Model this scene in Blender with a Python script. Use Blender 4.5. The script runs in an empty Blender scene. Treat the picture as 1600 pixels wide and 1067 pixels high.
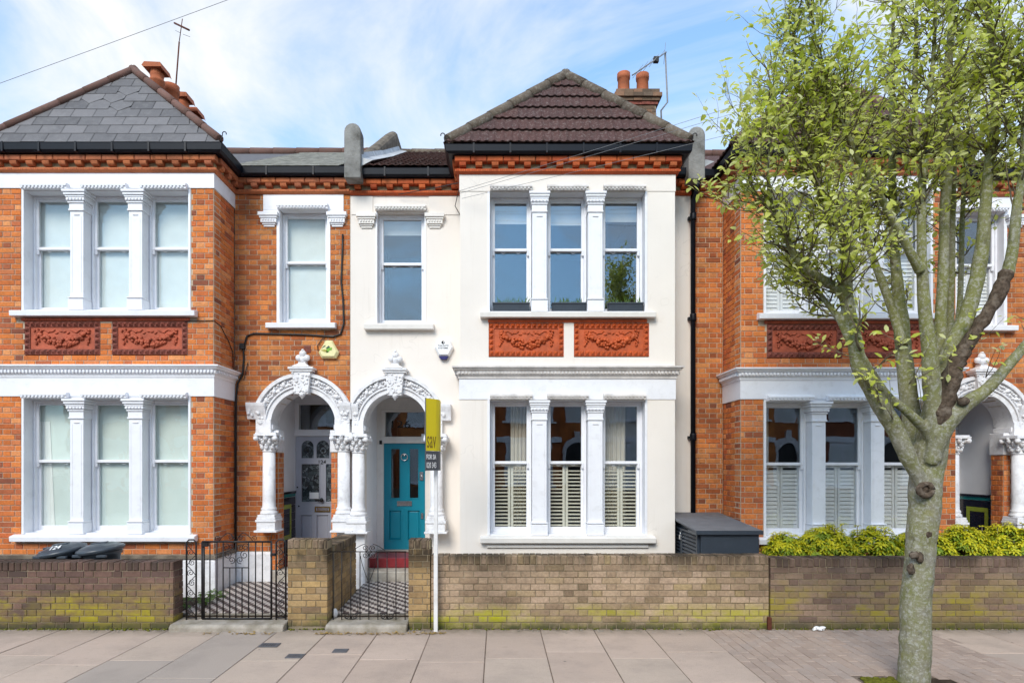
import bpy, bmesh, math, random
from mathutils import Vector, Matrix

# ------------------------------------------------------------------ camera, sky, sun, exposure
SC = bpy.context.scene
COL = SC.collection
F, VX, VY, EYE = 963.0, 778.0, 725.0, 1.95      # focal length in photo pixels, vanishing point, eye height

def at(px, py, Y):
    """world point at distance Y behind the picture point (px, py) of the 1600 x 1067 photograph"""
    return Vector(((px - VX) * Y / F, Y, EYE + (VY - py) * Y / F))

cd = bpy.data.cameras.new('camera')
cam = bpy.data.objects.new('camera', cd)
COL.objects.link(cam)
cam.location = (0, 0, EYE)
cam.rotation_euler = (math.radians(90), 0, 0)
cd.sensor_width = 36.0
cd.lens = F / 1600 * 36.0
cd.shift_x = (800 - VX) / 1600
cd.shift_y = (VY - 533.5) / 1600
cd.clip_end = 1000
SC.camera = cam

SUN_EL, SUN_AZ = math.radians(38), math.radians(199)      # azimuth clockwise from +Y
w = bpy.data.worlds.new("World")
SC.world = w
w.use_nodes = True
nt = w.node_tree
nt.nodes.clear()
def wn(t, **k):
    n = nt.nodes.new(t)
    for a, b in k.items():
        setattr(n, a, b)
    return n
sky = wn('ShaderNodeTexSky', sky_type='NISHITA', sun_disc=False, sun_elevation=SUN_EL, sun_rotation=SUN_AZ)
sky.air_density = 1.0; sky.dust_density = 0.6; sky.ozone_density = 2.0
tc = wn('ShaderNodeTexCoord')
mp = wn('ShaderNodeMapping'); mp.inputs['Scale'].default_value = (1.0, 1.0, 2.2); mp.inputs['Location'].default_value = (5.3, 2.4, 1.1)
ns = wn('ShaderNodeTexNoise'); ns.inputs['Scale'].default_value = 2.6; ns.inputs['Detail'].default_value = 9; ns.inputs['Roughness'].default_value = 0.58; ns.inputs['Distortion'].default_value = 0.5
cr = wn('ShaderNodeValToRGB')
cr.color_ramp.elements[0].position = 0.38; cr.color_ramp.elements[0].color = (0.16, 0.16, 0.16, 1)
cr.color_ramp.elements[1].position = 0.66; cr.color_ramp.elements[1].color = (0.98, 0.98, 0.98, 1)
# more veil towards the horizon, as real thin cloud has
sp = wn('ShaderNodeSeparateXYZ')
mr = wn('ShaderNodeMapRange'); mr.inputs['From Min'].default_value = 0.05; mr.inputs['From Max'].default_value = 0.75; mr.inputs['To Min'].default_value = 0.30; mr.inputs['To Max'].default_value = -0.10
ad = wn('ShaderNodeMath', operation='ADD', use_clamp=True)
mx = wn('ShaderNodeMix', data_type='RGBA')
SKY_GAIN = wn('ShaderNodeMix', data_type='RGBA', blend_type='MULTIPLY'); SKY_GAIN.inputs[0].default_value = 1.0; SKY_GAIN.inputs['B'].default_value = (0.70, 1.14, 1.30, 1)
bg = wn('ShaderNodeBackground'); bg.inputs['Strength'].default_value = 0.115
out = wn('ShaderNodeOutputWorld')
L = nt.links.new
L(tc.outputs['Generated'], mp.inputs['Vector']); L(mp.outputs[0], ns.inputs['Vector']); L(ns.outputs['Fac'], cr.inputs[0])
L(tc.outputs['Generated'], sp.inputs[0]); L(sp.outputs['Z'], mr.inputs[0])
L(cr.outputs[0], ad.inputs[0]); L(mr.outputs[0], ad.inputs[1])
L(ad.outputs[0], mx.inputs['Factor'])
L(sky.outputs[0], SKY_GAIN.inputs['A']); L(SKY_GAIN.outputs['Result'], mx.inputs['A'])
mx.inputs['B'].default_value = (3.72, 3.79, 3.88, 1)
L(mx.outputs['Result'], bg.inputs['Color']); L(bg.outputs[0], out.inputs[0])

ld = bpy.data.lights.new('sun', 'SUN'); ld.energy = 1.25; ld.angle = math.radians(26); ld.color = (1.0, 0.93, 0.84)
sun = bpy.data.objects.new('sun', ld); COL.objects.link(sun)
sd = Vector((math.sin(SUN_AZ) * math.cos(SUN_EL), math.cos(SUN_AZ) * math.cos(SUN_EL), math.sin(SUN_EL)))
sun.rotation_euler = sd.to_track_quat('Z', 'Y').to_euler()
sun.location = (0, -5, 20)

vs = SC.view_settings
SC.display_settings.display_device = 'sRGB'
vs.view_transform = 'Standard'; vs.look = 'None'; vs.gamma = 1.0; vs.use_curve_mapping = False
vs.exposure = 1.26
SC.cycles.max_bounces = 8; SC.cycles.transparent_max_bounces = 12
SC.cycles.caustics_reflective = False; SC.cycles.caustics_refractive = False
SC.cycles.use_denoising = True

R = random.Random(11)
U = R.uniform

# ------------------------------------------------------------------ mesh helpers
OFF = Vector((0, 0, 0))                # offset added to everything a house builder makes
ORG = {}                               # world origin of every object that parents others

class MB:
    def __init__(s):
        s.v = []; s.f = []; s.m = []; s.s = []
    def add(s, vs_, fs_, mi=0, smooth=False):
        b = len(s.v)
        s.v += [tuple(p) for p in vs_]
        for f in fs_:
            s.f.append(tuple(i + b for i in f)); s.m.append(mi); s.s.append(smooth)
    def box(s, x0, x1, y0, y1, z0, z1, mi=0):
        if x0 > x1: x0, x1 = x1, x0
        if y0 > y1: y0, y1 = y1, y0
        if z0 > z1: z0, z1 = z1, z0
        s.add([(x0,y0,z0),(x1,y0,z0),(x1,y1,z0),(x0,y1,z0),(x0,y0,z1),(x1,y0,z1),(x1,y1,z1),(x0,y1,z1)],
              [(0,3,2,1),(4,5,6,7),(0,1,5,4),(1,2,6,5),(2,3,7,6),(3,0,4,7)], mi)
    def prism(s, poly, axis, a, b, mi=0, smooth=False):
        """poly: 2-D points; axis 'x' -> (y,z), 'y' -> (x,z), 'z' -> (x,y), swept from a to b"""
        def P(p, t):
            return {'x': (t, p[0], p[1]), 'y': (p[0], t, p[1]), 'z': (p[0], p[1], t)}[axis]
        n = len(poly)
        s.add([P(p, a) for p in poly] + [P(p, b) for p in poly], [], mi)
        base = len(s.v) - 2 * n
        def F_(idx, sm):
            s.f.append(tuple(base + i for i in idx)); s.m.append(mi); s.s.append(sm)
        F_(range(n), False); F_(range(2 * n - 1, n - 1, -1), False)
        for i in range(n):
            j = (i + 1) % n
            F_((i, j, n + j, n + i), smooth)
    def tube(s, pts, rad, n=8, mi=0, smooth=True, wob=0.0):
        pts = [Vector(p) for p in pts]
        if not isinstance(rad, (list, tuple)): rad = [rad] * len(pts)
        rings = []
        up = Vector((0.13, 0.31, 0.94))
        base = len(s.v)
        for i, p in enumerate(pts):
            t = (pts[min(i + 1, len(pts) - 1)] - pts[max(i - 1, 0)])
            if t.length < 1e-7: t = Vector((0, 0, 1))
            t.normalize()
            if i == 0:
                a = t.cross(up)
                if a.length < 0.05: a = t.cross(Vector((1, 0, 0)))
            else:
                a = a - t * a.dot(t)
            a.normalize(); b = t.cross(a)
            for k in range(n):
                g = 2 * math.pi * k / n
                r = rad[i] * (1 + (U(-wob, wob) if wob else 0))
                s.v.append(tuple(p + a * (math.cos(g) * r) + b * (math.sin(g) * r)))
        for i in range(len(pts) - 1):
            for k in range(n):
                l = (k + 1) % n
                s.f.append((base + i*n + k, base + i*n + l, base + (i+1)*n + l, base + (i+1)*n + k)); s.m.append(mi); s.s.append(smooth)
        s.f.append(tuple(base + k for k in range(n - 1, -1, -1))); s.m.append(mi); s.s.append(False)
        e = base + (len(pts) - 1) * n
        s.f.append(tuple(e + k for k in range(n))); s.m.append(mi); s.s.append(False)
    def lathe(s, prof, c, n=16, mi=0, smooth=True, sq=False):
        base = len(s.v)
        for r, z in prof:
            for k in range(n):
                g = 2 * math.pi * (k + (0.5 if n == 4 else 0)) / n
                q = 1.4142 if n == 4 else 1
                s.v.append((c[0] + r * q * math.cos(g), c[1] + r * q * math.sin(g), c[2] + z))
        for i in range(len(prof) - 1):
            for k in range(n):
                l = (k + 1) % n
                s.f.append((base + i*n + k, base + i*n + l, base + (i+1)*n + l, base + (i+1)*n + k)); s.m.append(mi); s.s.append(smooth)
        s.f.append(tuple(base + k for k in range(n - 1, -1, -1))); s.m.append(mi); s.s.append(False)
        e = base + (len(prof) - 1) * n
        s.f.append(tuple(e + k for k in range(n))); s.m.append(mi); s.s.append(False)
    def blob(s, c, r, n=7, k=4, mi=0, rot=0.0, smooth=True):
        """small ellipsoid, r = (rx, ry, rz), rot about the Y axis"""
        base = len(s.v)
        ca, sa = math.cos(rot), math.sin(rot)
        def P(x, y, z):
            return (c[0] + x * ca + z * sa, c[1] + y, c[2] - x * sa + z * ca)
        s.v.append(P(0, 0, -r[2]))
        for i in range(1, k):
            ph = math.pi * i / k - math.pi / 2
            for j in range(n):
                g = 2 * math.pi * j / n
                s.v.append(P(r[0]*math.cos(ph)*math.cos(g), r[1]*math.cos(ph)*math.sin(g), r[2]*math.sin(ph)))
        s.v.append(P(0, 0, r[2]))
        top = len(s.v) - 1
        for j in range(n):
            l = (j + 1) % n
            s.f.append((base, base + 1 + l, base + 1 + j)); s.m.append(mi); s.s.append(smooth)
            for i in range(k - 2):
                a = base + 1 + i * n
                s.f.append((a + j, a + l, a + n + l, a + n + j)); s.m.append(mi); s.s.append(smooth)
            a = base + 1 + (k - 2) * n
            s.f.append((a + j, a + l, top)); s.m.append(mi); s.s.append(smooth)
    def mesh(s, name, mats, org=Vector((0, 0, 0)), off=True, fix=True):
        me = bpy.data.meshes.new(name)
        o = (OFF if off else Vector((0, 0, 0))) - org
        me.from_pydata([(v[0] + o[0], v[1] + o[1], v[2] + o[2]) for v in s.v], [], s.f)
        if not isinstance(mats, (list, tuple)): mats = [mats]
        for m in mats: me.materials.append(m)
        me.polygons.foreach_set('material_index', s.m)
        me.polygons.foreach_set('use_smooth', s.s)
        if fix and len(s.f) < 30000:
            bm = bmesh.new(); bm.from_mesh(me)
            bmesh.ops.recalc_face_normals(bm, faces=bm.faces)
            bm.to_mesh(me); bm.free()
        me.update()
        return me
    def build(s, name, mats, parent=None, bevel=0.0, label=None, kind=None, fix=True):
        org = ORG[parent.name] if parent else Vector((0, 0, 0))
        if not s.v: return None
        ob = bpy.data.objects.new(name, s.mesh(name, mats, org, fix=fix))
        link(ob, parent)
        ORG[ob.name] = org
        if bevel:
            b = ob.modifiers.new('edge', 'BEVEL'); b.width = bevel; b.segments = 1; b.limit_method = 'ANGLE'; b.angle_limit = math.radians(40)
        if label: ob['label'] = label
        if kind: ob['kind'] = kind
        return ob

def link(ob, parent=None):
    COL.objects.link(ob)
    if parent:
        ob.parent = parent

def thing(name, loc, label, cat, group=None):
    """an Empty at the thing's base that parents its parts"""
    o = bpy.data.objects.new(name, None); COL.objects.link(o)
    o.location = loc; o.empty_display_size = 0.2
    ORG[o.name] = Vector(loc)
    o['label'] = label; o['category'] = cat
    if group: o['group'] = group
    return o

def tag(o, label, cat, group=None):
    o['label'] = label; o['category'] = cat
    if group: o['group'] = group
    return o

def place(name, me, loc, parent, rotz=0.0, scale=None, kind=None):
    """an object sharing mesh me, origin at world point loc (OFF added)"""
    ob = bpy.data.objects.new(name, me)
    link(ob, parent)
    org = ORG[parent.name] if parent else Vector((0, 0, 0))
    ob.location = Vector(loc) + OFF - org
    if rotz: ob.rotation_euler = (0, 0, rotz)
    if scale: ob.scale = scale
    ORG[ob.name] = org
    return ob

# ------------------------------------------------------------------ materials
class NB:
    def __init__(s, name):
        s.mat = bpy.data.materials.new(name); s.mat.use_nodes = True
        s.t = s.mat.node_tree; s.t.nodes.clear()
        s.out = s.n('ShaderNodeOutputMaterial')
        s.geo = s.n('ShaderNodeNewGeometry')
    def n(s, t, **k):
        x = s.t.nodes.new(t)
        for a, b in k.items(): setattr(x, a, b)
        return x
    def l(s, a, b): s.t.links.new(a, b)
    def noise(s, scale, detail=4, rough=0.55, vec=None, dist=0.0):
        x = s.n('ShaderNodeTexNoise'); x.inputs['Scale'].default_value = scale; x.inputs['Detail'].default_value = detail
        x.inputs['Roughness'].default_value = rough; x.inputs['Distortion'].default_value = dist
        s.l(vec or s.geo.outputs['Position'], x.inputs['Vector'])
        return x.outputs['Fac']
    def ramp(s, fac, stops, interp='LINEAR'):
        x = s.n('ShaderNodeValToRGB'); e = x.color_ramp.elements; x.color_ramp.interpolation = interp
        while len(e) < len(stops): e.new(0.5)
        for i, (p, c) in enumerate(stops):
            e[i].position = p
            e[i].color = (c, c, c, 1) if isinstance(c, (int, float)) else (c[0], c[1], c[2], 1)
        s.l(fac, x.inputs[0])
        return x.outputs[0]
    def math(s, op, a, b=0.0, c=None, clamp=False):
        x = s.n('ShaderNodeMath', operation=op, use_clamp=clamp)
        for i, q in enumerate((a, b) if c is None else (a, b, c)):
            if isinstance(q, (int, float)): x.inputs[i].default_value = q
            else: s.l(q, x.inputs[i])
        return x.outputs[0]
    def mix(s, fac, a, b, mode='MIX'):
        x = s.n('ShaderNodeMix', data_type='RGBA', blend_type=mode)
        for key, q in (('Factor', fac), ('A', a), ('B', b)):
            if isinstance(q, (int, float)) and key == 'Factor': x.inputs[0].default_value = q
            elif isinstance(q, (tuple, list)): x.inputs[key].default_value = (q[0], q[1], q[2], 1)
            else: s.l(q, x.inputs[0] if key == 'Factor' else x.inputs[key])
        return x.outputs['Result']
    def rand(s):
        """one random number per piece: per object plus per loose part of a joined mesh"""
        oi = s.n('ShaderNodeObjectInfo')
        a = s.math('ADD', oi.outputs['Random'], s.geo.outputs['Random Per Island'])
        return s.math('FRACT', s.math('MULTIPLY', a, 7.31))
    def xyz(s):
        x = s.n('ShaderNodeSeparateXYZ'); s.l(s.geo.outputs['Position'], x.inputs[0]); return x.outputs
    def scaled(s, sc):
        x = s.n('ShaderNodeMapping'); x.inputs['Scale'].default_value = sc; s.l(s.geo.outputs['Position'], x.inputs['Vector']); return x.outputs[0]
    def finish(s, col, rough=0.6, bump=None, metal=0.0, spec=0.5, **extra):
        p = s.n('ShaderNodeBsdfPrincipled')
        if isinstance(col, (tuple, list)): p.inputs['Base Color'].default_value = (col[0], col[1], col[2], 1)
        else: s.l(col, p.inputs['Base Color'])
        if isinstance(rough, (int, float)): p.inputs['Roughness'].default_value = rough
        else: s.l(rough, p.inputs['Roughness'])
        p.inputs['Metallic'].default_value = metal
        p.inputs['Specular IOR Level'].default_value = spec
        for k, q in extra.items(): p.inputs[k].default_value = q
        if bump:
            b = s.n('ShaderNodeBump'); b.inputs['Strength'].default_value = bump[1]; b.inputs['Distance'].default_value = bump[2] if len(bump) > 2 else 0.01
            s.l(bump[0], b.inputs['Height']); s.l(b.outputs[0], p.inputs['Normal'])
        s.l(p.outputs[0], s.out.inputs[0])
        s.p = p
        return s.mat

def plain(name, col, rough=0.5, var=0.12, scale=6, bump=0.0, bscale=60, spec=0.5, metal=0.0, dirt=None):
    b = NB(name)
    n1 = b.noise(scale, 5)
    c = b.mix(1.0, col, b.ramp(n1, [(0.3, 1 - var), (0.7, 1 + var * 0.6)]), 'MULTIPLY')
    if dirt:
        n2 = b.noise(dirt[0], 8, 0.65)
        c = b.mix(b.ramp(n2, [(dirt[1], 0), (dirt[2], dirt[3])]), c, dirt[4])
    bu = (b.noise(bscale, 3), bump, 0.01) if bump else None
    return b.finish(c, rough, bu, metal, spec)

def brick_mat(name, stops, dirt=0.35, fine=0.25, moss=None):
    """stops: colours picked per brick; moss: (z of full moss, z of none, amount)"""
    b = NB(name)
    c = b.ramp(b.rand(), stops, 'LINEAR')
    n1 = b.noise(38, 6, 0.7)
    c = b.mix(1.0, c, b.ramp(n1, [(0.25, 1 - fine), (0.75, 1 + fine)]), 'MULTIPLY')
    n2 = b.noise(1.6, 7, 0.68)
    c = b.mix(b.ramp(n2, [(0.43, 0.0), (0.74, dirt)]), c, (0.05, 0.028, 0.018))
    if moss:
        z = b.xyz()['Z']
        mz = b.n('ShaderNodeMapRange', interpolation_type='SMOOTHSTEP')
        mz.inputs['From Min'].default_value = moss[0]; mz.inputs['From Max'].default_value = moss[1]
        mz.inputs['To Min'].default_value = 1.0; mz.inputs['To Max'].default_value = 0.0
        b.l(z, mz.inputs[0])
        n3 = b.noise(1.3, 6, 0.6, b.scaled((1, 1, 2.6)))
        n5 = b.noise(9.0, 5, 0.7)
        m = b.math('MULTIPLY', mz.outputs[0], b.ramp(n3, [(0.42, 0.04), (0.56, 1.0)]))
        m = b.math('MULTIPLY', m, b.ramp(n5, [(0.30, 0.35), (0.62, 1.0)]))
        m = b.math('MULTIPLY', m, b.ramp(b.rand(), [(0.15, 0.35), (0.55, 1.0)]))
        c = b.mix(b.math('MULTIPLY', m, moss[2]), c, moss[3] if len(moss) > 3 else (0.22, 0.19, 0.012))
        # damp, sooty streaks below the coping and at the foot
        top = b.n('ShaderNodeMapRange'); top.inputs['From Min'].default_value = 0.58; top.inputs['From Max'].default_value = 0.86
        b.l(z, top.inputs[0])
        n4 = b.noise(2.4, 6, 0.7, b.scaled((1, 1, 0.35)))
        c = b.mix(b.math('MULTIPLY', top.outputs[0], b.ramp(n4, [(0.36, 0.10), (0.56, 0.92)])), c, (0.035, 0.026, 0.017))
        ft = b.n('ShaderNodeMapRange'); ft.inputs['From Min'].default_value = 0.13; ft.inputs['From Max'].default_value = 0.03
        b.l(z, ft.inputs[0])
        c = b.mix(b.math('MULTIPLY', ft.outputs[0], b.ramp(n5, [(0.3, 0.35), (0.6, 0.9)])), c, (0.055, 0.06, 0.025))
    return b.finish(c, 0.85, (b.noise(95, 4, 0.7), 0.5, 0.006), spec=0.25)

M = {}
M['brick'] = brick_mat('red_facing_brick', [(0.0, (0.46, 0.12, 0.036)), (0.2, (0.64, 0.18, 0.042)), (0.42, (0.70, 0.225, 0.060)), (0.60, (0.56, 0.135, 0.045)), (0.78, (0.74, 0.30, 0.11)), (0.90, (0.52, 0.145, 0.055)), (1.0, (0.25, 0.08, 0.045))], dirt=0.36, fine=0.32)
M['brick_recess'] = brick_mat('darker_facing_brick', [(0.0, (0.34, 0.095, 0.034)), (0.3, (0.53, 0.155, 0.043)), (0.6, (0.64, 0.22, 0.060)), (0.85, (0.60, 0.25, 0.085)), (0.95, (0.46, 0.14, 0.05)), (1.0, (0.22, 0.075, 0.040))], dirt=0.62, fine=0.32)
M['brick_yellow'] = brick_mat('yellow_stock_brick', [(0.0, (0.30, 0.21, 0.135)), (0.25, (0.36, 0.255, 0.165)), (0.5, (0.41, 0.295, 0.195)), (0.75, (0.44, 0.315, 0.22)), (0.92, (0.35, 0.255, 0.135)), (1.0, (0.22, 0.155, 0.10))], dirt=0.6, fine=0.34, moss=(0.13, 0.36, 0.95, (0.36, 0.34, 0.01)))
M['brick_pier'] = brick_mat('yellow_stock_brick_clean', [(0.0, (0.28, 0.18, 0.085)), (0.3, (0.38, 0.25, 0.12)), (0.6, (0.44, 0.29, 0.125)), (0.85, (0.33, 0.23, 0.13)), (1.0, (0.22, 0.145, 0.085))], dirt=0.6, moss=(0.08, 0.24, 0.8, (0.16, 0.17, 0.02)))
M['brick_brown'] = brick_mat('brown_garden_brick', [(0.0, (0.10, 0.066, 0.056)), (0.35, (0.165, 0.098, 0.080)), (0.7, (0.21, 0.122, 0.094)), (1.0, (0.13, 0.085, 0.075))], dirt=0.5, moss=(0.22, 0.62, 0.95, (0.36, 0.30, 0.012)))
M['brick_plum'] = brick_mat('plum_garden_brick', [(0.0, (0.15, 0.098, 0.078)), (0.35, (0.225, 0.148, 0.112)), (0.7, (0.27, 0.185, 0.135)), (1.0, (0.18, 0.128, 0.108))], dirt=0.4, moss=(0.25, 0.74, 0.9, (0.29, 0.24, 0.014)))
M['brick_chimney'] = brick_mat('sooty_chimney_brick', [(0.0, (0.10, 0.07, 0.05)), (0.4, (0.22, 0.14, 0.09)), (0.8, (0.28, 0.15, 0.09)), (1.0, (0.15, 0.11, 0.08))], dirt=0.7)
M['mortar'] = plain('lime_mortar', (0.58, 0.47, 0.35), 0.95, 0.25, 3, 0.6, 120, 0.1, dirt=(1.5, 0.5, 0.8, 0.6, (0.12, 0.09, 0.06)))
M['mortar_grey'] = plain('weathered_mortar', (0.31, 0.25, 0.175), 0.95, 0.3, 5, 0.6, 120, 0.1, dirt=(1.5, 0.45, 0.75, 0.7, (0.12, 0.11, 0.03)))
M['terra'] = plain('terracotta', (0.46, 0.105, 0.050), 0.65, 0.3, 9, 0.5, 90, 0.35, dirt=(4, 0.5, 0.85, 0.5, (0.10, 0.03, 0.02)))
M['terra_dull'] = plain('weathered_terracotta', (0.27, 0.080, 0.055), 0.75, 0.35, 14, 0.5, 90, 0.25, dirt=(9, 0.42, 0.7, 0.75, (0.10, 0.04, 0.03)))
M['terra_bright'] = plain('painted_terracotta', (0.52, 0.095, 0.022), 0.5, 0.25, 9, 0.5, 90, 0.4, dirt=(4, 0.5, 0.85, 0.5, (0.14, 0.03, 0.012)))
M['moulded'] = brick_mat('moulded_red_brick', [(0.0, (0.46, 0.085, 0.030)), (0.5, (0.62, 0.14, 0.042)), (1.0, (0.54, 0.15, 0.055))], dirt=0.45)
M['moulded_dull'] = brick_mat('weathered_moulded_brick', [(0.0, (0.38, 0.105, 0.050)), (0.5, (0.56, 0.18, 0.070)), (1.0, (0.46, 0.15, 0.075))], dirt=0.55)
M['stone'] = plain('pale_stone', (0.42, 0.34, 0.20), 0.9, 0.35, 14, 0.5, 60, 0.2, dirt=(6, 0.45, 0.7, 0.6, (0.16, 0.12, 0.08)))
M['cement'] = plain('weathered_cement', (0.30, 0.29, 0.27), 0.95, 0.25, 7, 0.8, 40, 0.2, dirt=(3.5, 0.45, 0.66, 0.85, (0.07, 0.065, 0.055)))
M['cement_brown'] = plain('streaked_cement', (0.20, 0.165, 0.125), 0.95, 0.3, 7, 0.8, 40, 0.2, dirt=(5, 0.42, 0.66, 0.8, (0.06, 0.05, 0.04)))
M['lead'] = plain('lead_flashing', (0.48, 0.49, 0.50), 0.5, 0.25, 8, 0.3, 30, 0.5, dirt=(6, 0.5, 0.8, 0.6, (0.14, 0.13, 0.11)))
def render_mat():
    b = NB('cream_masonry_paint')
    c = b.mix(1.0, (0.83, 0.765, 0.695), b.ramp(b.noise(1.1, 6, 0.6), [(0.3, 0.955), (0.7, 1.01)]), 'MULTIPLY')
    st = b.noise(1.0, 7, 0.7, b.scaled((11, 11, 0.55)))
    c = b.mix(b.math('MULTIPLY', b.ramp(st, [(0.54, 0), (0.76, 0.26)]), b.ramp(b.noise(0.9, 4), [(0.38, 0.1), (0.62, 1.0)])), c, (0.50, 0.43, 0.35))
    c = b.mix(b.ramp(b.noise(7, 7, 0.75), [(0.62, 0), (0.82, 0.2)]), c, (0.52, 0.46, 0.40))
    ck = b.n('ShaderNodeTexVoronoi', feature='DISTANCE_TO_EDGE'); ck.inputs['Scale'].default_value = 0.75
    wv = b.n('ShaderNodeVectorMath', operation='ADD'); nz = b.n('ShaderNodeTexNoise'); nz.inputs['Scale'].default_value = 3.0; b.l(b.geo.outputs['Position'], nz.inputs['Vector'])
    b.l(b.geo.outputs['Position'], wv.inputs[0]); b.l(nz.outputs['Color'], wv.inputs[1]); b.l(wv.outputs[0], ck.inputs['Vector'])
    c = b.mix(b.math('MULTIPLY', b.ramp(ck.outputs['Distance'], [(0.002, 1), (0.006, 0)]), b.ramp(b.noise(0.8, 3), [(0.56, 0), (0.62, 0.18)])), c, (0.35, 0.31, 0.27))
    hb = b.math('ADD', b.noise(130, 3), b.math('MULTIPLY', b.noise(5, 5), 2.0))
    return b.finish(c, 0.85, (hb, 0.22, 0.01), spec=0.25)
M['render'] = render_mat()
M['white'] = plain('white_gloss_paint', (0.82, 0.82, 0.85), 0.42, 0.04, 5, 0.12, 22, 0.45, dirt=(9, 0.54, 0.86, 0.34, (0.42, 0.40, 0.38)))
M['white_old'] = plain('white_masonry_paint', (0.80, 0.79, 0.80), 0.65, 0.06, 6, 0.45, 45, 0.35, dirt=(11, 0.48, 0.78, 0.55, (0.36, 0.34, 0.33)))
M['cream_trim'] = plain('off_white_paint', (0.77, 0.73, 0.68), 0.5, 0.04, 6, 0.15, 60, 0.4, dirt=(5, 0.52, 0.9, 0.35, (0.38, 0.34, 0.30)))
M['grey_trim'] = plain('weathered_cornice_paint', (0.70, 0.66, 0.63), 0.6, 0.08, 8, 0.3, 60, 0.4, dirt=(6, 0.45, 0.8, 0.6, (0.25, 0.22, 0.20)))
M['porch'] = plain('porch_wall_paint', (0.84, 0.84, 0.86), 0.7, 0.04, 4, 0.1, 60, 0.3)
M['gutter'] = plain('black_gutter_plastic', (0.006, 0.007, 0.012), 0.4, 0.2, 5, 0.05, 30, 0.22, dirt=(5, 0.6, 0.95, 0.2, (0.05, 0.05, 0.047)))
M['iron'] = plain('black_painted_iron', (0.012, 0.010, 0.011), 0.45, 0.3, 30, 0.2, 80, 0.4, dirt=(14, 0.6, 0.9, 0.5, (0.10, 0.035, 0.018)))
M['cable'] = plain('black_cable', (0.012, 0.011, 0.011), 0.5, 0.2, 20)
M['wire'] = plain('overhead_wire_sheath', (0.22, 0.22, 0.23), 0.6, 0.2, 20)
M['slate'] = None
M['door_teal'] = plain('teal_gloss_paint', (0.006, 0.225, 0.315), 0.28, 0.05, 4, 0.05, 40, 0.5)
M['door_grey'] = plain('grey_gloss_paint', (0.46, 0.47, 0.53), 0.30, 0.05, 4, 0.05, 40, 0.5)
M['door_blue'] = plain('blue_gloss_paint', (0.035, 0.11, 0.22), 0.30, 0.05, 4, 0.05, 40, 0.5)
M['brass'] = plain('brass', (0.42, 0.28, 0.09), 0.3, 0.2, 30, 0, 30, 0.5, 1.0)
M['chrome'] = plain('polished_steel', (0.65, 0.65, 0.66), 0.22, 0.1, 30, 0, 30, 0.5, 1.0)
M['black'] = plain('matt_black', (0.012, 0.012, 0.013), 0.6, 0.2, 20)
M['paper'] = plain('white_card', (0.80, 0.80, 0.80), 0.7, 0.04, 20)
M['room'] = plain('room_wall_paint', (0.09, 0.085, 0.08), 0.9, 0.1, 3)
M['blind'] = plain('roller_blind_cloth', (0.74, 0.76, 0.75), 0.85, 0.05, 6, 0.1, 200, 0.1)
M['blind_pale'] = plain('frosted_pane_film', (0.70, 0.75, 0.71), 0.8, 0.06, 3, 0.1, 200, 0.1)
M['curtain'] = plain('cream_curtain_cloth', (0.66, 0.62, 0.53), 0.9, 0.08, 6, 0.2, 200, 0.1)
M['shutter'] = plain('white_shutter_paint', (0.86, 0.85, 0.82), 0.45, 0.04, 6)
M['shutter_cream'] = plain('cream_shutter_paint', (0.86, 0.83, 0.70), 0.45, 0.05, 6)
M['cabinet'] = plain('anthracite_powder_coat', (0.030, 0.040, 0.055), 0.45, 0.10, 10, 0.15, 300, 0.5, dirt=(9, 0.55, 0.9, 0.25, (0.10, 0.10, 0.10)))
M['cabinet_lid'] = plain('grey_roofing_sheet', (0.17, 0.17, 0.18), 0.8, 0.15, 5, 0.4, 200, 0.2, dirt=(5, 0.5, 0.8, 0.3, (0.25, 0.24, 0.22)))
M['bin'] = plain('dark_bin_plastic', (0.048, 0.060, 0.074), 0.36, 0.2, 12, 0.1, 60, 0.5, dirt=(8, 0.5, 0.85, 0.35, (0.16, 0.16, 0.16)))
M['yellow'] = plain('yellow_board', (0.92, 0.79, 0.02), 0.5, 0.04, 8)
def board_mat():
    b = NB('yellow_board_sheet')
    m = b.finish((0.90, 0.78, 0.03), 0.45)
    t = b.n('ShaderNodeBsdfTranslucent'); t.inputs[0].default_value = (0.95, 0.82, 0.03, 1)
    x = b.n('ShaderNodeMixShader'); x.inputs[0].default_value = 0.45
    b.l(b.p.outputs[0], x.inputs[1]); b.l(t.outputs[0], x.inputs[2]); b.l(x.outputs[0], b.out.inputs[0])
    return m
M['yellow'] = board_mat()
M['board_grey'] = plain('charcoal_board', (0.07, 0.072, 0.085), 0.5, 0.1, 8)
M['olive_print'] = plain('olive_print', (0.25, 0.17, 0.01), 0.5, 0.05, 8)
M['pole_white'] = plain('white_painted_post', (0.72, 0.71, 0.70), 0.6, 0.06, 8, 0.1, 60, 0.3, dirt=(9, 0.5, 0.85, 0.5, (0.36, 0.33, 0.29)))
M['alarm_yellow'] = plain('pale_yellow_plastic', (0.80, 0.74, 0.38), 0.4, 0.05, 10)
M['alarm_white'] = plain('white_plastic', (0.82, 0.82, 0.83), 0.4, 0.03, 10)
M['alarm_blue'] = plain('dark_blue_plastic', (0.02, 0.015, 0.12), 0.3, 0.1, 10)
M['leaf_green'] = plain('printed_green', (0.18, 0.42, 0.03), 0.5, 0.1, 40)
M['leaf_dark'] = plain('printed_dark_green', (0.02, 0.07, 0.04), 0.5, 0.1, 40)
M['olive_print2'] = plain('printed_olive', (0.38, 0.34, 0.05), 0.5, 0.1, 40)
M['tile_red'] = plain('red_step_tile', (0.23, 0.022, 0.028), 0.35, 0.2, 10, 0.1, 40, 0.5)
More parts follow.
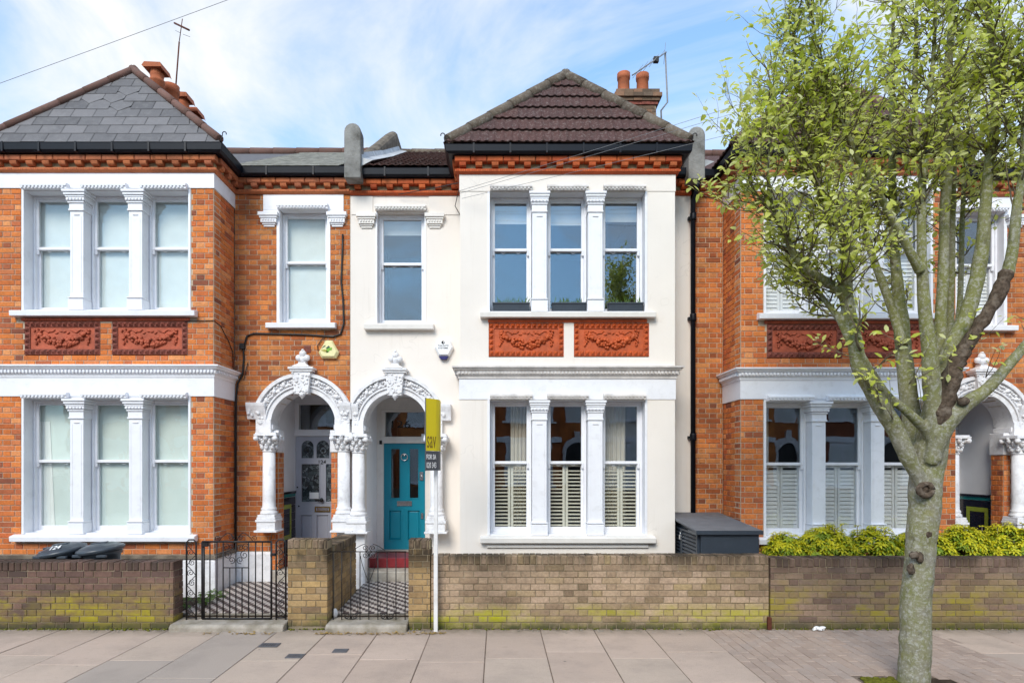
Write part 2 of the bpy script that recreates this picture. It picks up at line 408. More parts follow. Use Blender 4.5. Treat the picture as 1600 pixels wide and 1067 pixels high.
M['step_stone'] = plain('step_stone', (0.44, 0.40, 0.34), 0.9, 0.2, 8, 0.4, 50, 0.2, dirt=(6, 0.45, 0.75, 0.6, (0.15, 0.10, 0.06)))
M['tile_white'] = plain('cream_path_tile', (0.52, 0.46, 0.41), 0.6, 0.12, 9, dirt=(3, 0.5, 0.85, 0.5, (0.28, 0.22, 0.18)))
M['tile_black'] = plain('dark_path_tile', (0.07, 0.048, 0.045), 0.6, 0.2, 9, dirt=(3, 0.5, 0.85, 0.4, (0.14, 0.11, 0.09)))
M['dado_dark'] = plain('dark_glazed_tile', (0.020, 0.010, 0.012), 0.15, 0.3, 14)
M['dado_green'] = plain('lime_glazed_tile', (0.36, 0.42, 0.03), 0.2, 0.1, 14)
M['dado_teal'] = plain('teal_glazed_tile', (0.02, 0.22, 0.20), 0.2, 0.1, 14)
M['soil'] = plain('garden_soil', (0.055, 0.040, 0.028), 0.95, 0.4, 14, 1.0, 40, 0.1)
M['litter_leaf'] = plain('dead_leaf', (0.34, 0.22, 0.06), 0.8, 0.5, 30)
M['moss'] = plain('moss', (0.13, 0.13, 0.018), 0.95, 0.4, 30, 1.0, 80, 0.1)
M['rust'] = plain('rusty_iron', (0.11, 0.035, 0.020), 0.8, 0.3, 30, 0.5, 80, 0.2)
M['grate'] = plain('cast_iron', (0.12, 0.12, 0.13), 0.55, 0.3, 40, 0.3, 100, 0.5)
M['pot'] = plain('chimney_pot_clay', (0.42, 0.125, 0.055), 0.75, 0.2, 6, 0.4, 60, 0.25, dirt=(4, 0.5, 0.8, 0.6, (0.13, 0.06, 0.04)))

def roof_mats():
    b = NB('brown_concrete_tile')
    c = b.ramp(b.rand(), [(0, (0.062, 0.034, 0.030)), (0.5, (0.092, 0.046, 0.040)), (1, (0.078, 0.043, 0.040))])
    n = b.noise(26, 7, 0.75)
    c = b.mix(b.ramp(n, [(0.52, 0), (0.68, 0.6)]), c, (0.30, 0.26, 0.24))          # lichen flecks
    n2 = b.noise(7, 5, 0.6)
    c = b.mix(b.ramp(n2, [(0.5, 0), (0.8, 0.55)]), c, (0.05, 0.035, 0.03))
    M['roof_tile'] = b.finish(c, 0.9, (b.noise(70, 4), 0.5, 0.008), spec=0.2)
    b = NB('grey_slate')
    c = b.ramp(b.rand(), [(0, (0.105, 0.100, 0.103)), (0.4, (0.145, 0.138, 0.140)), (0.8, (0.18, 0.17, 0.172)), (1, (0.125, 0.119, 0.121))])
    c = b.mix(b.ramp(b.noise(11, 6, 0.7), [(0.5, 0), (0.8, 0.4)]), c, (0.27, 0.26, 0.25))
    c = b.mix(b.ramp(b.noise(3.5, 5, 0.6), [(0.55, 0), (0.8, 0.6)]), c, (0.06, 0.058, 0.06))
    M['slate'] = b.finish(c, 0.7, (b.noise(50, 4), 0.35, 0.006), spec=0.3)
    b = NB('clay_hip_tile')
    c = b.ramp(b.rand(), [(0, (0.14, 0.075, 0.060)), (1, (0.20, 0.11, 0.088))])
    c = b.mix(b.ramp(b.noise(14, 6, 0.7), [(0.45, 0), (0.7, 0.65)]), c, (0.11, 0.085, 0.07))
    M['hip_clay'] = b.finish(c, 0.9, (b.noise(70, 4), 0.6, 0.01), spec=0.2)
    b = NB('mossy_hip_tile')
    c = b.ramp(b.rand(), [(0, (0.10, 0.075, 0.058)), (1, (0.16, 0.125, 0.095))])
    c = b.mix(b.ramp(b.noise(22, 7, 0.75), [(0.48, 0), (0.66, 0.6)]), c, (0.30, 0.28, 0.23))
    M['hip_grey'] = b.finish(c, 0.95, (b.noise(60, 4), 0.7, 0.012), spec=0.15)
roof_mats()

M['old_slate'] = plain('lichened_old_slate', (0.30, 0.29, 0.25), 0.9, 0.3, 9, 0.6, 40, 0.2, dirt=(7, 0.45, 0.7, 0.7, (0.10, 0.095, 0.085)))
def glass_mat(name, ior, tint=(1, 1, 1), wav=0.012):
    b = NB(name)
    # Schlick reflectance of one face, the same from both sides of the thin pane
    dt = b.n('ShaderNodeVectorMath', operation='DOT_PRODUCT'); b.l(b.geo.outputs['Normal'], dt.inputs[0]); b.l(b.geo.outputs['Incoming'], dt.inputs[1])
    sch = b.math('POWER', b.math('SUBTRACT', 1.0, b.math('ABSOLUTE', dt.outputs['Value']), clamp=True), 5.0)
    fr = b.math('MULTIPLY_ADD', sch, 1.0 - ior, ior)
    tr = b.n('ShaderNodeBsdfTransparent'); tr.inputs[0].default_value = (*tint, 1)
    gl = b.n('ShaderNodeBsdfGlossy'); gl.inputs['Roughness'].default_value = 0.0; gl.inputs[0].default_value = (0.80, 0.90, 1.0, 1)
    bu = b.n('ShaderNodeBump'); bu.inputs['Strength'].default_value = 0.25; bu.inputs['Distance'].default_value = wav
    b.l(b.noise(2.2, 2), bu.inputs['Height']); b.l(bu.outputs[0], gl.inputs['Normal'])
    m = b.n('ShaderNodeMixShader'); b.l(fr, m.inputs[0]); b.l(tr.outputs[0], m.inputs[1]); b.l(gl.outputs[0], m.inputs[2])
    b.l(m.outputs[0], b.out.inputs[0])
    return b.mat
M['glass'] = glass_mat('window_glass', 0.11, (0.985, 0.99, 0.985), 0.004)
M['glass_plain'] = glass_mat('thin_window_glass', 0.045, (0.97, 0.99, 0.98))

def leaded():
    b = NB('leaded_stained_glass')
    v = b.n('ShaderNodeTexVoronoi', feature='DISTANCE_TO_EDGE'); v.inputs['Scale'].default_value = 17
    v2 = b.n('ShaderNodeTexVoronoi'); v2.inputs['Scale'].default_value = 17
    b.l(b.geo.outputs['Position'], v.inputs['Vector']); b.l(b.geo.outputs['Position'], v2.inputs['Vector'])
    c = b.ramp(v2.outputs['Color'], [(0.2, (0.03, 0.04, 0.045)), (0.5, (0.12, 0.15, 0.16)), (0.7, (0.22, 0.25, 0.27)), (0.9, (0.02, 0.03, 0.05))])
    c = b.mix(b.ramp(v.outputs['Distance'], [(0.03, 1), (0.06, 0)]), c, (0.02, 0.02, 0.022))
    return b.finish(c, 0.12, None, 0, 0.6)
M['leaded'] = leaded()

def pave_mats():
    b = NB('concrete_paving')
    c = b.ramp(b.rand(), [(0, (0.45, 0.345, 0.275)), (0.4, (0.53, 0.41, 0.33)), (0.7, (0.49, 0.39, 0.31)), (1, (0.43, 0.345, 0.285))])
    c = b.mix(1.0, c, b.ramp(b.noise(160, 3, 0.8), [(0.3, 0.80), (0.7, 1.16)]), 'MULTIPLY')
    c = b.mix(b.ramp(b.noise(1.7, 7, 0.62), [(0.48, 0), (0.8, 0.45)]), c, (0.20, 0.165, 0.14))
    sc2 = b.noise(0.55, 4, 0.6)
    c = b.mix(b.ramp(sc2, [(0.42, 0), (0.62, 0.22)]), c, (0.25, 0.215, 0.185))
    vo = b.n('ShaderNodeTexVoronoi'); vo.inputs['Scale'].default_value = 3.2; b.l(b.geo.outputs['Position'], vo.inputs['Vector'])
    c = b.mix(b.ramp(vo.outputs['Distance'], [(0.045, 0.75), (0.062, 0)]), c, (0.15, 0.13, 0.115))       # old chewing gum
    vo2 = b.n('ShaderNodeTexVoronoi'); vo2.inputs['Scale'].default_value = 7.7; b.l(b.geo.outputs['Position'], vo2.inputs['Vector'])
    c = b.mix(b.ramp(vo2.outputs['Distance'], [(0.03, 0.5), (0.045, 0)]), c, (0.62, 0.57, 0.50))
    c = b.mix(b.ramp(b.noise(9, 6, 0.75, b.scaled((1, 2.2, 1))), [(0.55, 0), (0.75, 0.4)]), c, (0.24, 0.19, 0.15))
    y = b.xyz()['Y']
    e = b.n('ShaderNodeMapRange'); e.inputs['From Min'].default_value = 6.95; e.inputs['From Max'].default_value = 7.3; b.l(y, e.inputs[0])
    c = b.mix(b.math('MULTIPLY', e.outputs[0], b.ramp(b.noise(5, 6, 0.7), [(0.3, 0.15), (0.65, 0.9)])), c, (0.12, 0.105, 0.07))   # grime under the wall
    M['slab'] = b.finish(c, 0.9, (b.noise(220, 3), 0.35, 0.004), spec=0.25)
    b = NB('grey_concrete_paving')
    c = b.mix(1.0, (0.385, 0.322, 0.272), b.ramp(b.noise(160, 3, 0.8), [(0.3, 0.80), (0.7, 1.16)]), 'MULTIPLY')
    c = b.mix(b.ramp(b.noise(1.7, 7, 0.62), [(0.48, 0), (0.8, 0.35)]), c, (0.15, 0.135, 0.12))
    M['slab_grey'] = b.finish(c, 0.9, (b.noise(220, 3), 0.35, 0.004), spec=0.25)
    b = NB('block_paving')
    c = b.ramp(b.rand(), [(0, (0.35, 0.265, 0.215)), (0.5, (0.41, 0.315, 0.255)), (1, (0.37, 0.295, 0.25))])
    c = b.mix(1.0, c, b.ramp(b.noise(150, 3, 0.8), [(0.3, 0.78), (0.7, 1.2)]), 'MULTIPLY')
    c = b.mix(b.ramp(b.noise(1.7, 7, 0.62), [(0.48, 0), (0.8, 0.5)]), c, (0.17, 0.14, 0.12))
    M['block'] = b.finish(c, 0.9, (b.noise(220, 3), 0.4, 0.004), spec=0.25)
    M['joint'] = plain('joint_sand', (0.20, 0.155, 0.12), 0.95, 0.35, 12, 0.6, 90, 0.1)
    M['asphalt'] = plain('asphalt', (0.055, 0.054, 0.053), 0.9, 0.25, 5, 0.8, 200, 0.2)
    M['kerb'] = plain('granite_kerb', (0.30, 0.29, 0.28), 0.8, 0.2, 20, 0.4, 100, 0.3)
    M['concrete'] = plain('old_concrete', (0.36, 0.32, 0.27), 0.95, 0.25, 8, 0.7, 60, 0.15, dirt=(5, 0.45, 0.72, 0.75, (0.15, 0.125, 0.07)))
pave_mats()

def plant_mats():
    def leaf(name, stops, trans):
        b = NB(name)
        c = b.ramp(b.rand(), stops)
        c = b.mix(b.ramp(b.noise(30, 3), [(0.4, 0), (0.8, 0.35)]), c, (0.30, 0.33, 0.13))
        d = b.n('ShaderNodeBsdfPrincipled'); d.inputs['Roughness'].default_value = 0.45; d.inputs['Specular IOR Level'].default_value = 0.35
        t = b.n('ShaderNodeBsdfTranslucent')
        b.l(c, d.inputs['Base Color']); b.l(c, t.inputs[0])
        m = b.n('ShaderNodeMixShader'); m.inputs[0].default_value = trans
        b.l(d.outputs[0], m.inputs[1]); b.l(t.outputs[0], m.inputs[2]); b.l(m.outputs[0], b.out.inputs[0])
        return b.mat
    M['leaf'] = leaf('spring_leaf', [(0, (0.52, 0.60, 0.06)), (0.3, (0.66, 0.71, 0.11)), (0.6, (0.74, 0.77, 0.22)), (0.85, (0.80, 0.80, 0.44)), (1, (0.58, 0.66, 0.08))], 0.52)
    M['shrub_young'] = leaf('yellow_shrub_leaf', [(0, (0.58, 0.56, 0.014)), (0.5, (0.78, 0.68, 0.018)), (1, (0.66, 0.66, 0.03))], 0.3)
    M['shrub_old'] = leaf('green_shrub_leaf', [(0, (0.14, 0.24, 0.014)), (0.5, (0.28, 0.38, 0.020)), (1, (0.42, 0.48, 0.03))], 0.3)
    M['weed'] = leaf('low_plant_leaf', [(0, (0.05, 0.12, 0.02)), (1, (0.12, 0.22, 0.04))], 0.3)
    b = NB('green_bark')
    x = b.scaled((1, 1, 0.45))
    c = b.ramp(b.noise(5, 6, 0.6), [(0.36, (0.26, 0.24, 0.185)), (0.52, (0.235, 0.225, 0.13)), (0.66, (0.20, 0.205, 0.075))])
    hz = b.n('ShaderNodeMapRange'); hz.inputs['From Min'].default_value = 1.7; hz.inputs['From Max'].default_value = 3.2; b.l(b.xyz()['Z'], hz.inputs[0])
    c = b.mix(b.math('MULTIPLY', hz.outputs[0], b.ramp(b.noise(2.6, 5, 0.6), [(0.32, 0.1), (0.52, 0.85)])), c, (0.20, 0.205, 0.06))   # algae on the limbs
    c = b.mix(b.ramp(b.noise(34, 7, 0.75), [(0.49, 0), (0.60, 0.75)]), c, (0.42, 0.41, 0.36))       # lichen
    c = b.mix(b.ramp(b.noise(16, 6, 0.7, x), [(0.55, 0), (0.68, 0.6)]), c, (0.085, 0.075, 0.055))
    c = b.mix(b.ramp(b.noise(3.2, 5, 0.6), [(0.62, 0), (0.72, 0.6)]), c, (0.26, 0.25, 0.03))
    hb = b.math('ADD', b.noise(28, 6, 0.75, x), b.noise(60, 5, 0.7))
    M['bark'] = b.finish(c, 0.9, (hb, 0.7, 0.012), spec=0.2)
    M['bark_dead'] = plain('dead_split_bark', (0.11, 0.080, 0.058), 0.95, 0.6, 30, 1.0, 50, 0.1, dirt=(14, 0.5, 0.7, 0.7, (0.24, 0.20, 0.16)))
    M['twig'] = plain('twig_bark', (0.15, 0.12, 0.075), 0.9, 0.3, 30)
plant_mats()

# ------------------------------------------------------------------ ground and street
TEXTS = {}
def text_mesh(s, extrude=0.004, bold=0.0):
    key = (s, extrude, bold)
    if key not in TEXTS:
        cu = bpy.data.curves.new('lettering', 'FONT'); cu.body = s; cu.size = 1.0; cu.extrude = extrude; cu.offset = bold
        cu.resolution_u = 3
        ob = bpy.data.objects.new('lettering', cu); COL.objects.link(ob)
        dg = bpy.context.evaluated_depsgraph_get()
        me = bpy.data.meshes.new_from_object(ob.evaluated_get(dg))
        bpy.data.objects.remove(ob); bpy.data.curves.remove(cu)
        TEXTS[key] = me
    return TEXTS[key]
for s_ in ('124', '126', 'sav', 'FOR SA', '020 343', 'TAILGATE', 'SYSTEMS', '020 8888 7161'):
    text_mesh(s_)
text_mesh('FOR SA', 0.004, 0.012); text_mesh('TAILGATE', 0.004, 0.012); text_mesh('SYSTEMS', 0.004, 0.012); text_mesh('124', 0.004, 0.02)

def lettering(s, org, right, up, width, mat, parent, height=None, name='lettering', bold=0.0):
    """flat lettering whose lower corner stands at org, width metres wide"""
    src = text_mesh(s, 0.004, bold); me = src.copy(); me.materials.clear(); me.materials.append(mat)
    xs = [v.co.x for v in me.vertices]; ys = [v.co.y for v in me.vertices]
    wx = max(xs) - min(xs); hy = max(ys) - min(ys)
    kx = width / wx; ky = (height / hy) if height else kx
    r = Vector(right).normalized(); u = Vector(up).normalized(); n = r.cross(u)
    po = ORG[parent.name]
    for v in me.vertices:
        c = v.co
        v.co = Vector(org) + OFF - po + r * ((c.x - min(xs)) * kx) + u * ((c.y - min(ys)) * ky) + n * (c.z * 0.25)
    ob = bpy.data.objects.new(name, me); link(ob, parent); ORG[ob.name] = po
    return ob

def structure(mb, name, mat, **k):
    return mb.build(name, mat, None, kind='structure', **k)

b = MB(); b.box(-220, 220, -9.2, 4.55, -0.6, -0.12); structure(b, 'road', M['asphalt'])
b = MB(); b.box(-220, 220, -220, -9.2, -0.7, 0.0); b.box(-220, 220, 9.0, 220, -0.7, -0.02); structure(b, 'ground', M['asphalt'])
b = MB(); b.box(-60, 60, 4.70, 8.99, -0.6, -0.006); pavement = structure(b, 'pavement', M['joint'])
kerb = MB()
for i in range(40):
    kerb.box(-18 + i * 0.915, -18 + i * 0.915 + 0.907, 4.552, 4.696, -0.5, 0.012)
structure(kerb, 'kerb', M['kerb'], bevel=0.012)

def slab(x0, x1, y0, y1, mat, name='paving_slab', j=0.005, th=0.05):
    m = MB()
    t = [U(-0.0025, 0.0025) for _ in range(4)]
    c = 0.004
    zz = U(-0.0015, 0.0015)
    x0 += j; x1 -= j; y0 += j; y1 -= j
    top = [(x0+c, y0+c, zz+t[0]), (x1-c, y0+c, zz+t[1]), (x1-c, y1-c, zz+t[2]), (x0+c, y1-c, zz+t[3])]
    mid = [(x0, y0, zz+t[0]-c), (x1, y0, zz+t[1]-c), (x1, y1, zz+t[2]-c), (x0, y1, zz+t[3]-c)]
    bot = [(p[0], p[1], -th) for p in mid]
    m.add(top + mid + bot, [(0,1,2,3)] + [(4+i, 4+(i+1)%4, (i+1)%4, i) for i in range(4)] + [(8+i, 8+(i+1)%4, 4+(i+1)%4, 4+i) for i in range(4)])
    return m.build(name, mat, pavement)

cols = [(-7.70,-7.05,6.3),(-7.05,-6.42,6.0),(-6.42,-5.78,6.35),(-5.78,-5.15,6.05),(-5.15,-4.52,6.3),(-4.52,-3.88,6.0),(-3.88,-3.22,6.137),(-3.22,-2.57,5.62),(-2.57,-1.98,6.12),
        (-1.98,-1.39,6.32),(-1.39,-0.78,6.157),(-0.78,-0.13,6.08),(-0.13,0.50,6.20),(0.50,1.13,6.41),(1.13,1.74,6.20),(1.74,2.40,6.41),
        (4.98,5.62,6.36),(5.62,6.25,6.10),(6.25,6.9,6.4),(6.9,7.5,6.1)]
for (a, c, y) in cols:
    top = 7.27
    ys = [top, y, y - 0.92, max(4.70, y - 1.84)] if y - 1.84 > 4.75 else [top, y, y - 0.9, 4.70]
    for k in range(3):
        grey = (abs(a + 3.88) < 0.01 and k >= 1) or (abs(a + 3.22) < 0.01 and k <= 1)
        slab(a, c, ys[k + 1], ys[k], M['slab_grey' if grey else 'slab'])
# block paving where the street tree stands, blocks running away from the road
TREE = (3.72, 5.50)
x = 2.40
k = 0
while x < 4.97:
    y = 4.70 - (0.1 if k % 2 else 0.0)
    while y < 7.27:
        y0, y1 = max(y, 4.70), min(y + 0.2, 7.27)
        cx_, cy_ = x + 0.053, (y0 + y1) / 2
        if not (abs(cx_ - TREE[0]) < 0.42 and cy_ < 5.66) and y1 - y0 > 0.03 and y1 > 5.42:
            slab(x, x + 0.107, y0, y1, M['block'], 'paving_block', 0.0028, 0.04)
        y += 0.2
    x += 0.107; k += 1
b = MB()
b.add([(TREE[0]-0.43, 4.9, -0.004), (TREE[0]+0.43, 4.9, -0.004), (TREE[0]+0.43, 5.64, -0.004), (TREE[0]-0.43, 5.64, -0.004)], [(0, 1, 2, 3)])
structure(b, 'tree_pit', M['soil'])
def scatter(name, mat, n, xr, yr, z, size, squash=0.5):
    m = MB()
    for _ in range(n):
        r = U(*size)
        m.blob((U(*xr), U(*yr), z), (r, r * U(0.6, 1.2), r * squash), 6, 3)
    return m.build(name, mat, None, kind='stuff')
scatter('moss', M['moss'], 240, (TREE[0]-0.42, TREE[0]-0.12), (5.34, 5.64), 0.0, (0.012, 0.03))
# fallen leaf scraps and grit along the foot of the walls
m = MB()
for _ in range(420):
    x = U(-7, 6.5); y = 7.27 - abs(R.gauss(0, 0.05)) - 0.01
    r = U(0.005, 0.016)
    m.blob((x, y, 0.004), (r, r * U(0.5, 1.2), r * 0.35), 5, 3)
m.build('leaf_litter', M['concrete'], None, kind='stuff')
m = MB()
for _ in range(190):
    x = U(-2.1, -0.6) if R.random() < .75 else U(-3.4, -2.6); y = 7.05 + abs(R.gauss(0, 0.05))
    r = U(0.008, 0.022); g = U(0, 6.28)
    m.add([(x+r*math.cos(g), y+r*math.sin(g), 0.006), (x+r*math.cos(g+1.6), y+r*math.sin(g+1.6), U(.006,.02)), (x-r*math.cos(g), y-r*math.sin(g), 0.008), (x-r*.6*math.cos(g+1.6), y-r*.6*math.sin(g+1.6), U(.006,.02))], [(0,1,2,3)])
m.build('dead_leaves', M['litter_leaf'], None, kind='stuff')
m = MB()
for _ in range(420):
    x = R.choice((U(-7, -3.9), U(-2.5, 6.6))); y = 7.285 - abs(R.gauss(0, 0.018)); r = U(0.008, 0.022)
    m.blob((x, y, 0.004), (r, r, r * 0.7), 5, 3)
m.build('moss', M['moss'], None, kind='stuff')

# ------------------------------------------------------------------ brick laying
BR = {}
def brick_mesh(wd, ht, face, mat, name='brick', dp=0.05, ch=0.004):
    key = (round(wd, 3), round(ht, 3), face, mat.name, name)
    if key in BR: return BR[key]
    m = MB(); brick_geo(m, (0, 0, 0), wd, ht, face, dp, ch)
    BR[key] = m.mesh(name, mat, off=False)
    return BR[key]

def brick_geo(m, c, wd, ht, face, dp=0.05, ch=0.004):
    w2, h2 = wd / 2, ht / 2
    q = [(-w2+ch, 0, -h2+ch), (w2-ch, 0, -h2+ch), (w2-ch, 0, h2-ch), (-w2+ch, 0, h2-ch),
         (-w2, ch, -h2), (w2, ch, -h2), (w2, ch, h2), (-w2, ch, h2), (-w2, dp, -h2), (w2, dp, -h2), (w2, dp, h2), (-w2, dp, h2)]
    if face == 'R': q = [(-p[1], p[0], p[2]) for p in q]
    elif face == 'L': q = [(p[1], -p[0], p[2]) for p in q]
    elif face == 'B': q = [(-p[0], -p[1], p[2]) for p in q]
    m.add([(c[0]+p[0], c[1]+p[1], c[2]+p[2]) for p in q],
          [(0,1,2,3)] + [(4+i, 4+(i+1)%4, (i+1)%4, i) for i in range(4)] + [(8+i, 8+(i+1)%4, 4+(i+1)%4, 4+i) for i in range(4)])

def intervals(u0, u1, z, holes):
    iv = [(u0, u1)]
    for h in holes:
        for (a, c) in h(z):
            nv = []
            for (p, q) in iv:
                if c <= p or a >= q: nv.append((p, q)); continue
                if a > p: nv.append((p, a))
                if c < q: nv.append((c, q))
            iv = nv
    return [(p, q) for (p, q) in iv if q - p > 0.02]

def rect(a, c, z0, z1):
    a, c = min(a, c), max(a, c)
    return lambda z: [(a, c)] if z0 < z < z1 else []
def arch_hole(cx, r, zc):
    def f(z):
        if z < zc: return [(cx - r, cx + r)]
        d = r * r - (z - zc) ** 2
        return [(cx - math.sqrt(d), cx + math.sqrt(d))] if d > 0 else []
    return f

def lay(face, u0, u1, z0, z1, plane, holes=(), pitch=0.0752, bond='flemish', jw=0.0095, jit=0.003, first=0, jitter_end=0.0):
    """specs (x, y, z, width, height, face) of one brick skin"""
    out_ = []
    n = int(round((z1 - z0) / pitch)); pitch = (z1 - z0) / n
    unit = 0.338
    for k in range(n):
        zc = z0 + (k + 0.5) * pitch
        for (a, c) in intervals(u0, u1, zc, holes):
            ph = 0.0 if (k + first) % 2 else -unit / 2
            if bond == 'stretcher': seq = [0.225]; ph = 0.0 if k % 2 else -0.1125
            elif bond == 'header': seq = [0.1125]
            else: seq = [0.225, 0.113]
            u = math.floor((a - u0 - ph) / sum(seq)) * sum(seq) + u0 + ph
            i = 0
            while u < c:
                wd = seq[i % len(seq)]; i += 1
                p, q = max(u, a), min(u + wd, c)
                u += wd
                if q - p < 0.035: continue
                wdt = round((q - p - jw) / 0.005) * 0.005
                pr = plane + U(-jit, 0) * (1 if face in 'FL' else -1)
                uc = (p + q) / 2
                x_, y_ = (uc, pr) if face in 'FB' else (pr, uc)
                out_.append((x_, y_, zc, wdt, pitch - jw * 0.9, face))
    return out_

def backing(m, face, u0, u1, z0, z1, plane, thick, holes=(), step=0.0752, inset=0.006):
    """solid wall behind a brick skin, built in strips that leave the openings free"""
    n = max(1, int(round((z1 - z0) / step))); step = (z1 - z0) / n
    runs = []
    for k in range(n):
        iv = intervals(u0, u1, z0 + (k + 0.5) * step, holes)
        if runs and len(runs[-1][2]) == len(iv) and all(abs(a[0]-b_[0]) < 1e-6 and abs(a[1]-b_[1]) < 1e-6 for a, b_ in zip(runs[-1][2], iv)):
            runs[-1][1] = k + 1
        else: runs.append([k, k + 1, iv])
    for (k0, k1, iv) in runs:
        for (a, c) in iv:
            za, zb = z0 + k0 * step, z0 + k1 * step
            if face == 'F': m.box(a, c, plane + inset, plane + thick, za, zb)
            elif face == 'B': m.box(a, c, plane - thick, plane - inset, za, zb)
            elif face == 'R': m.box(plane - thick, plane - inset, a, c, za, zb)
            else: m.box(plane + inset, plane + thick, a, c, za, zb)

def put_bricks(specs, mat_of, parent, limit=290, name='brick', dp=0.05):
    """the bricks that show largest become objects, the rest one joined part"""
    def score(sp):
        x_, y_, z_ = sp[0], sp[1], sp[2] + OFF[2]
        px, py = VX + x_ * F / y_, VY - (z_ - EYE) * F / y_
        vis = 1.0 if (4 < px < 1596 and 4 < py < 1063) else 0.0
        if sp[5] == 'R': vis *= 0.25 if x_ < 0 else 0.0
        if sp[5] == 'L': vis *= 0.25 if x_ > 0 else 0.0
        return vis * sp[3] * sp[4] / (y_ * y_)
    sc = sorted(range(len(specs)), key=lambda i: -score(specs[i]))
    rest = {}
    for r, i in enumerate(sc):
        sp = specs[i]; mt = mat_of(sp)
        if r < limit and score(sp) > 0:
            place(name, brick_mesh(sp[3], sp[4], sp[5], mt, name, dp), sp[:3], parent)
        else:
            rest.setdefault(mt.name, (mt, MB()))
            brick_geo(rest[mt.name][1], sp[:3], sp[3], sp[4], sp[5], dp)
    for mt, mb in rest.values():
        mb.build('brickwork', mt, parent, kind='stuff', fix=False)

def sweep(m, path, prof, mi=0, smooth=False):
    """mitred moulding: closed profile of (out, z) carried along a level path of (x, y); out points to the right of travel"""
    n = len(path); N = []
    for i in range(n - 1):
        d = Vector((path[i+1][0]-path[i][0], path[i+1][1]-path[i][1])).normalized()
        N.append(Vector((d.y, -d.x)))
    rings = []
    for i in range(n):
        if i == 0: mt = N[0]
        elif i == n - 1: mt = N[-1]
        else:
            mt = (N[i-1] + N[i]) / (1 + N[i-1].dot(N[i]))
        rings.append([(path[i][0] + mt.x * o, path[i][1] + mt.y * o, z) for (o, z) in prof])
    k = len(prof)
    vs_ = [p for r in rings for p in r]
    fs = [tuple(range(k - 1, -1, -1)), tuple(range((n-1)*k, n*k))]
    for i in range(n - 1):
        for j in range(k):
            l = (j + 1) % k
            fs.append((i*k + j, i*k + l, (i+1)*k + l, (i+1)*k + j))
    m.add(vs_, fs, mi, smooth)

# ------------------------------------------------------------------ shared ornament meshes (origin at their own centre)
def capital_mesh():
    m = MB()
    m.lathe([(0.088, 0.0), (0.098, 0.01), (0.098, 0.025), (0.088, 0.035), (0.095, 0.10), (0.115, 0.18), (0.14, 0.235)], (0, 0, 0), 14)
    m.box(-0.165, 0.165, -0.165, 0.165, 0.236, 0.262); m.box(-0.15, 0.15, -0.15, 0.15, 0.262, 0.285)
    q = random.Random(3)
    for lv, (zz, rr, n) in enumerate(((0.075, 0.105, 8), (0.15, 0.125, 8), (0.205, 0.15, 8))):
        for i in range(n):
            g = 2 * math.pi * (i + 0.5 * (lv % 2)) / n
            m.blob((rr*math.cos(g), rr*math.sin(g), zz), (0.034, 0.034, 0.045), 6, 4)
            m.blob(((rr+.022)*math.cos(g), (rr+.022)*math.sin(g), zz + 0.028), (0.02, 0.02, 0.02), 6, 4)
    for sx in (-1, 1):
        for sy in (-1, 1):
            m.blob((sx*0.14, sy*0.14, 0.20), (0.042, 0.042, 0.042), 7, 4)
    return m.mesh('capital', M['white_old'], off=False)
CAPITAL = capital_mesh()

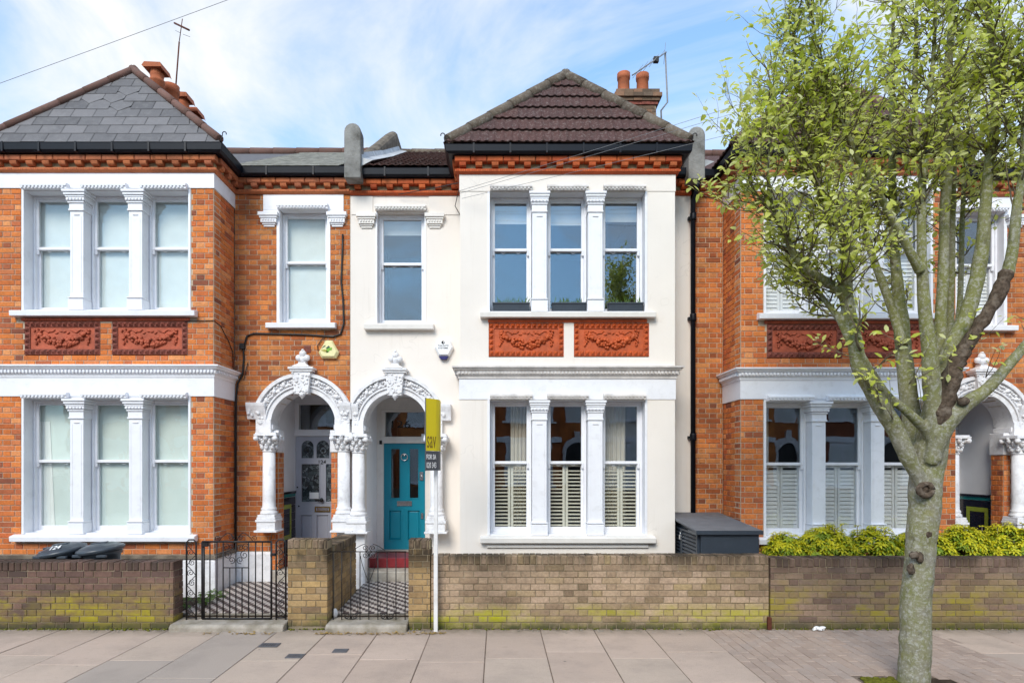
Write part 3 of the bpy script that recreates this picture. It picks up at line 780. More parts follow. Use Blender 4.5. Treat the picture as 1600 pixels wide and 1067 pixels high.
def swag_mesh(mat, wd=1.05, ht=0.46, seed=5, grid=True, matb=None):
    """terracotta garland panel: plate, pyramid border, swag of fruit; local x centre, z centre, front at y=0 going back"""
    q = random.Random(seed)
    m = MB()
    m.box(-wd/2, wd/2, 0.0, 0.05, -ht/2, ht/2)
    bw = 0.075
    m.box(-wd/2, wd/2, -0.012, 0.0, ht/2-bw, ht/2, 1); m.box(-wd/2, wd/2, -0.012, 0.0, -ht/2, -ht/2+bw, 1)
    m.box(-wd/2, -wd/2+bw, -0.012, 0.0, -ht/2+bw, ht/2-bw, 1); m.box(wd/2-bw, wd/2, -0.012, 0.0, -ht/2+bw, ht/2-bw, 1)
    def pyr(cx, cz, s):
        m.add([(cx-s, -0.012, cz-s), (cx+s, -0.012, cz-s), (cx+s, -0.012, cz+s), (cx-s, -0.012, cz+s), (cx, -0.05, cz)], [(0,1,4),(1,2,4),(2,3,4),(3,0,4)], 1)
    n = 14
    for i in range(n):
        cx = -wd/2 + bw/2 + (wd-bw) * i / (n-1)
        pyr(cx, ht/2-bw/2, 0.030); pyr(cx, -ht/2+bw/2, 0.030)
    for i in range(1, 5):
        cz = -ht/2 + bw/2 + (ht-bw) * i / 5
        pyr(-wd/2+bw/2, cz, 0.030); pyr(wd/2-bw/2, cz, 0.030)
    hw = wd/2 - bw - 0.07
    for i in range(90):
        t = q.uniform(-1, 1)
        x_ = t * hw * 0.86
        z_ = 0.075 - 0.145 * math.cos(t * 1.45) - 0.0
        th = 0.020 + 0.045 * math.cos(t * 1.4)
        dz_ = q.uniform(-1, 1)
        r_ = q.uniform(0.016, 0.032)
        m.blob((x_, -0.006 - 0.024 * (1 - abs(dz_)), z_ + dz_ * th), (r_, r_ * 0.9, r_ * q.uniform(0.7, 1.1)), 6, 4, 0, q.uniform(0, 3))
    for sx in (-1, 1):
        for i in range(16):
            g = q.uniform(0, 6.28); rr = q.uniform(0, 0.05)
            m.blob((sx*hw*0.90 + rr*math.cos(g), -0.012, 0.085 + rr*math.sin(g)), (0.020, 0.022, 0.015), 6, 4, 0, q.uniform(0, 3))
        for i in range(9):
            m.blob((sx*(hw*0.93) + q.uniform(-.028, .028), -0.01, 0.03 - i*0.014), (0.018, 0.02, 0.014), 6, 4, 0, q.uniform(0, 3))
        pts = [(sx*(hw*0.80 - 0.05*i), -0.006, 0.10 + 0.02*math.sin(i*1.9)) for i in range(5)]
        m.tube(pts, 0.009, 5)
    for i in range(8):
        x_ = -hw*0.5 + hw*i/7
        m.blob((x_, -0.006, 0.085 + 0.015*math.sin(i*2.3)), (0.028, 0.012, 0.009), 6, 4, 0, q.uniform(-.8, .8))
    return m.mesh('garland_panel', [mat, matb or mat], off=False)
SWAG = {'dull': swag_mesh(M['terra'], matb=M['terra_dull']), 'bright': swag_mesh(M['terra_bright'], matb=M['terra_bright'], seed=8)}

def slat_mesh(wd, mat, ht=0.042, tilt=0.6):
    m = MB()
    c, s_ = math.cos(tilt), math.sin(tilt)
    pr = [(-0.026, -0.003), (0.026, -0.003), (0.026, 0.003), (-0.026, 0.003)]
    m.prism([(a*c - b_*s_, a*s_ + b_*c) for a, b_ in pr], 'x', -wd/2, wd/2)
    return m.mesh('slat', mat, off=False)

# ------------------------------------------------------------------ windows
def ring(m, x0, x1, z0, z1, y0, y1, st, top, bot, mi=0):
    m.box(x0, x0+st, y0, y1, z0, z1, mi); m.box(x1-st, x1, y0, y1, z0, z1, mi)
    m.box(x0+st, x1-st, y0+0.001, y1-0.001, z1-top, z1, mi); m.box(x0+st, x1-st, y0+0.001, y1-0.001, z0, z0+bot, mi)

def sash_window(par, xa, xb, z0, z1, zm, Y, trim, glass='glass'):
    """a pair of sliding sashes in an opening; par is the window part"""
    xa, xb = min(xa, xb), max(xa, xb)
    fx, fz = 0.030, 0.028
    up = MB(); a, c = xa+fx, xb-fx
    ring(up, a, c, zm-0.02, z1-fz, Y+0.02, Y+0.058, 0.042, 0.045, 0.042)
    for x_ in (a, c - 0.042):                                         # horns
        up.prism([(Y+0.02, zm-0.021), (Y+0.058, zm-0.021), (Y+0.054, zm-0.075), (Y+0.028, zm-0.085)], 'x', x_+0.003, x_+0.039)
    up.build('sash', trim, par, bevel=0.005)
    lo = MB(); ring(lo, a, c, z0+0.018, zm+0.018, Y+0.062, Y+0.10, 0.042, 0.036, 0.078)
    for f in (0.3, 0.7):
        lo.tube([(a+(c-a)*f + 0.025*math.cos(g), Y+0.052, zm-0.026 - 0.018*math.sin(g)) for g in [i*math.pi/5 for i in range(6)]], 0.004, 5)
    lo.build('sash', trim, par, bevel=0.005)
    g = MB(); g.box(a+0.041, c-0.041, Y+0.036, Y+0.042, zm+0.021, z1-fz-0.044); g.build('pane', M[glass], par)
    g = MB(); g.box(a+0.041, c-0.041, Y+0.078, Y+0.084, z0+0.095, zm-0.017); g.build('pane', M[glass], par)

def cloth(x0, x1, y, z0, z1, amp, waves, mat, name, par, seed=0, flare=0.0):
    q = random.Random(seed); m = MB(); n = max(8, int(waves * 8)); rows = 7; ph = q.uniform(0, 6)
    vs_ = []
    for r in range(rows + 1):
        t = r / rows
        for i in range(n + 1):
            u = i / n
            x_ = x0 + (x1 - x0) * u * (1 + flare * (1 - t))
            vs_.append((x_, y + amp * math.sin(u*waves*6.283 + ph + 0.4*math.sin(t*3)) * (0.6 + 0.4*t) , z0 + (z1 - z0) * t))
    k = len(vs_)
    vs_ += [(p[0], p[1] + 0.006, p[2]) for p in vs_]
    fs = []
    for r in range(rows):
        for i in range(n):
            a = r*(n+1)+i
            fs.append((a, a+1, a+n+2, a+n+1)); fs.append((k+a, k+a+n+1, k+a+n+2, k+a+1))
    m.add(vs_, fs, 0, True)
    return m.build(name, mat, par, fix=False)

SL = {}
def louvres(par, x0, x1, y, z0, z1, mat, pitch, tilt, leaves=2):
    """shutter leaves with real slats; frame is one sub-part, each slat another"""
    fr = MB(); wl = (x1 - x0) / leaves
    for k in range(leaves):
        a = x0 + wl*k + 0.004; c = a + wl - 0.008
        ring(fr, a, c, z0, z1, y, y+0.028, 0.036, 0.05, 0.06)
        key = (round(c-a, 3), mat.name, tilt)
        if key not in SL: SL[key] = slat_mesh(c-a-0.074, mat, tilt=tilt)
        z_ = z0 + 0.06 + pitch*0.5
        while z_ < z1 - 0.05 - pitch*0.3:
            place('slat', SL[key], ((a+c)/2, y+0.014, z_), par); z_ += pitch
    fr.build('shutter', mat, par, bevel=0.003)

def head_ledge(m, x0, x1, z, y, proj):
    """the little dentilled shelf above an opening"""
    m.prism([(y+0.01, z), (y-proj*0.75, z), (y-proj*0.75, z+0.03), (y-proj, z+0.036), (y-proj, z+0.056), (y-proj*0.6, z+0.080), (y+0.01, z+0.084)], 'x', x0, x1)
    n = int((x1 - x0) / 0.05)
    for i in range(n):
        a = x0 + 0.012 + (x1 - x0 - 0.024) * i / n
        m.prism([(y-proj*0.75+0.002, z+0.008), (y-proj*0.97, z+0.012), (y-proj*0.97, z+0.033), (y-proj*0.75+0.002, z+0.033)], 'x', a, a+0.028)

def mullion(par, cx, cw, z0, z1, y, trim, q=0.85):
    m = MB()
    h = cw / 2
    m.box(cx-h, cx+h, y, y+0.24, z0, z1)
    m.box(cx-h*0.72, cx-h*0.66, y-0.004, y, z0+0.25, z1-0.36); m.box(cx+h*0.66, cx+h*0.72, y-0.004, y, z0+0.25, z1-0.36)
    m.box(cx-h*0.40, cx+h*0.40, y-0.012, y, z1-0.345, z1-0.33)
    m.build('mullion_column', trim, par, bevel=0.005)
    m = MB()
    for (e, a, c) in ((0.030, 0.0, 0.15), (0.018, 0.15, 0.165), (0.036, 0.165, 0.180)):
        m.box(cx-h-e*0.5, cx+h+e*0.5, y-e, y+0.16, z0+a, z0+c)
    m.build('column_base', trim, par, bevel=0.004)
    m = MB()
    for (e, a, c) in ((0.022, 0.285, 0.262), (0.012, 0.262, 0.18), (0.030, 0.18, 0.162), (0.045, 0.150, 0.105), (0.056, 0.105, 0.085), (0.072, 0.080, 0.048), (0.090, 0.045, 0.012)):
        m.box(cx-h-e*q, cx+h+e*q, y-e*(0.35+0.65*q/0.85), y+0.20, z1-a, z1-c)
    m.box(cx-h-0.012, cx+h+0.012, y-0.022, y+0.2, z1-0.162, z1-0.150)
    k = 5
    for i in range(k):
        a = cx - h - 0.02 + (cw + 0.04) * (i + 0.25) / k
        m.box(a, a + 0.02, y-0.054, y-0.044, z1-0.142, z1-0.115)
    m.build('capital', trim, par, bevel=0.003)

# ------------------------------------------------------------------ roof coverings
def tiled_slope(par, eL, eR, aL, aR, rows, tw, mat, name, prof='wave', limit=290, fancy=()):
    """tiles laid on the plane eave eL-eR to ridge aL-aR; each one an object"""
    eL, eR, aL, aR = map(Vector, (eL, eR, aL, aR))
    ux = (eR - eL).normalized()
    mid_e = (eL + eR) / 2
    up = (aL - eL); up = (up - ux * up.dot(ux)); Ls = up.length; up.normalize()
    nrm = ux.cross(up)
    if nrm.y > 0 and abs(nrm.y) > abs(nrm.x): nrm = -nrm
    if nrm.z < 0: nrm = -nrm
    W0 = (eR - eL).length
    l1 = (aL - eL).dot(ux); r1 = (aR - eL).dot(ux)
    gauge = Ls / rows
    org = ORG[par.name]
    joined = MB(); count = 0
    for r in range(rows):
        t0, t1 = r * gauge, (r + 1) * gauge + 0.03
        lo = lambda t: l1 * t / Ls
        hi = lambda t: W0 + (r1 - W0) * t / Ls
        u = -tw * (0.5 if (r % 2 and prof != 'wave') else 0.0) - tw
        j = -1
        while u < W0 + tw:
            j += 1
            ua, ub = u, u + tw; u += tw
            g = 0.001 if prof == 'wave' else 0.004
            a0, b0 = max(ua + g, lo(t0)), min(ub - g, hi(t0))
            a1, b1 = max(ua + g, lo(min(t1, Ls))), min(ub - g, hi(min(t1, Ls)))
            if b0 - a0 < 0.04: continue
            if b1 < a1: a1 = b1 = (a1 + b1) / 2
            n = (18 if limit else 6) if prof == 'wave' else 4
            m = MB(); vs_ = []
            dl = U(-0.003, 0.003) if prof == 'wave' else U(-0.004, 0.004); lift = U(0, 0.002)
            for i in range(n + 1):
                f = i / n
                x0_, x1_ = a0 + (b0-a0)*f, a1 + (b1-a1)*f
                def hgt(x_): 
                    if prof != 'wave': return 0.0
                    c = math.cos(x_ / tw * 3 * 2 * math.pi)
                    return 0.016 * max(0.0, c) ** 0.8 
                d0 = 0.0
                if (r, j) in fancy:
                    d0 = 0.12 * abs(2*f - 1) - (0.05)
                lip = 0.040 if prof == 'wave' else 0.012
                p0 = eL + ux*x0_ + up*(t0 + d0 - 0.012 + dl) + nrm*(lip + hgt(x0_) + lift)
                pb = eL + ux*x0_ + up*(t0 + d0 - 0.012 + dl) + nrm*(lip - (0.016 if prof == 'wave' else 0.008) + hgt(x0_)*0.8)
                p1 = eL + ux*x1_ + up*t1 + nrm*(0.006 + hgt(x1_)*0.9)
                vs_ += [p0, p1, pb]
            fs = []
            for i in range(n):
                k = 3*i
                fs += [(k, k+3, k+4, k+1), (k+2, k+5, k+3, k)]
            tgt = m if count < limit else joined
            tgt.add(vs_, fs, 0, False)
            if count < limit:
                m.build(name, mat, par, fix=False)
            count += 1
    joined.build(name + '_rows' if False else 'tiling', mat, par, kind='stuff', fix=False)

def hip_line(par, p, q, n, r, mat, name='hip_tile'):
    p, q = Vector(p), Vector(q)
    for i in range(n):
        a = p + (q - p) * (i / n) ; c = p + (q - p) * ((i + 1.12) / n)
        m = MB(); m.tube([a, a + (c-a)*0.5, c], [r*1.04, r, r*0.93], 10)
        m.build(name, mat, par)

# ------------------------------------------------------------------ the terraced houses
YB, YR = 8.60, 9.28            # planes of the bay front and of the set-back wall
Z_SILL0, Z_OPEN0 = 0.958, 2.843
Z_SILL1, Z_OPEN1 = 4.075, 5.740
Z_COR = 5.985                   # underside of the brick cornice
ZG, ZP = 0.15, 0.62             # garden level, top of the plinth

def house(c):
    global OFF
    OFF = Vector((0, 0, c['dz']))
    ox, s, brick = c['ox'], c['s'], c['brick']
    X = lambda x: ox + s * x
    trim = M[c['trim']]
    root = thing('terraced_house', (ox + s * 0.65, 9.28, 0.0), c['label'], 'house')
    x_out, x_par = -1.93, c['party']
    half, colc, colw = c['half'], c['colc'], c['colw']
    wx, acx = c['win_x'], c['arch_x']
    P = lambda pts: pts if s > 0 else [(q[0], q[1]) for q in reversed(pts)]
    fpath = P([(X(x_out), YR), (X(-1.5), YR), (X(-1.5), YB), (X(1.5), YB), (X(1.5), YR), (X(x_par), YR)])
    bpath = P([(X(-1.5), YR), (X(-1.5), YB), (X(1.5), YB), (X(1.5), YR)])

    # --- walls: mortar core with openings, bricks in front of it
    bay_holes = [rect(X(-half), X(half), Z_SILL0-0.09, Z_OPEN0), rect(X(-half), X(half), Z_SILL1-0.09, Z_OPEN1)]
    for sx in (-1, 1):
        pc = c['panel_x'][0 if sx < 0 else 1]
        bay_holes.append(rect(X(pc-0.525), X(pc+0.525), 3.455, 3.922))
    rec_holes = [rect(X(wx-0.36), X(wx+0.36), 4.06, 5.75), arch_hole(X(acx), 0.50, 2.533)]
    a_, c_ = sorted((X(-1.5), X(1.5)))
    ra, rc = sorted((X(1.5), X(x_par)))
    la, lc = sorted((X(x_out), X(-1.5)))
    core = MB()
    wallmat = M['mortar'] if brick else M['render']
    ins = 0.006 if brick else 0.0
    st = 0.0752 if brick else 0.03
    backing(core, 'F', a_+ (0 if brick else 0), c_, 0.0, Z_COR, YB, 0.23, bay_holes, st, ins)
    rside, lside = ('R', 'L') if s > 0 else ('L', 'R')
    for (xx, fc) in ((a_, 'L'), (c_, 'R')):
        backing(core, fc, YB+0.231, 9.2795, 0.0, Z_COR, xx, 0.23, [], 0.5, ins)
    backing(core, 'F', ra, rc, 0.0, Z_COR, YR, 0.25, rec_holes, st, ins)
    backing(core, 'F', la, lc, 0.0, Z_COR, YR, 0.25, [], 0.5, ins)
    core.build('wall', wallmat, root, fix=False)
    b_ = MB()
    x0_, x1_ = sorted((X(x_out), X(x_par)))
    b_.box(x0_, x1_, 16.0, 16.2, 0, 6.2)
    b_.box(x0_+0.001, x0_+0.11, YR+0.26, 15.99, 0, 6.2); b_.box(x1_-0.11, x1_-0.001, YR+0.26, 15.99, 0, 6.2)
    b_.build('rear_wall', M['cement'], root)
    specs = []
    if brick:
        zf0, zf1 = ZP + 0.05, 2.875      # ground storey brick, below the white frieze
        zp0, zp1 = 3.30, 5.77
        dark = set()
        bh = [rect(X(-half-0.035), X(half+0.035), Z_SILL0-0.10, 2.9), rect(X(-half-0.035), X(half+0.035), Z_SILL1-0.09, 5.8),
              rect(X(-half-0.10), X(half+0.10), 3.925, 3.99)] + bay_holes[2:]
        zc0 = zf0
        specs += lay('F', a_, c_, zf0, zf1, YB, bh)
        specs += lay('F', a_, c_, zp0, zp1, YB, bh)
        for (xx, fc) in ((a_, 'L'), (c_, 'R')):
            specs += lay(fc, YB+0.012, YR-0.004, zf0, zf1, xx, [], first=1)
            specs += lay(fc, YB+0.012, YR-0.004, zp0, zp1, xx, [], first=1)
        rb = rec_holes + [rect(X(wx-0.40), X(wx+0.40), 3.97, 5.7), rect(X(wx-0.60), X(wx+0.60), 5.69, 5.985), arch_hole(X(acx), 0.66, 2.533) if False else rect(0, 0, -2, -1)]
        inner_col = X(c['cols'][1])
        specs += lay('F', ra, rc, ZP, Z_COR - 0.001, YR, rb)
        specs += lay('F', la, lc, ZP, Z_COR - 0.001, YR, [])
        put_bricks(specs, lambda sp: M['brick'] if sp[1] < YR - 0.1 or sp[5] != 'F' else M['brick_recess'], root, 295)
        # plinth
        pl = MB()
        sweep(pl, fpath, [(0.002, 0.0), (0.030, 0.0), (0.030, ZP-0.04), (0.006, ZP-0.004), (0.002, ZP-0.004)])
        # keep the doorway free: the plinth stops at the arch
        pl2 = MB()
        path2 = P([(X(x_out), YR), (X(-1.5), YR), (X(-1.5), YB), (X(1.5), YB), (X(1.5), YR), (X(acx-0.5), YR)])
        sweep(pl2, path2, [(0.002, 0.0), (0.030, 0.0), (0.030, ZP-0.04), (0.008, ZP-0.006), (0.002, ZP-0.006)])
        pl2.build('plinth', M['white_old'], root)
        lg = MB(); sweep(lg, bpath, [(0.001, ZP-0.004), (0.045, ZP-0.004), (0.040, ZP+0.03), (0.001, ZP+0.045)]); lg.build('plinth_ledge', M['cement_brown'], root)
        fz = MB(); sweep(fz, bpath, [(0.0, 2.876), (0.012, 2.876), (0.012, 3.14), (0.0, 3.14)]); fz.build('frieze_band', trim, root)
        fz = MB(); sweep(fz, bpath, [(0.0, 5.775), (0.012, 5.775), (0.012, 5.984), (0.0, 5.984)])
        fz.build('frieze_band', trim, root)
    else:
        fz = MB(); sweep(fz, bpath, [(0.0, 2.853), (0.010, 2.853), (0.010, 3.14), (0.0, 3.14)]); fz.build('frieze_band', M['white'], root)
        fz = MB(); sweep(fz, bpath, [(0.0, 5.752), (0.008, 5.752), (0.008, 5.984), (0.0, 5.984)]); fz.build('frieze_band', M['render'], root)
        pb = MB(); pb.box(X(wx-0.42), X(wx-0.92), YR-0.012, YR, 5.695, 5.98); pb.box(X(wx+0.42), X(x_par-0.012), YR-0.012, YR, 5.695, 5.98); pb.build('wall_block', M['render'], root, bevel=0.006)
    # string course over the ground storey
    sc_ = MB(); zc = 3.14
    sweep(sc_, bpath, [(0.0, zc), (0.022, zc), (0.024, zc+0.03), (0.045, zc+0.055), (0.045, zc+0.105), (0.075, zc+0.115), (0.085, zc+0.135), (0.105, zc+0.145), (0.105, zc+0.166), (0.0, zc+0.176)])
    n = 62
    for i in range(n):
        xx = a_ - 0.03 + (c_ - a_ + 0.06) * (i + 0.5) / n
        sc_.box(xx-0.0135, xx+0.0135, YB-0.072, YB-0.044, zc+0.062, zc+0.098)
    for i in range(13):
        yy = YB + 0.66 * (i + 0.5) / 13
        sc_.box(c_+0.044, c_+0.072, yy-0.0135, yy+0.0135, zc+0.062, zc+0.098); sc_.box(a_-0.072, a_-0.044, yy-0.0135, yy+0.0135, zc+0.062, zc+0.098)
    sc_.build('string_course', M[c['course']], root)

    # --- the two storeys of the bay window
    for lv, (z0, z1, zm) in enumerate(((Z_SILL0, Z_OPEN0, 1.972), (Z_SILL1, Z_OPEN1, 5.0))):
        bw = MB()
        xa, xb = sorted((X(-half), X(half)))
        bw.box(xa-0.03, xa+0.004, YB-0.006, YB+0.26, z0, z1+0.03); bw.box(xb-0.004, xb+0.03, YB-0.006, YB+0.26, z0, z1+0.03)
        bw.box(xa+0.004, xb-0.004, YB+0.002, YB+0.26, z1-0.004, z1+0.04)
        bw.box(xa, xb, YB+0.02, YB+0.26, z0-0.02, z0+0.012)
        ops = [(-half, -colc-colw/2), (-colc+colw/2, colc-colw/2), (colc+colw/2, half)]
        for (p, q) in ops:
            p_, q_ = sorted((X(p), X(q)))
            ring(bw, p_+0.005, q_-0.005, z0+0.001, z1-0.005, YB+0.165, YB+0.27, 0.030, 0.028, 0.03)
        bay = bw.build('bay_window', trim, root, bevel=0.004)
        for cc in (-colc, colc):
            mullion(bay, X(cc), colw, z0, z1+0.005, YB, trim, 0.75 if brick else 0.52)
        for (p, q) in ops:
            p_, q_ = sorted((X(p), X(q)))
            hm = MB(); head_ledge(hm, p_+0.004, q_-0.004, z1+0.004, YB-0.012, 0.075); hm.build('window_head', M[c['course']] if not brick else trim, bay)
            sash_window(bay, p_, q_, z0, z1, zm, YB+0.165, trim, c['glass'])
        sl = MB()
        zs = z0 - 0.004
        sl.prism([(YB-0.10, zs-0.095), (YB+0.2, zs-0.095), (YB+0.2, zs), (YB-0.02, zs), (YB-0.105, zs-0.022)], 'x', xa-0.13, xb+0.13)
        if lv == 0 and not brick: sl.box(xa-0.04, xb+0.04, YB-0.035, YB+0.1, zs-0.165, zs-0.096)
        sl.build('window_sill', trim if brick else M['cream_trim'], bay, bevel=0.006)
        c['fill'](bay, lv, [tuple(sorted((X(p), X(q)))) for (p, q) in ops], z0, z1, zm, YB+0.165)
        rm = MB()
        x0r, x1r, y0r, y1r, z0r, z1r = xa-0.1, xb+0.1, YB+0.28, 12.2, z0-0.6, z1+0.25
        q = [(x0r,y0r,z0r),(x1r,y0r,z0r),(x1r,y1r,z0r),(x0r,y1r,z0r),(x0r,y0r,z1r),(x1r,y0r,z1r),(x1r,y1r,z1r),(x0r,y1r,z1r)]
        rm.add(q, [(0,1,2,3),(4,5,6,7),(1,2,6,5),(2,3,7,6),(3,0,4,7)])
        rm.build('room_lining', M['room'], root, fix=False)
    # garland panels and the strip over them
    for k in (0, 1):
        pc = c['panel_x'][k]
        place('garland_panel', SWAG['dull' if brick else 'bright'], (X(pc), YB + (0.010 if brick else 0.022), 3.688), root)
    ls = MB()
    xa, xb = sorted((X(-half-0.02), X(half+0.02)))
    ls.prism([(YB+0.02, 3.924), (YB-0.012, 3.924), (YB-0.028, 3.94), (YB-0.028, 3.962), (YB+0.02, 3.975)], 'x', xa, xb)
    for i in range(70):
        xx = xa + (xb - xa) * (i + 0.5) / 70
        ls.box(xx-0.009, xx+0.009, YB-0.034, YB-0.027, 3.942, 3.960)
    ls.build('panel_moulding', M['terra'] if brick else M['terra_bright'], root)

    # --- single window over the door
    z0, z1, zm = 4.06, 5.750, 5.005
    wa, wb = sorted((X(wx-0.36), X(wx+0.36)))
    sw = MB()
    sw.box(wa-0.045 if brick else wa-0.02, wa+0.004, YR-0.008, YR+0.26, z0, z1); sw.box(wb-0.004, wb+0.045 if brick else wb+0.02, YR-0.008, YR+0.26, z0, z1)
    sw.box(wa+0.004, wb-0.004, YR+0.002, YR+0.26, z1-0.004, z1+0.04)
    if brick:
        sw.box(wa-0.245, wb+0.245, YR-0.012, YR+0.01, 5.751, 5.984)
        sw.box(wa-0.245, wa-0.0005, YR-0.0125, YR+0.01, 5.70, 5.7505); sw.box(wb+0.0005, wb+0.245, YR-0.0125, YR+0.01, 5.70, 5.7505)
    ring(sw, wa+0.005, wb-0.005, z0+0.001, z1-0.005, YR+0.12, YR+0.23, 0.030, 0.028, 0.03)
    win = sw.build('landing_window', trim, root, bevel=0.004)
    for (p, q) in ((wa-0.30, wa-0.004), (wb+0.004, wb+0.30)):
        br = MB()
        for (e, za, zb) in ((0.02, 5.495, 5.525), (0.035, 5.525, 5.55), (0.055, 5.55, 5.615), (0.07, 5.615, 5.64), (0.085, 5.645, 5.70)):
            br.box(p + 0.085 - e, q - 0.085 + e - (0.0), YR-e, YR-0.001, za, zb)
        if brick or True:
            for i in range(5):
                a = p + 0.05 + (q-p-0.1) * (i+0.2) / 5
                br.box(a, a+0.022, YR-0.068, YR-0.056, 5.575, 5.605)
        br.build('bracket', trim if brick else M['cream_trim'], win, bevel=0.003)
    hm = MB(); head_ledge(hm, wa-0.02, wb+0.02, z1+0.002, YR-0.012, 0.075); hm.build('window_head', trim if brick else M['cream_trim'], win)
    sash_window(win, wa, wb, z0, z1, zm, YR+0.12, trim, c['glass'])
    sl = MB(); sl.prism([(YR-0.10, z0-0.10), (YR+0.15, z0-0.10), (YR+0.15, z0-0.004), (YR-0.02, z0-0.004), (YR-0.105, z0-0.026)], 'x', wa-0.18, wb+0.14)
    sl.build('window_sill', trim if brick else M['cream_trim'], win, bevel=0.006)
    c['fill1'](win, wa, wb, z0, z1, zm, YR+0.12)
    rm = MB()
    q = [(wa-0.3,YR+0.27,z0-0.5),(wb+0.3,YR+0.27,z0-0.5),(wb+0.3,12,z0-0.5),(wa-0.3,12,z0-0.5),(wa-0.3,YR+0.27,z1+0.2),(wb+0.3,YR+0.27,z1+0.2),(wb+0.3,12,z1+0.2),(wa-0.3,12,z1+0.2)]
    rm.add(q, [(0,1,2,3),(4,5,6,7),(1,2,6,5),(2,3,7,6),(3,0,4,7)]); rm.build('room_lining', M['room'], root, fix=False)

    # --- brick cornice under the eaves
    mould = M['moulded'] if not brick else M['moulded_dull']
    cm = MB()
    sweep(cm, fpath, [(0.0, 5.986), (0.028, 5.986), (0.052, 6.006), (0.052, 6.038), (0.030, 6.056), (0.0, 6.062)])
    cornice = cm.build('brick_cornice', mould, root)
    bead = MB()
    infill = MB(); sweep(infill, fpath, [(0.0, 6.0625), (0.012, 6.0625), (0.012, 6.20), (0.0, 6.20)]); infill.build('stone_course', M['stone'], cornice)
    segs = [('F', a_, c_, YB), ('F', ra, rc, YR), ('F', la, lc, YR), ('R', YB, YR, c_), ('L', YB, YR, a_)]
    DB = {}
    for (fc, u0, u1, pl_) in segs:
        if fc == 'F':
            if pl_ == YB: u0 -= 0.07; u1 += 0.07
        ln = u1 - u0; n = max(1, int(round(ln / 0.228))); p = ln / n
        for i in range(n):
            u = u0 + (i + 0.5) * p
            m1 = brick_mesh(round(p - 0.008, 3), 0.076, fc, mould, 'cornice_brick', 0.11, 0.008)
            pr = pl_ - 0.105 if fc in 'FL' else pl_ + 0.105
            pos = (u, pr, 6.162) if fc == 'F' else (pr, u, 6.162)
            place('cornice_brick', m1, pos, cornice)
            key = fc
            if key not in DB:
                dm = MB()
                prof = [(0.0, 0.0), (-0.055, 0.0), (-0.082, 0.016), (-0.092, 0.042), (-0.092, 0.060), (0.0, 0.060)]
                if fc == 'F': dm.prism(prof, 'x', -0.046, 0.046)
                elif fc == 'R': dm.prism([(-a, z) for a, z in prof], 'y', -0.046, 0.046)
                else: dm.prism(prof, 'y', -0.046, 0.046)
                DB[key] = dm.mesh('dentil', mould, off=False)
            place('dentil', DB[key], (u, pl_, 6.063) if fc == 'F' else (pl_, u, 6.063), cornice)
        nb = int(ln / 0.030)
        for i in range(nb):
            u = u0 + ln * (i + 0.5) / nb
            if fc == 'F': bead.box(u-0.009, u+0.009, pl_-0.0585, pl_-0.051, 6.010, 6.034)
            elif fc == 'R': bead.box(pl_+0.051, pl_+0.0585, u-0.009, u+0.009, 6.010, 6.034)
    bead.build('bead_course', mould, cornice, fix=False)

    # --- gutter and fascia
    gm = MB()
    sweep(gm, fpath, [(0.02, 6.2015), (0.085, 6.2015), (0.085, 6.315), (0.02, 6.315)])
    sweep(gm, fpath, [(0.080, 6.225), (0.095, 6.206), (0.150, 6.203), (0.183, 6.228), (0.190, 6.312), (0.182, 6.325), (0.088, 6.325), (0.080, 6.30)])
    gut = gm.build('gutter', M['gutter'], root)
    for (xx, yy) in [(a_ + (c_ - a_) * (i + 0.4) / 6, YB) for i in range(6)] + [(ra + 0.55, YR), (rc - 0.5, YR)]:
        gb = MB(); gb.box(xx-0.012, xx+0.012, yy-0.198, yy-0.084, 6.197, 6.331); gb.build('gutter_bracket', M['gutter'], gut)
    for (xx, q) in ((c_ + 0.18, 1), (a_ - 0.18, -1)):
        sp_ = MB(); sp_.tube([(xx-q*0.03, YB-0.17, 6.32), (xx, YB-0.17, 6.37), (xx+q*0.02, YB-0.17, 6.43)] + [(xx+q*(0.045+0.028*math.cos(g)), YB-0.17, 6.445+0.028*math.sin(g)) for g in [3.1-0.7*i for i in range(6)]], 0.007, 6)
        sp_.build('gutter_spike', M['iron'], gut)

    # --- roofs: main slope parallel to the street, hipped roof over the bay
    zr = 6.33
    rf = MB()
    x0_, x1_ = sorted((X(x_out), X(x_par)))
    rf.prism([(9.12, zr-0.02), (12.6, 8.27), (16.3, zr-0.02)], 'x', x0_+0.05, x1_-0.05)
    e0, e1, yE = a_ - 0.175, c_ + 0.175, YB - 0.175
    ax_, ay, az = c['apex']
    rf.add([(e0, yE, zr-0.004), (e1, yE, zr-0.004), (ax_-0.04, ay, az), (ax_+0.04, ay, az), (ax_-0.04, 12.7, az), (ax_+0.04, 12.7, az), (e0, 11.5, zr-0.004), (e1, 11.5, zr-0.004)],
           [(0,1,3,2), (0,2,4,6), (1,7,5,3), (2,3,5,4), (0,6,7,1), (4,5,7,6)])
    roof = rf.build('roof', M['slate'] if c['slate'] else M['roof_tile'], root)
    tm = M['slate'] if c['slate'] else M['roof_tile']
    tl = 'slate' if c['slate'] else 'roof_tile'
    tiled_slope(roof, (e0, yE, zr), (e1, yE, zr), (ax_-0.05, ay, az), (ax_+0.05, ay, az), c['rows'], 0.315 if c['slate'] else 0.33, tm, tl, 'flat' if c['slate'] else 'wave', 290, c.get('fancy', ()))
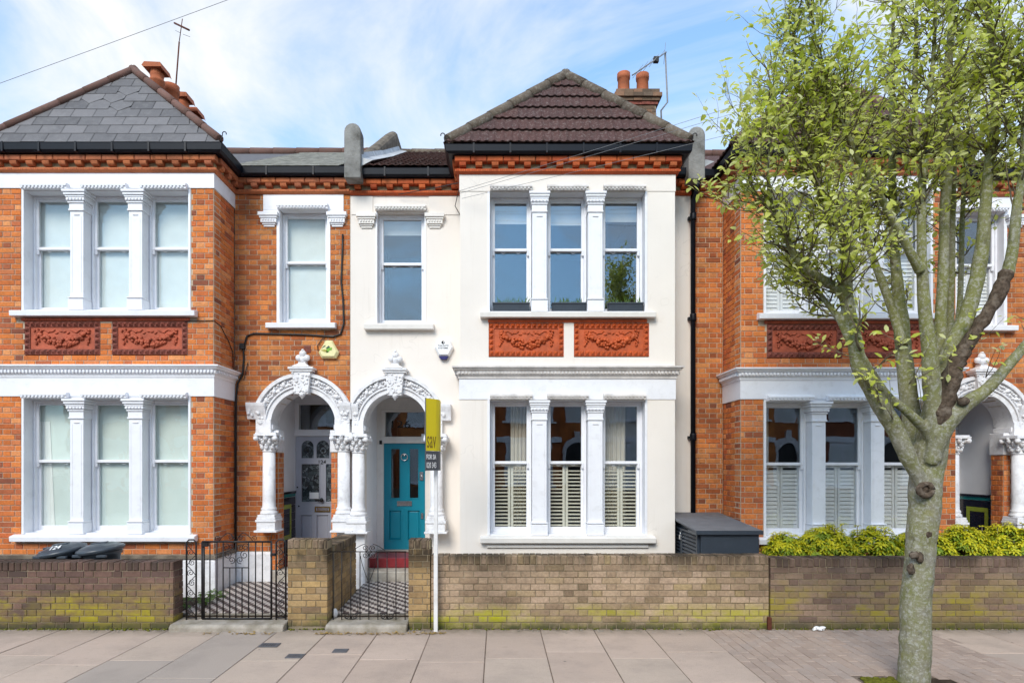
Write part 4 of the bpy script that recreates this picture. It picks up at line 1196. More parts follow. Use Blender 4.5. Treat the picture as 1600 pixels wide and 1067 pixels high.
    for (p, q) in (((e1, yE), (1)), ((e0, yE), (-1))):                 # side slopes, edge-on from the street
        A = (p[0], yE, zr) if q > 0 else (p[0], 11.0, zr)
        B = (p[0], 11.0, zr) if q > 0 else (p[0], yE, zr)
        C_ = (ax_, ay, az); D_ = (ax_, 11.0, az)
        tiled_slope(roof, A, B, C_ if q > 0 else D_, D_ if q > 0 else C_, c['rows'], 0.33, tm, tl, 'flat' if c['slate'] else 'wave', 0)
    tiled_slope(roof, (ra, 9.10, zr), (rc-0.12, 9.10, zr), (ra, 12.6, 8.29), (rc-0.12, 12.6, 8.29), 12, 0.33, M['old_slate'] if c['slate'] else tm, tl, 'flat' if c['slate'] else 'wave', 0)
    hm_ = M[c['hip']]
    hip_line(roof, (e0+0.02, yE+0.02, zr+0.045), (ax_, ay, az+0.035), 6, c['hr'], hm_)
    hip_line(roof, (e1-0.02, yE+0.02, zr+0.045), (ax_, ay, az+0.035), 6, c['hr'], hm_)
    hip_line(roof, (ax_, ay, az+0.035), (ax_, 12.7, az+0.035), 7, 0.070, hm_, 'ridge_tile')
    hip_line(roof, (x0_, 12.6, 8.30), (x1_, 12.6, 8.30), 11, 0.085, hm_, 'ridge_tile')

    # --- arched porch
    ZC = 2.533
    limit_lo, limit_hi = c['ring_clip']
    rg = MB()
    def ringband(r0, r1, y0, y1, zmin=-9, n=36):
        vs_ = []; fs = []
        for i in range(n + 1):
            g = math.pi * i / n
            for r_ in (r0, r1):
                xx = min(max(X(acx) + r_*math.cos(g), limit_lo), limit_hi)
                zz = max(ZC + r_*math.sin(g), zmin)
                vs_ += [(xx, y0, zz), (xx, y1, zz)]
        for i in range(n):
            k = 4*i
            fs += [(k, k+2, k+6, k+4), (k+1, k+5, k+7, k+3), (k, k+4, k+5, k+1), (k+2, k+3, k+7, k+6)]
        fs += [(0, 1, 3, 2), (4*n, 4*n+2, 4*n+3, 4*n+1)]
        rg.add(vs_, fs, 0, False)
    ringband(0.480, 0.552, YR-0.075, YR+0.30)
    ringband(0.5525, 0.578, YR-0.100, YR+0.02)
    ringband(0.5785, 0.700, YR-0.070, YR+0.02)
    ringband(0.7005, 0.755, YR-0.125, YR+0.02, ZC+0.30)
    arch = rg.build('arch', M['white_old'] if brick else M['white_old'], root, bevel=0.004)
    cv = MB(); q = random.Random(4)
    for i in range(58):
        g = math.pi * (i + 0.5) / 58
        if abs(math.degrees(g) - 90) < 9: continue
        for (rr, rz) in ((0.612, 0.030), (0.665, 0.030)):
            r_ = rr + q.uniform(-0.016, 0.016)
            xx = X(acx) + r_*math.cos(g)
            if not (limit_lo + 0.02 < xx < limit_hi - 0.02): continue
            cv.blob((xx, YR-0.074 - 0.012*q.random(), ZC + r_*math.sin(g)), (q.uniform(.016,.034), q.uniform(.018,.034), q.uniform(.014,.026)), 6, 4, 0, -g + q.uniform(-.9, .9))
        if i % 5 == 2:
            xx = X(acx) + 0.64*math.cos(g)
            if limit_lo + 0.05 < xx < limit_hi - 0.05: cv.blob((xx, YR-0.088, ZC + 0.64*math.sin(g)), (0.05, 0.034, 0.030), 7, 4, 0, -g + 0.7)
    cv.build('carved_foliage', M['white_old'], arch, fix=False)
    ks = MB()
    ks.prism([(X(acx)-0.135, 3.30), (X(acx)+0.135, 3.30), (X(acx)+0.10, 2.97), (X(acx)-0.10, 2.97)], 'y', YR-0.165, YR-0.01)
    for i in range(34):
        zz = q.uniform(2.99, 3.28); ww = 0.095 + 0.035*(zz-2.97)/0.33
        ks.blob((X(acx)+q.uniform(-ww, ww), YR-0.165, zz), (q.uniform(.014,.028), q.uniform(.012,.024), q.uniform(.014,.03)), 6, 4, 0, q.uniform(0, 3))
    ks.lathe([(0.06, 0.05), (0.05, 0.03), (0.018, 0.0), (0.010, -0.02)], (X(acx), YR-0.11, 2.92), 10)
    ks.build('keystone', M['white_old'], arch)
    fn = MB(); cx_, cy_ = X(acx), YR - 0.10
    fn.box(cx_-0.165, cx_+0.165, cy_-0.085, cy_+0.095, 3.302, 3.335); fn.box(cx_-0.185, cx_+0.185, cy_-0.105, cy_+0.095, 3.335, 3.365)
    fn.lathe([(0.13, 3.366), (0.115, 3.385), (0.06, 3.42), (0.048, 3.44), (0.060, 3.455)], (cx_, cy_+0.02, 0), 4, smooth=False)
    for (dx, dz_, r_) in ((-0.062, 3.515, 0.048), (0.062, 3.515, 0.048), (0, 3.50, 0.05), (0, 3.575, 0.055), (0, 3.625, 0.022)):
        fn.blob((cx_+dx, cy_+0.02, dz_), (r_, 0.045, r_), 9, 6)
    fn.build('finial', M['white_old'], arch)
    # imposts, pier blocks, columns
    im = MB()
    for sd_ in (-1, 1):
        e = X(acx) + sd_ * s * 0.50 if False else X(acx) + sd_*0.50
        xa, xb = sorted((X(acx) + sd_*0.545, X(acx) + sd_*(0.83)))
        xa, xb = max(xa, limit_lo), min(xb, limit_hi)
        if xb - xa > 0.06:
            im.prism([(YR+0.01, 2.60), (YR-0.085, 2.60), (YR-0.10, 2.66), (YR-0.15, 2.80), (YR-0.155, 2.845), (YR+0.01, 2.845)], 'x', xa, xb)
            for _ in range(14):
                im.blob((q.uniform(xa+.03, xb-.03), YR-0.115, q.uniform(2.66, 2.80)), (0.035, 0.022, 0.022), 6, 4, 0, q.uniform(0, 3))
        xa, xb = sorted((X(acx) + sd_*0.475, X(acx) + sd_*0.70))
        xa, xb = max(xa, limit_lo), min(xb, limit_hi)
        im.box(xa, xb, YR-0.095, YR+0.25, 2.395, 2.599)
        im.box(X(acx)+sd_*0.455, X(acx)+sd_*0.50, YR-0.06, YR+0.28, 2.45, 2.52)
    im.build('impost', M['white_old'], arch, bevel=0.004)
    for k, cxx in enumerate(c['cols']):
        xx, yy = X(cxx), YR - 0.15 - (0 if brick else 0.0035)
        place('capital', CAPITAL, (xx, yy, 2.108), arch)
        cl = MB()
        cl.lathe([(0.125, 1.190), (0.125, 1.215), (0.118, 1.235), (0.102, 1.245), (0.112, 1.265), (0.108, 1.285), (0.094, 1.30), (0.092, 1.40), (0.088, 2.107)], (xx, yy, 0), 20)
        cl.build('column', M['white_old'], arch)
        pd = MB()
        for (h_, za, zb) in ((0.150, 1.085, 1.120), (0.135, 0.965, 1.085), (0.165, 0.935, 0.965), (0.135, 1.121, 1.155), (0.125, 1.155, 1.189)):
            pd.box(xx-h_, xx+h_, yy-h_, YR-0.002, za, zb)
        pd.build('pedestal', M['white_old'], arch, bevel=0.004)
        if brick and k == 0:
            jb = MB(); jx = sorted((xx + s*0.105, X(acx) - s*0.487)) if abs(xx - X(acx)) > .6 else None
        if (k == 1):
            pq = MB(); pq.box(xx-0.10, xx+0.10, YR-0.17, YR-0.002, 0.10, 0.934); pq.build('plinth_post', M['white_old'], arch, bevel=0.006)
    if brick:
        for sd_ in (-1, 1):
            xa, xb = sorted((X(acx) + sd_*0.398, X(acx) + sd_*0.4995))
            bp_ = MB(); bp_.box(xa+0.005, xb, YR+0.008, YR+0.25, 0.34, 2.108); pr_ = bp_.build('door_pier', M['mortar'], root)
            fc = 'R' if sd_ < 0 else 'L'; pl_ = xb if sd_ < 0 else xa
            cb_ = MB(); cb_.box(min(xa, xb)-(0.012 if sd_ > 0 else 0), max(xa, xb)+(0.012 if sd_ < 0 else 0), YR-0.012, YR+0.262, 2.109, 2.44); cb_.build('pier_capital', M['white_old'], pr_, bevel=0.006)
            put_bricks(lay('F', xa, xb, 0.34, 2.105, YR+0.002, bond='header') + lay(fc, YR+0.014, YR+0.25, 0.34, 2.105, pl_, bond='header'), lambda sp: M['brick'], pr_, 60)
    # porch room, steps, door
    pm = MB(); pxa, pxb = X(acx)-0.50, X(acx)+0.50
    YD = 10.35
    pm.box(pxa-0.10, pxa, YR+0.255, YD+0.1, 0.2, 3.06); pm.box(pxb, pxb+0.10, YR+0.255, YD+0.1, 0.2, 3.06)
    pm.box(pxa-0.1, pxb+0.1, YR+0.255, YD+0.1, 3.061, 3.15)
    pm.box(pxa-0.1, pxa-0.0005, YR+0.2505, YR+0.2545, 0.2, 3.06); pm.box(pxb+0.0005, pxb+0.1, YR+0.2505, YR+0.2545, 0.2, 3.06)
    porch = pm.build('porch', M['porch'], root)
    st_ = MB(); st_.box(pxa-0.12, pxb+0.10, YR-0.02, YR+0.355, 0.0, 0.335); st_.build('porch_step', M['step_stone'], porch, bevel=0.012)
    st_ = MB(); st_.box(pxa+0.002, pxb-0.002, YR+0.325, YD+0.02, 0.336, 0.485); st_.build('porch_step', M['tile_red'], porch, bevel=0.01)
    st_ = MB(); st_.box(pxa+0.01, pxb-0.01, YD-0.10, YD+0.02, 0.486, 0.52); st_.build('threshold', M['step_stone'], porch, bevel=0.006)
    # glazed tile dado inside the porch
    if brick:
        for sd_ in (-1, 1):
            xw = pxa if sd_ < 0 else pxb
            def pan(m, y0, y1, z0, z1, th):
                if sd_ < 0: m.box(xw, xw+th, y0, y1, z0, z1)
                else: m.box(xw-th, xw, y0, y1, z0, z1)
            m = MB(); 
            for iy in range(6):
                for iz in range(7):
                    y0 = YR + 0.27 + iy*0.133; z0 = 0.50 + iz*0.127
                    pan(m, y0+0.002, y0+0.131, z0+0.002, z0+0.125, 0.012)
            pan(m, YR+0.268, YR+1.07, 1.45, 1.485, 0.028); dd = m.build('tile_dado', M['dado_dark'], porch)
            m = MB(); pan(m, YR+0.27, YR+1.065, 1.395, 1.447, 0.014); m.build('dado_border', M['dado_teal'], dd)
            m = MB()
            y0, y1, z0, z1 = YR+0.41, YR+0.86, 0.72, 1.28
            pan(m, y0, y1, z1-0.07, z1, 0.015); pan(m, y0, y1, z0, z0+0.07, 0.015); pan(m, y0, y0+0.07, z0+0.07, z1-0.07, 0.015); pan(m, y1-0.07, y1, z0+0.07, z1-0.07, 0.015)
            m.build('dado_frame', M['dado_green'], dd)
    c['door'](root, X(acx), pxa, pxb, YD)
    c['extra'](root, X)
    OFF = Vector((0, 0, 0))
    return root

def text_on(par, s_, x, z, y, wd, mat, hgt=None, bold=0.0, name='lettering'):
    return lettering(s_, (x, y, z), (1, 0, 0), (0, 0, 1), wd, mat, par, hgt, name, bold)

def door_common(root, pxa, pxb, dxa, dxb, ztop, fz0, fz1, fxa, fxb, YD, frame_mat):
    m = MB()
    m.box(pxa+0.001, dxa-0.004, YD-0.02, YD+0.09, 0.52, ztop+0.006); m.box(dxb+0.004, pxb-0.001, YD-0.02, YD+0.09, 0.52, ztop+0.006)
    m.box(pxa+0.001, pxb-0.001, YD-0.03, YD+0.09, ztop+0.007, fz0)
    m.box(pxa+0.001, fxa, YD-0.018, YD+0.09, fz0, fz1); m.box(fxb, pxb-0.001, YD-0.018, YD+0.09, fz0, fz1)
    m.box(pxa+0.001, pxb-0.001, YD-0.019, YD+0.09, fz1, 3.06)
    ring(m, dxa-0.05, dxb+0.05, fz0-0.035, fz1+0.03, YD-0.036, YD-0.021, 0.02, 0.02, 0.02)
    return m.build('door_frame', frame_mat, root, bevel=0.004)

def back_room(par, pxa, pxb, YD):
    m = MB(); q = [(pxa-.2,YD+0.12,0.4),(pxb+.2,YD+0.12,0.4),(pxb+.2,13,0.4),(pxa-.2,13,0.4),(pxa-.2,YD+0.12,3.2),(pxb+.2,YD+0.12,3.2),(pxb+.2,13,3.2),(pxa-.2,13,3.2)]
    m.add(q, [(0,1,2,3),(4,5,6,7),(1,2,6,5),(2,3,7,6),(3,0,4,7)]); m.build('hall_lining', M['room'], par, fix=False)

def panel(m, x0, x1, z0, z1, y):
    """raised and fielded door panel"""
    i = 0.03
    m.add([(x0,y+.018,z0),(x1,y+.018,z0),(x1,y+.018,z1),(x0,y+.018,z1),(x0+i,y+.004,z0+i),(x1-i,y+.004,z0+i),(x1-i,y+.004,z1-i),(x0+i,y+.004,z1-i)],
          [(4,5,6,7)] + [(k,(k+1)%4,4+(k+1)%4,4+k) for k in range(4)])

def slab_with_openings(m, x0, x1, z0, z1, y0, y1, ops):
    """door leaf made of stiles and rails round the openings (x0, x1, z0, z1)"""
    xs = sorted({x0, x1} | {v for o in ops for v in o[:2]}); zs = sorted({z0, z1} | {v for o in ops for v in o[2:]})
    for i in range(len(xs)-1):
        run = None
        for j in range(len(zs)-1):
            cx_, cz_ = (xs[i]+xs[i+1])/2, (zs[j]+zs[j+1])/2
            solid = not any(o[0] < cx_ < o[1] and o[2] < cz_ < o[3] for o in ops)
            if solid: run = (run[0], zs[j+1]) if run else (zs[j], zs[j+1])
            if run and (not solid or j == len(zs)-2):
                m.box(xs[i], xs[i+1], y0, y1, run[0], run[1]); run = None

def door_teal(root, cx_, pxa, pxb, YD):
    k = YD / F
    px = lambda p: (p - VX) * k
    pz = lambda p: EYE + (VY - p) * k
    x0, x1, z0, z1 = px(600), px(664), 0.522, pz(693)
    fr = door_common(root, pxa, pxb, x0, x1, z1, pz(682), pz(643.5), px(602), px(663), YD, M['cream_trim'])
    m = MB()
    ops = [(px(611), px(625), pz(778), pz(701)), (px(640), px(654), pz(778), pz(701)), (px(608), px(627), pz(843), pz(797)), (px(637), px(656), pz(843), pz(797))]
    slab_with_openings(m, x0, x1, z0, z1, YD, YD+0.045, ops)
    for o in ops[2:]: panel(m, *o, YD+0.012)
    for o in ops:
        ring(m, o[0]-0.012, o[1]+0.012, o[2]-0.012, o[3]+0.012, YD-0.008, YD+0.02, 0.016, 0.016, 0.016)
    d = m.build('front_door', M['door_teal'], root, label='teal panelled front door with two narrow panes')
    for o in ops[:2]:
        g = MB(); g.box(o[0], o[1], YD+0.018, YD+0.026, o[2], o[3]); g.build('pane', M['glass'], d)
    g = MB(); ring(g, px(620.5), px(643.5), pz(790), pz(782.5), YD-0.014, YD+0.0, 0.018, 0.014, 0.014); g.box(px(621.5), px(642.5), YD-0.006, YD-0.0005, pz(789), pz(784)); g.build('letterbox', M['chrome'], d)
    kx, kz = px(632), pz(714)
    g = MB(); g.tube([(kx+0.055*math.cos(a*math.pi/9), YD-0.02, kz+0.055*math.sin(a*math.pi/9)) for a in range(19)], 0.009, 6); g.blob((kx, YD-0.012, kz+0.03), (0.02, 0.02, 0.02)); g.blob((kx, YD-0.014, kz-0.055), (0.016, 0.016, 0.016)); g.build('door_knocker', M['chrome'], d)
    g = MB(); g.box(px(656), px(661.5), YD-0.02, YD-0.0005, pz(750), pz(737)); g.lathe([(0.018, 0), (0.018, 0.03)], (px(659), YD-0.03, pz(745)), 10); g.build('door_lock', M['chrome'], d)
    g = MB(); g.box(px(658), px(661.5), YD-0.016, YD-0.0005, pz(810), pz(801)); g.build('door_chain', M['chrome'], d)
    g = MB(); g.box(px(602), px(663), YD+0.03, YD+0.036, pz(682), pz(643.5)); fl = g.build('fanlight', M['glass'], fr)
    text_on(fr, '126', px(611.5), pz(668), YD+0.026, px(641)-px(611.5), M['black'], pz(657)-pz(668), name='house_number', bold=0.0)
    g = MB(); g.box(px(593.5), px(597.5), YD-0.045, YD-0.021, pz(694), pz(688)); g.build('door_sensor', M['black'], fr)
    g = MB(); g.box(px(659.5), px(665), YD-0.09, YD-0.031, pz(690), pz(678)); g.build('door_chime', M['alarm_white'], fr)
    back_room(fr, pxa, pxb, YD)

def door_grey(root, cx_, pxa, pxb, YD):
    k = YD / F
    px = lambda p: (p - VX) * k
    pz = lambda p: EYE + OFF[2]*0 + (VY - p) * k - OFF[2]
    x0, x1, z0, z1 = px(462), px(547), 0.522, pz(682)
    fr = door_common(root, pxa, pxb, x0, min(x1, pxb-0.03), z1, pz(671), pz(632), px(467.5), px(545), YD, M['porch'])
    x1 = min(x1, pxb - 0.035)
    m = MB()
    lights = [(px(471), px(490)), (px(494.5), px(514.5)), (px(519), px(538))]
    zl0, zl1 = pz(715.5), pz(688)
    leads = [(px(471), px(499.5), pz(784), pz(724.5)), (px(509), px(538), pz(784), pz(724.5))]
    lows = [(px(470), px(488), pz(862), pz(804)), (px(494.5), px(513.5), pz(862), pz(804)), (px(520), px(538), pz(862), pz(804))]
    lows = [(a, c_, max(b_, 0.60), d) for (a, c_, b_, d) in lows]
    ops = [(a, c_, zl0, zl1) for a, c_ in lights] + leads + lows
    slab_with_openings(m, x0, x1, z0, z1, YD, YD+0.045, ops)
    for o in lows: panel(m, *o, YD+0.012)
    for (a, c_) in lights:                                           # arched heads: spandrels fill the corners
        r_ = (c_-a)/2; n = 8
        for sd_ in (-1, 1):
            cx2 = (a+c_)/2
            arc = [(cx2 + sd_*r_*math.cos(math.pi/2*i/n), zl1 - r_ + r_*math.sin(math.pi/2*i/n)) for i in range(n+1)]
            m.prism(arc + [(cx2 + sd_*r_, zl1)], 'y', YD+0.001, YD+0.044)
    for o in leads + lows: ring(m, o[0]-0.012, o[1]+0.012, o[2]-0.012, o[3]+0.012, YD-0.008, YD+0.02, 0.016, 0.016, 0.016)
    d = m.build('front_door', M['door_grey'], root, label='grey front door with leaded glass and arched lights')
    for (a, c_) in lights:
        g = MB(); g.box(a, c_, YD+0.02, YD+0.028, zl0, zl1); g.build('leaded_pane', M['leaded'], d)
        g = MB(); cx2, cz = (a+c_)/2, (zl0+zl1)/2 - 0.02
        g.tube([(cx2+0.06*math.cos(i*math.pi/8), YD+0.018, cz+0.06*math.sin(i*math.pi/8)) for i in range(17)], 0.006, 5); g.blob((cx2, YD+0.018, cz), (0.028, 0.008, 0.028), 8, 4); g.build('roundel', M['black'], d)
    for o in leads:
        g = MB(); g.box(o[0], o[1], YD+0.02, YD+0.028, o[2], o[3]); g.build('leaded_pane', M['leaded'], d)
    g = MB(); ring(g, px(492), px(516), pz(799.5), pz(791), YD-0.016, YD, 0.022, 0.018, 0.018); lb = g.build('letterbox', M['brass'], d)
    g = MB(); g.box(px(495.5), px(512.5), YD-0.010, YD-0.0005, pz(797.5), pz(793)); g.build('letter_flap', M['chrome'], d)
    g = MB(); g.box(px(483.5), px(498), YD-0.004, YD+0.006, pz(779), pz(769)); g.build('door_notice', M['paper'], d)
    g = MB(); g.blob((px(503.5), YD-0.045, pz(780.5)), (0.034, 0.034, 0.034), 10, 6); g.lathe([(0.012, 0), (0.012, 0.002)], (px(503.5), YD-0.02, pz(780.5)), 8); g.tube([(px(503.5), YD-0.05, pz(780.5)), (px(496), YD-0.05, pz(780.8))], 0.012, 8); g.build('door_handle', M['black'], d)
    for p, zz in ((464.8, 761), (467, 790.5)):
        g = MB(); g.blob((px(p), YD-0.006, pz(zz)), (0.014, 0.01, 0.014), 8, 4); g.build('keyhole', M['black'], d)
    text_on(d, '124', px(498), pz(725), YD-0.002, px(509.5)-px(498), M['black'], pz(718.5)-pz(725), name='house_number', bold=0.02)
    g = MB(); g.box(px(467.5), px(545), YD+0.03, YD+0.036, pz(671), pz(632)); g.build('fanlight', M['glass'], fr)
    back_room(fr, pxa, pxb, YD)

def door_blue(root, cx_, pxa, pxb, YD):
    x0, x1, z0, z1 = pxa + 0.06, pxb - 0.11, 0.522, 2.41
    fr = door_common(root, pxa, pxb, x0, x1, z1, 2.53, 2.95, x0 + 0.02, x1 - 0.02, YD, M['porch'])
    m = MB(); w_ = x1 - x0
    ops = [(x0+.10, x0+w_/2-.05, 1.35, 2.28), (x0+w_/2+.05, x1-.10, 1.35, 2.28), (x0+.10, x0+w_/2-.05, .66, 1.18), (x0+w_/2+.05, x1-.10, .66, 1.18)]
    slab_with_openings(m, x0, x1, z0, z1, YD, YD+0.045, ops)
    for o in ops: panel(m, *o, YD+0.012)
    d = m.build('front_door', M['door_blue'], root, label='blue panelled front door')
    g = MB(); g.box(x0+.02, x1-.02, YD+0.03, YD+0.036, 2.53, 2.95); g.build('fanlight', M['glass'], fr)
    back_room(fr, pxa, pxb, YD)

# --- what shows behind the panes
def blind(par, x0, x1, y, z0, z1, mat='blind'):
    m = MB(); m.box(x0, x1, y, y+0.006, z0, z1); m.build('roller_blind', M[mat], par)

def fill_left(bay, lv, ops, z0, z1, zm, Y):
    for i, (a, c_) in enumerate(ops):
        if lv == 0:
            blind(bay, a+0.02, c_-0.02, Y+0.112, z0, z1-0.01, 'blind_pale')
            if i == 0: cloth(a+0.02, a+0.17, Y+0.108, z0+0.02, z1-0.3, 0.003, 3, M['shutter'], 'net_curtain', bay, i, 0.5)
        else:
            blind(bay, a+0.02, c_-0.02, Y+0.112, z0, z1-0.01)
def fill_left1(win, a, c_, z0, z1, zm, Y): blind(win, a+0.02, c_-0.02, Y+0.112, z0, z1-0.005)

def fill_main(bay, lv, ops, z0, z1, zm, Y):
    for i, (a, c_) in enumerate(ops):
        if lv == 1:
            m = MB(); m.tube([(a+0.03, Y+0.17, z1-0.055), (c_-0.03, Y+0.17, z1-0.055)], 0.022, 8); m.build('blind_roller', M['blind'], bay)
            blind(bay, a+0.03, c_-0.03, Y+0.155, z1-(0.29, 0.34, 0.32)[i], z1-0.06)
        else:
            louvres(bay, a+0.03, c_-0.03, Y+0.112, z0+0.03, zm-0.005, M['shutter_cream'], 0.052, 0.30)
            if i == 0: cloth(a+0.06, a+0.42, Y+0.30, z0, z1-0.02, 0.022, 6, M['curtain'], 'curtain', bay, 1, 0.0)
            if i == 2: cloth(a+0.30, c_-0.02, Y+0.30, z0, z1-0.02, 0.022, 5, M['curtain'], 'curtain', bay, 2, 0.0)
def fill_main1(win, a, c_, z0, z1, zm, Y): blind(win, a+0.03, c_-0.03, Y+0.155, z1-0.26, z1-0.005)

def fill_right(bay, lv, ops, z0, z1, zm, Y):
    for i, (a, c_) in enumerate(ops):
        louvres(bay, a+0.03, c_-0.03, Y+0.112, z0+0.03, zm-0.005, M['shutter'], 0.056, 1.25)
        if lv == 1: louvres(bay, a+0.03, c_-0.03, Y+0.15, zm+0.005, z1-0.02, M['shutter'], 0.056, 0.75)
        elif i == 0: cloth(a+0.05, a+0.22, Y+0.24, z0, z1-0.02, 0.022, 4, M['curtain'], 'curtain', bay, 3, 0.0)
def fill_right1(win, a, c_, z0, z1, zm, Y): louvres(win, a+0.03, c_-0.03, Y+0.112, z0+0.03, zm-0.005, M['shutter'], 0.056, 1.25)

# --- chimneys, parapets, pipes
def chimney(par, x0, x1, y0, y1, z0, zcap, pots):
    global OFF
    m = MB(); m.box(x0+0.006, x1-0.006, y0+0.006, y1-0.006, z0, zcap)
    ch = m.build('chimney', M['mortar_grey'], par)
    sp = lay('F', x0, x1, z0, zcap-0.30, y0, jit=0.005) + lay('R', y0+0.01, y1, z0, zcap-0.30, x1, jit=0.005) + lay('L', y0+0.01, y1, z0, zcap-0.30, x0, jit=0.005)
    put_bricks(sp, lambda s_: M['brick_chimney'], ch, 90)
    cp = MB()
    for (e, za, zb) in ((0.03, -0.30, -0.235), (0.06, -0.234, -0.17), (0.10, -0.169, -0.09), (0.06, -0.089, 0.0)):
        for k in range(5):
            u0 = x0 - e + (x1 - x0 + 2*e) * k / 5; u1 = x0 - e + (x1 - x0 + 2*e) * (k+1) / 5
            cp.box(u0+0.003, u1-0.003, y0-e+U(0,.01), y1+e, zcap+za, zcap+zb-0.004, 1 if za == -0.30 else 0)
    cp.build('chimney_cap', [M['brick_chimney'], M['terra_dull']], ch)
    fl = MB(); fl.box(x0+0.02, x1-0.02, y0+0.02, y1-0.02, zcap+0.0, zcap+0.04); fl.build('flaunching', M['cement'], ch)
    for (px_, py_, h, r, kind) in pots:
        p = MB()
        if kind == 'plain':
            p.lathe([(r*1.04, 0), (r*1.02, h*0.1), (r*0.94, h*0.74), (r*1.06, h*0.76), (r*1.10, h*0.90), (r*1.03, h*0.93), (r*1.08, h), (r*0.85, h), (r*0.8, h*0.9)], (px_, py_, zcap+0.03), 18)
        else:
            p.lathe([(r*1.0, 0), (r*0.95, h*0.55), (r*1.12, h*0.58), (r*1.12, h*0.63), (r*0.9, h*0.67), (r*0.95, h*0.74), (r*1.0, h*0.78), (r*0.98, h*0.88)], (px_, py_, zcap+0.03), 16)
            p.prism([(px_-r*1.35, h*0.88), (px_+r*1.35, h*0.88), (px_+r*1.5, h*0.82), (px_+r*1.2, h*1.0), (px_-r*1.2, h*1.02), (px_-r*1.6, h*0.92)], 'y', py_-r*1.4, py_+r*1.4)
            for i in range(len(p.v)-12, len(p.v)): p.v[i] = (p.v[i][0], p.v[i][1], p.v[i][2] + zcap + 0.03)
        p.build('chimney_pot', M['pot'], ch)
    return ch

def parapet(par, xc, z_top, wd=0.24):
    """party wall: rounded end stone at the eaves and the upstand that follows the slope"""
    m = MB(); h = wd/2
    prof = [(xc-h, 6.10), (xc+h, 6.10), (xc+h, z_top-h)] + [(xc+h*math.cos(a*math.pi/8), z_top-h+h*math.sin(a*math.pi/8)) for a in range(1, 8)] + [(xc-h, z_top-h)]
    m.prism(prof, 'y', 8.98, 9.20); st_ = m.build('parapet_stone', M['cement'], par, bevel=0.01)
    m = MB(); n = 8
    ys = [(9.22, 6.62), (9.9, 6.95), (10.8, 7.55), (11.9, 8.30), (12.4, 8.62), (12.9, 8.62), (13.0, 8.3)]
    vs_ = []
    ww = h*0.92
    for (y, z) in ys:
        vs_ += [(xc-ww, y, 6.1)] + [(xc - ww*math.cos(a*math.pi/6), y, z-ww+ww*math.sin(a*math.pi/6)) for a in range(7)] + [(xc+ww, y, 6.1)]
    k = 9; fs = [tuple(range(k)), tuple(range((len(ys)-1)*k, len(ys)*k))[::-1]]
    for i in range(len(ys)-1):
        for j in range(k):
            l = (j+1) % k; fs.append((i*k+j, (i+1)*k+j, (i+1)*k+l, i*k+l))
    m.add(vs_, fs); m.build('parapet_upstand', M['cement_brown'], st_)
    m = MB(); vs_ = []
    for (y, z) in ((9.05, 6.40), (10.8, 7.33), (12.5, 8.28)):
        vs_ += [(xc+h*0.9, y, z+0.10), (xc+h+0.02, y, z+0.02), (xc+h+0.16, y, z-0.01), (xc+h*0.9, y, z-0.1)]
    fs = [(0,1,2,3), (8,11,10,9)]
    for i in range(2):
        for j in range(4): fs.append((4*i+j, 4*i+4+j, 4*i+4+(j+1)%4, 4*i+(j+1)%4))
    m.add(vs_, fs); m.build('lead_flashing', M['lead'], st_)

def extra_left(root, X):
    # cables clipped to the brickwork
    m = MB(); Y1 = YR - 0.018
    A = lambda px, py, Y=Y1: at(px, py, Y) - OFF
    m.tube([A(368.5, 860), A(368.5, 700), A(369, 620), A(371, 600), A(379, 585), A(381, 560), A(380, 545), A(386, 525), A(396, 521), A(440, 522), A(480, 523), A(520, 526), A(532, 522), A(537, 505), A(536, 470), A(533, 440), A(535, 390), A(535.5, 366)], 0.014, 7)
    m.build('cable', M['cable'], root)
    m = MB(); m.tube([A(510, 524), A(503, 530), A(496, 540), A(497, 548)], 0.006, 5); m.build('cable', M['cable'], root)
    c_ = X(1.5) + 0.010
    m = MB(); m.tube([(X(1.1), YB-0.012, 3.92), (c_, YB-0.012, 3.93), (c_, YB+0.2, 3.90), (c_, YB+0.45, 3.74), (c_, YB+0.60, 3.60), (c_, YB+0.62, 3.25), (c_+0.14, YR-0.02, 3.2), (c_+0.2, YR-0.02, 3.45)], 0.006, 5); m.build('cable', M['cable'], root)
    m = MB(); p = A(379, 541); m.box(p.x-0.035, p.x+0.035, YR-0.05, YR-0.001, p.z-0.04, p.z+0.04); m.build('junction_box', M['black'], root)
    m = MB(); p = A(480, 545); m.box(p.x-0.05, p.x+0.05, YR-0.012, YR+0.0, p.z-0.05, p.z+0.05); m.build('vent_brick', M['terra_dull'], root)
    pots = [(-7.30, 13.2, 0.76, 0.14, 'cowl'), (-7.30, 13.75, 0.70, 0.17, 'plain'), (-7.30, 14.3, 0.80, 0.13, 'cowl'), (-7.30, 14.8, 0.74, 0.13, 'cowl')]
    chimney(root, -7.55, -7.05, 12.9, 15.1, 7.6, 9.62, pots)
    parapet(root, X(c_par_left), 6.90)

c_par_left = 3.27 + 0.075

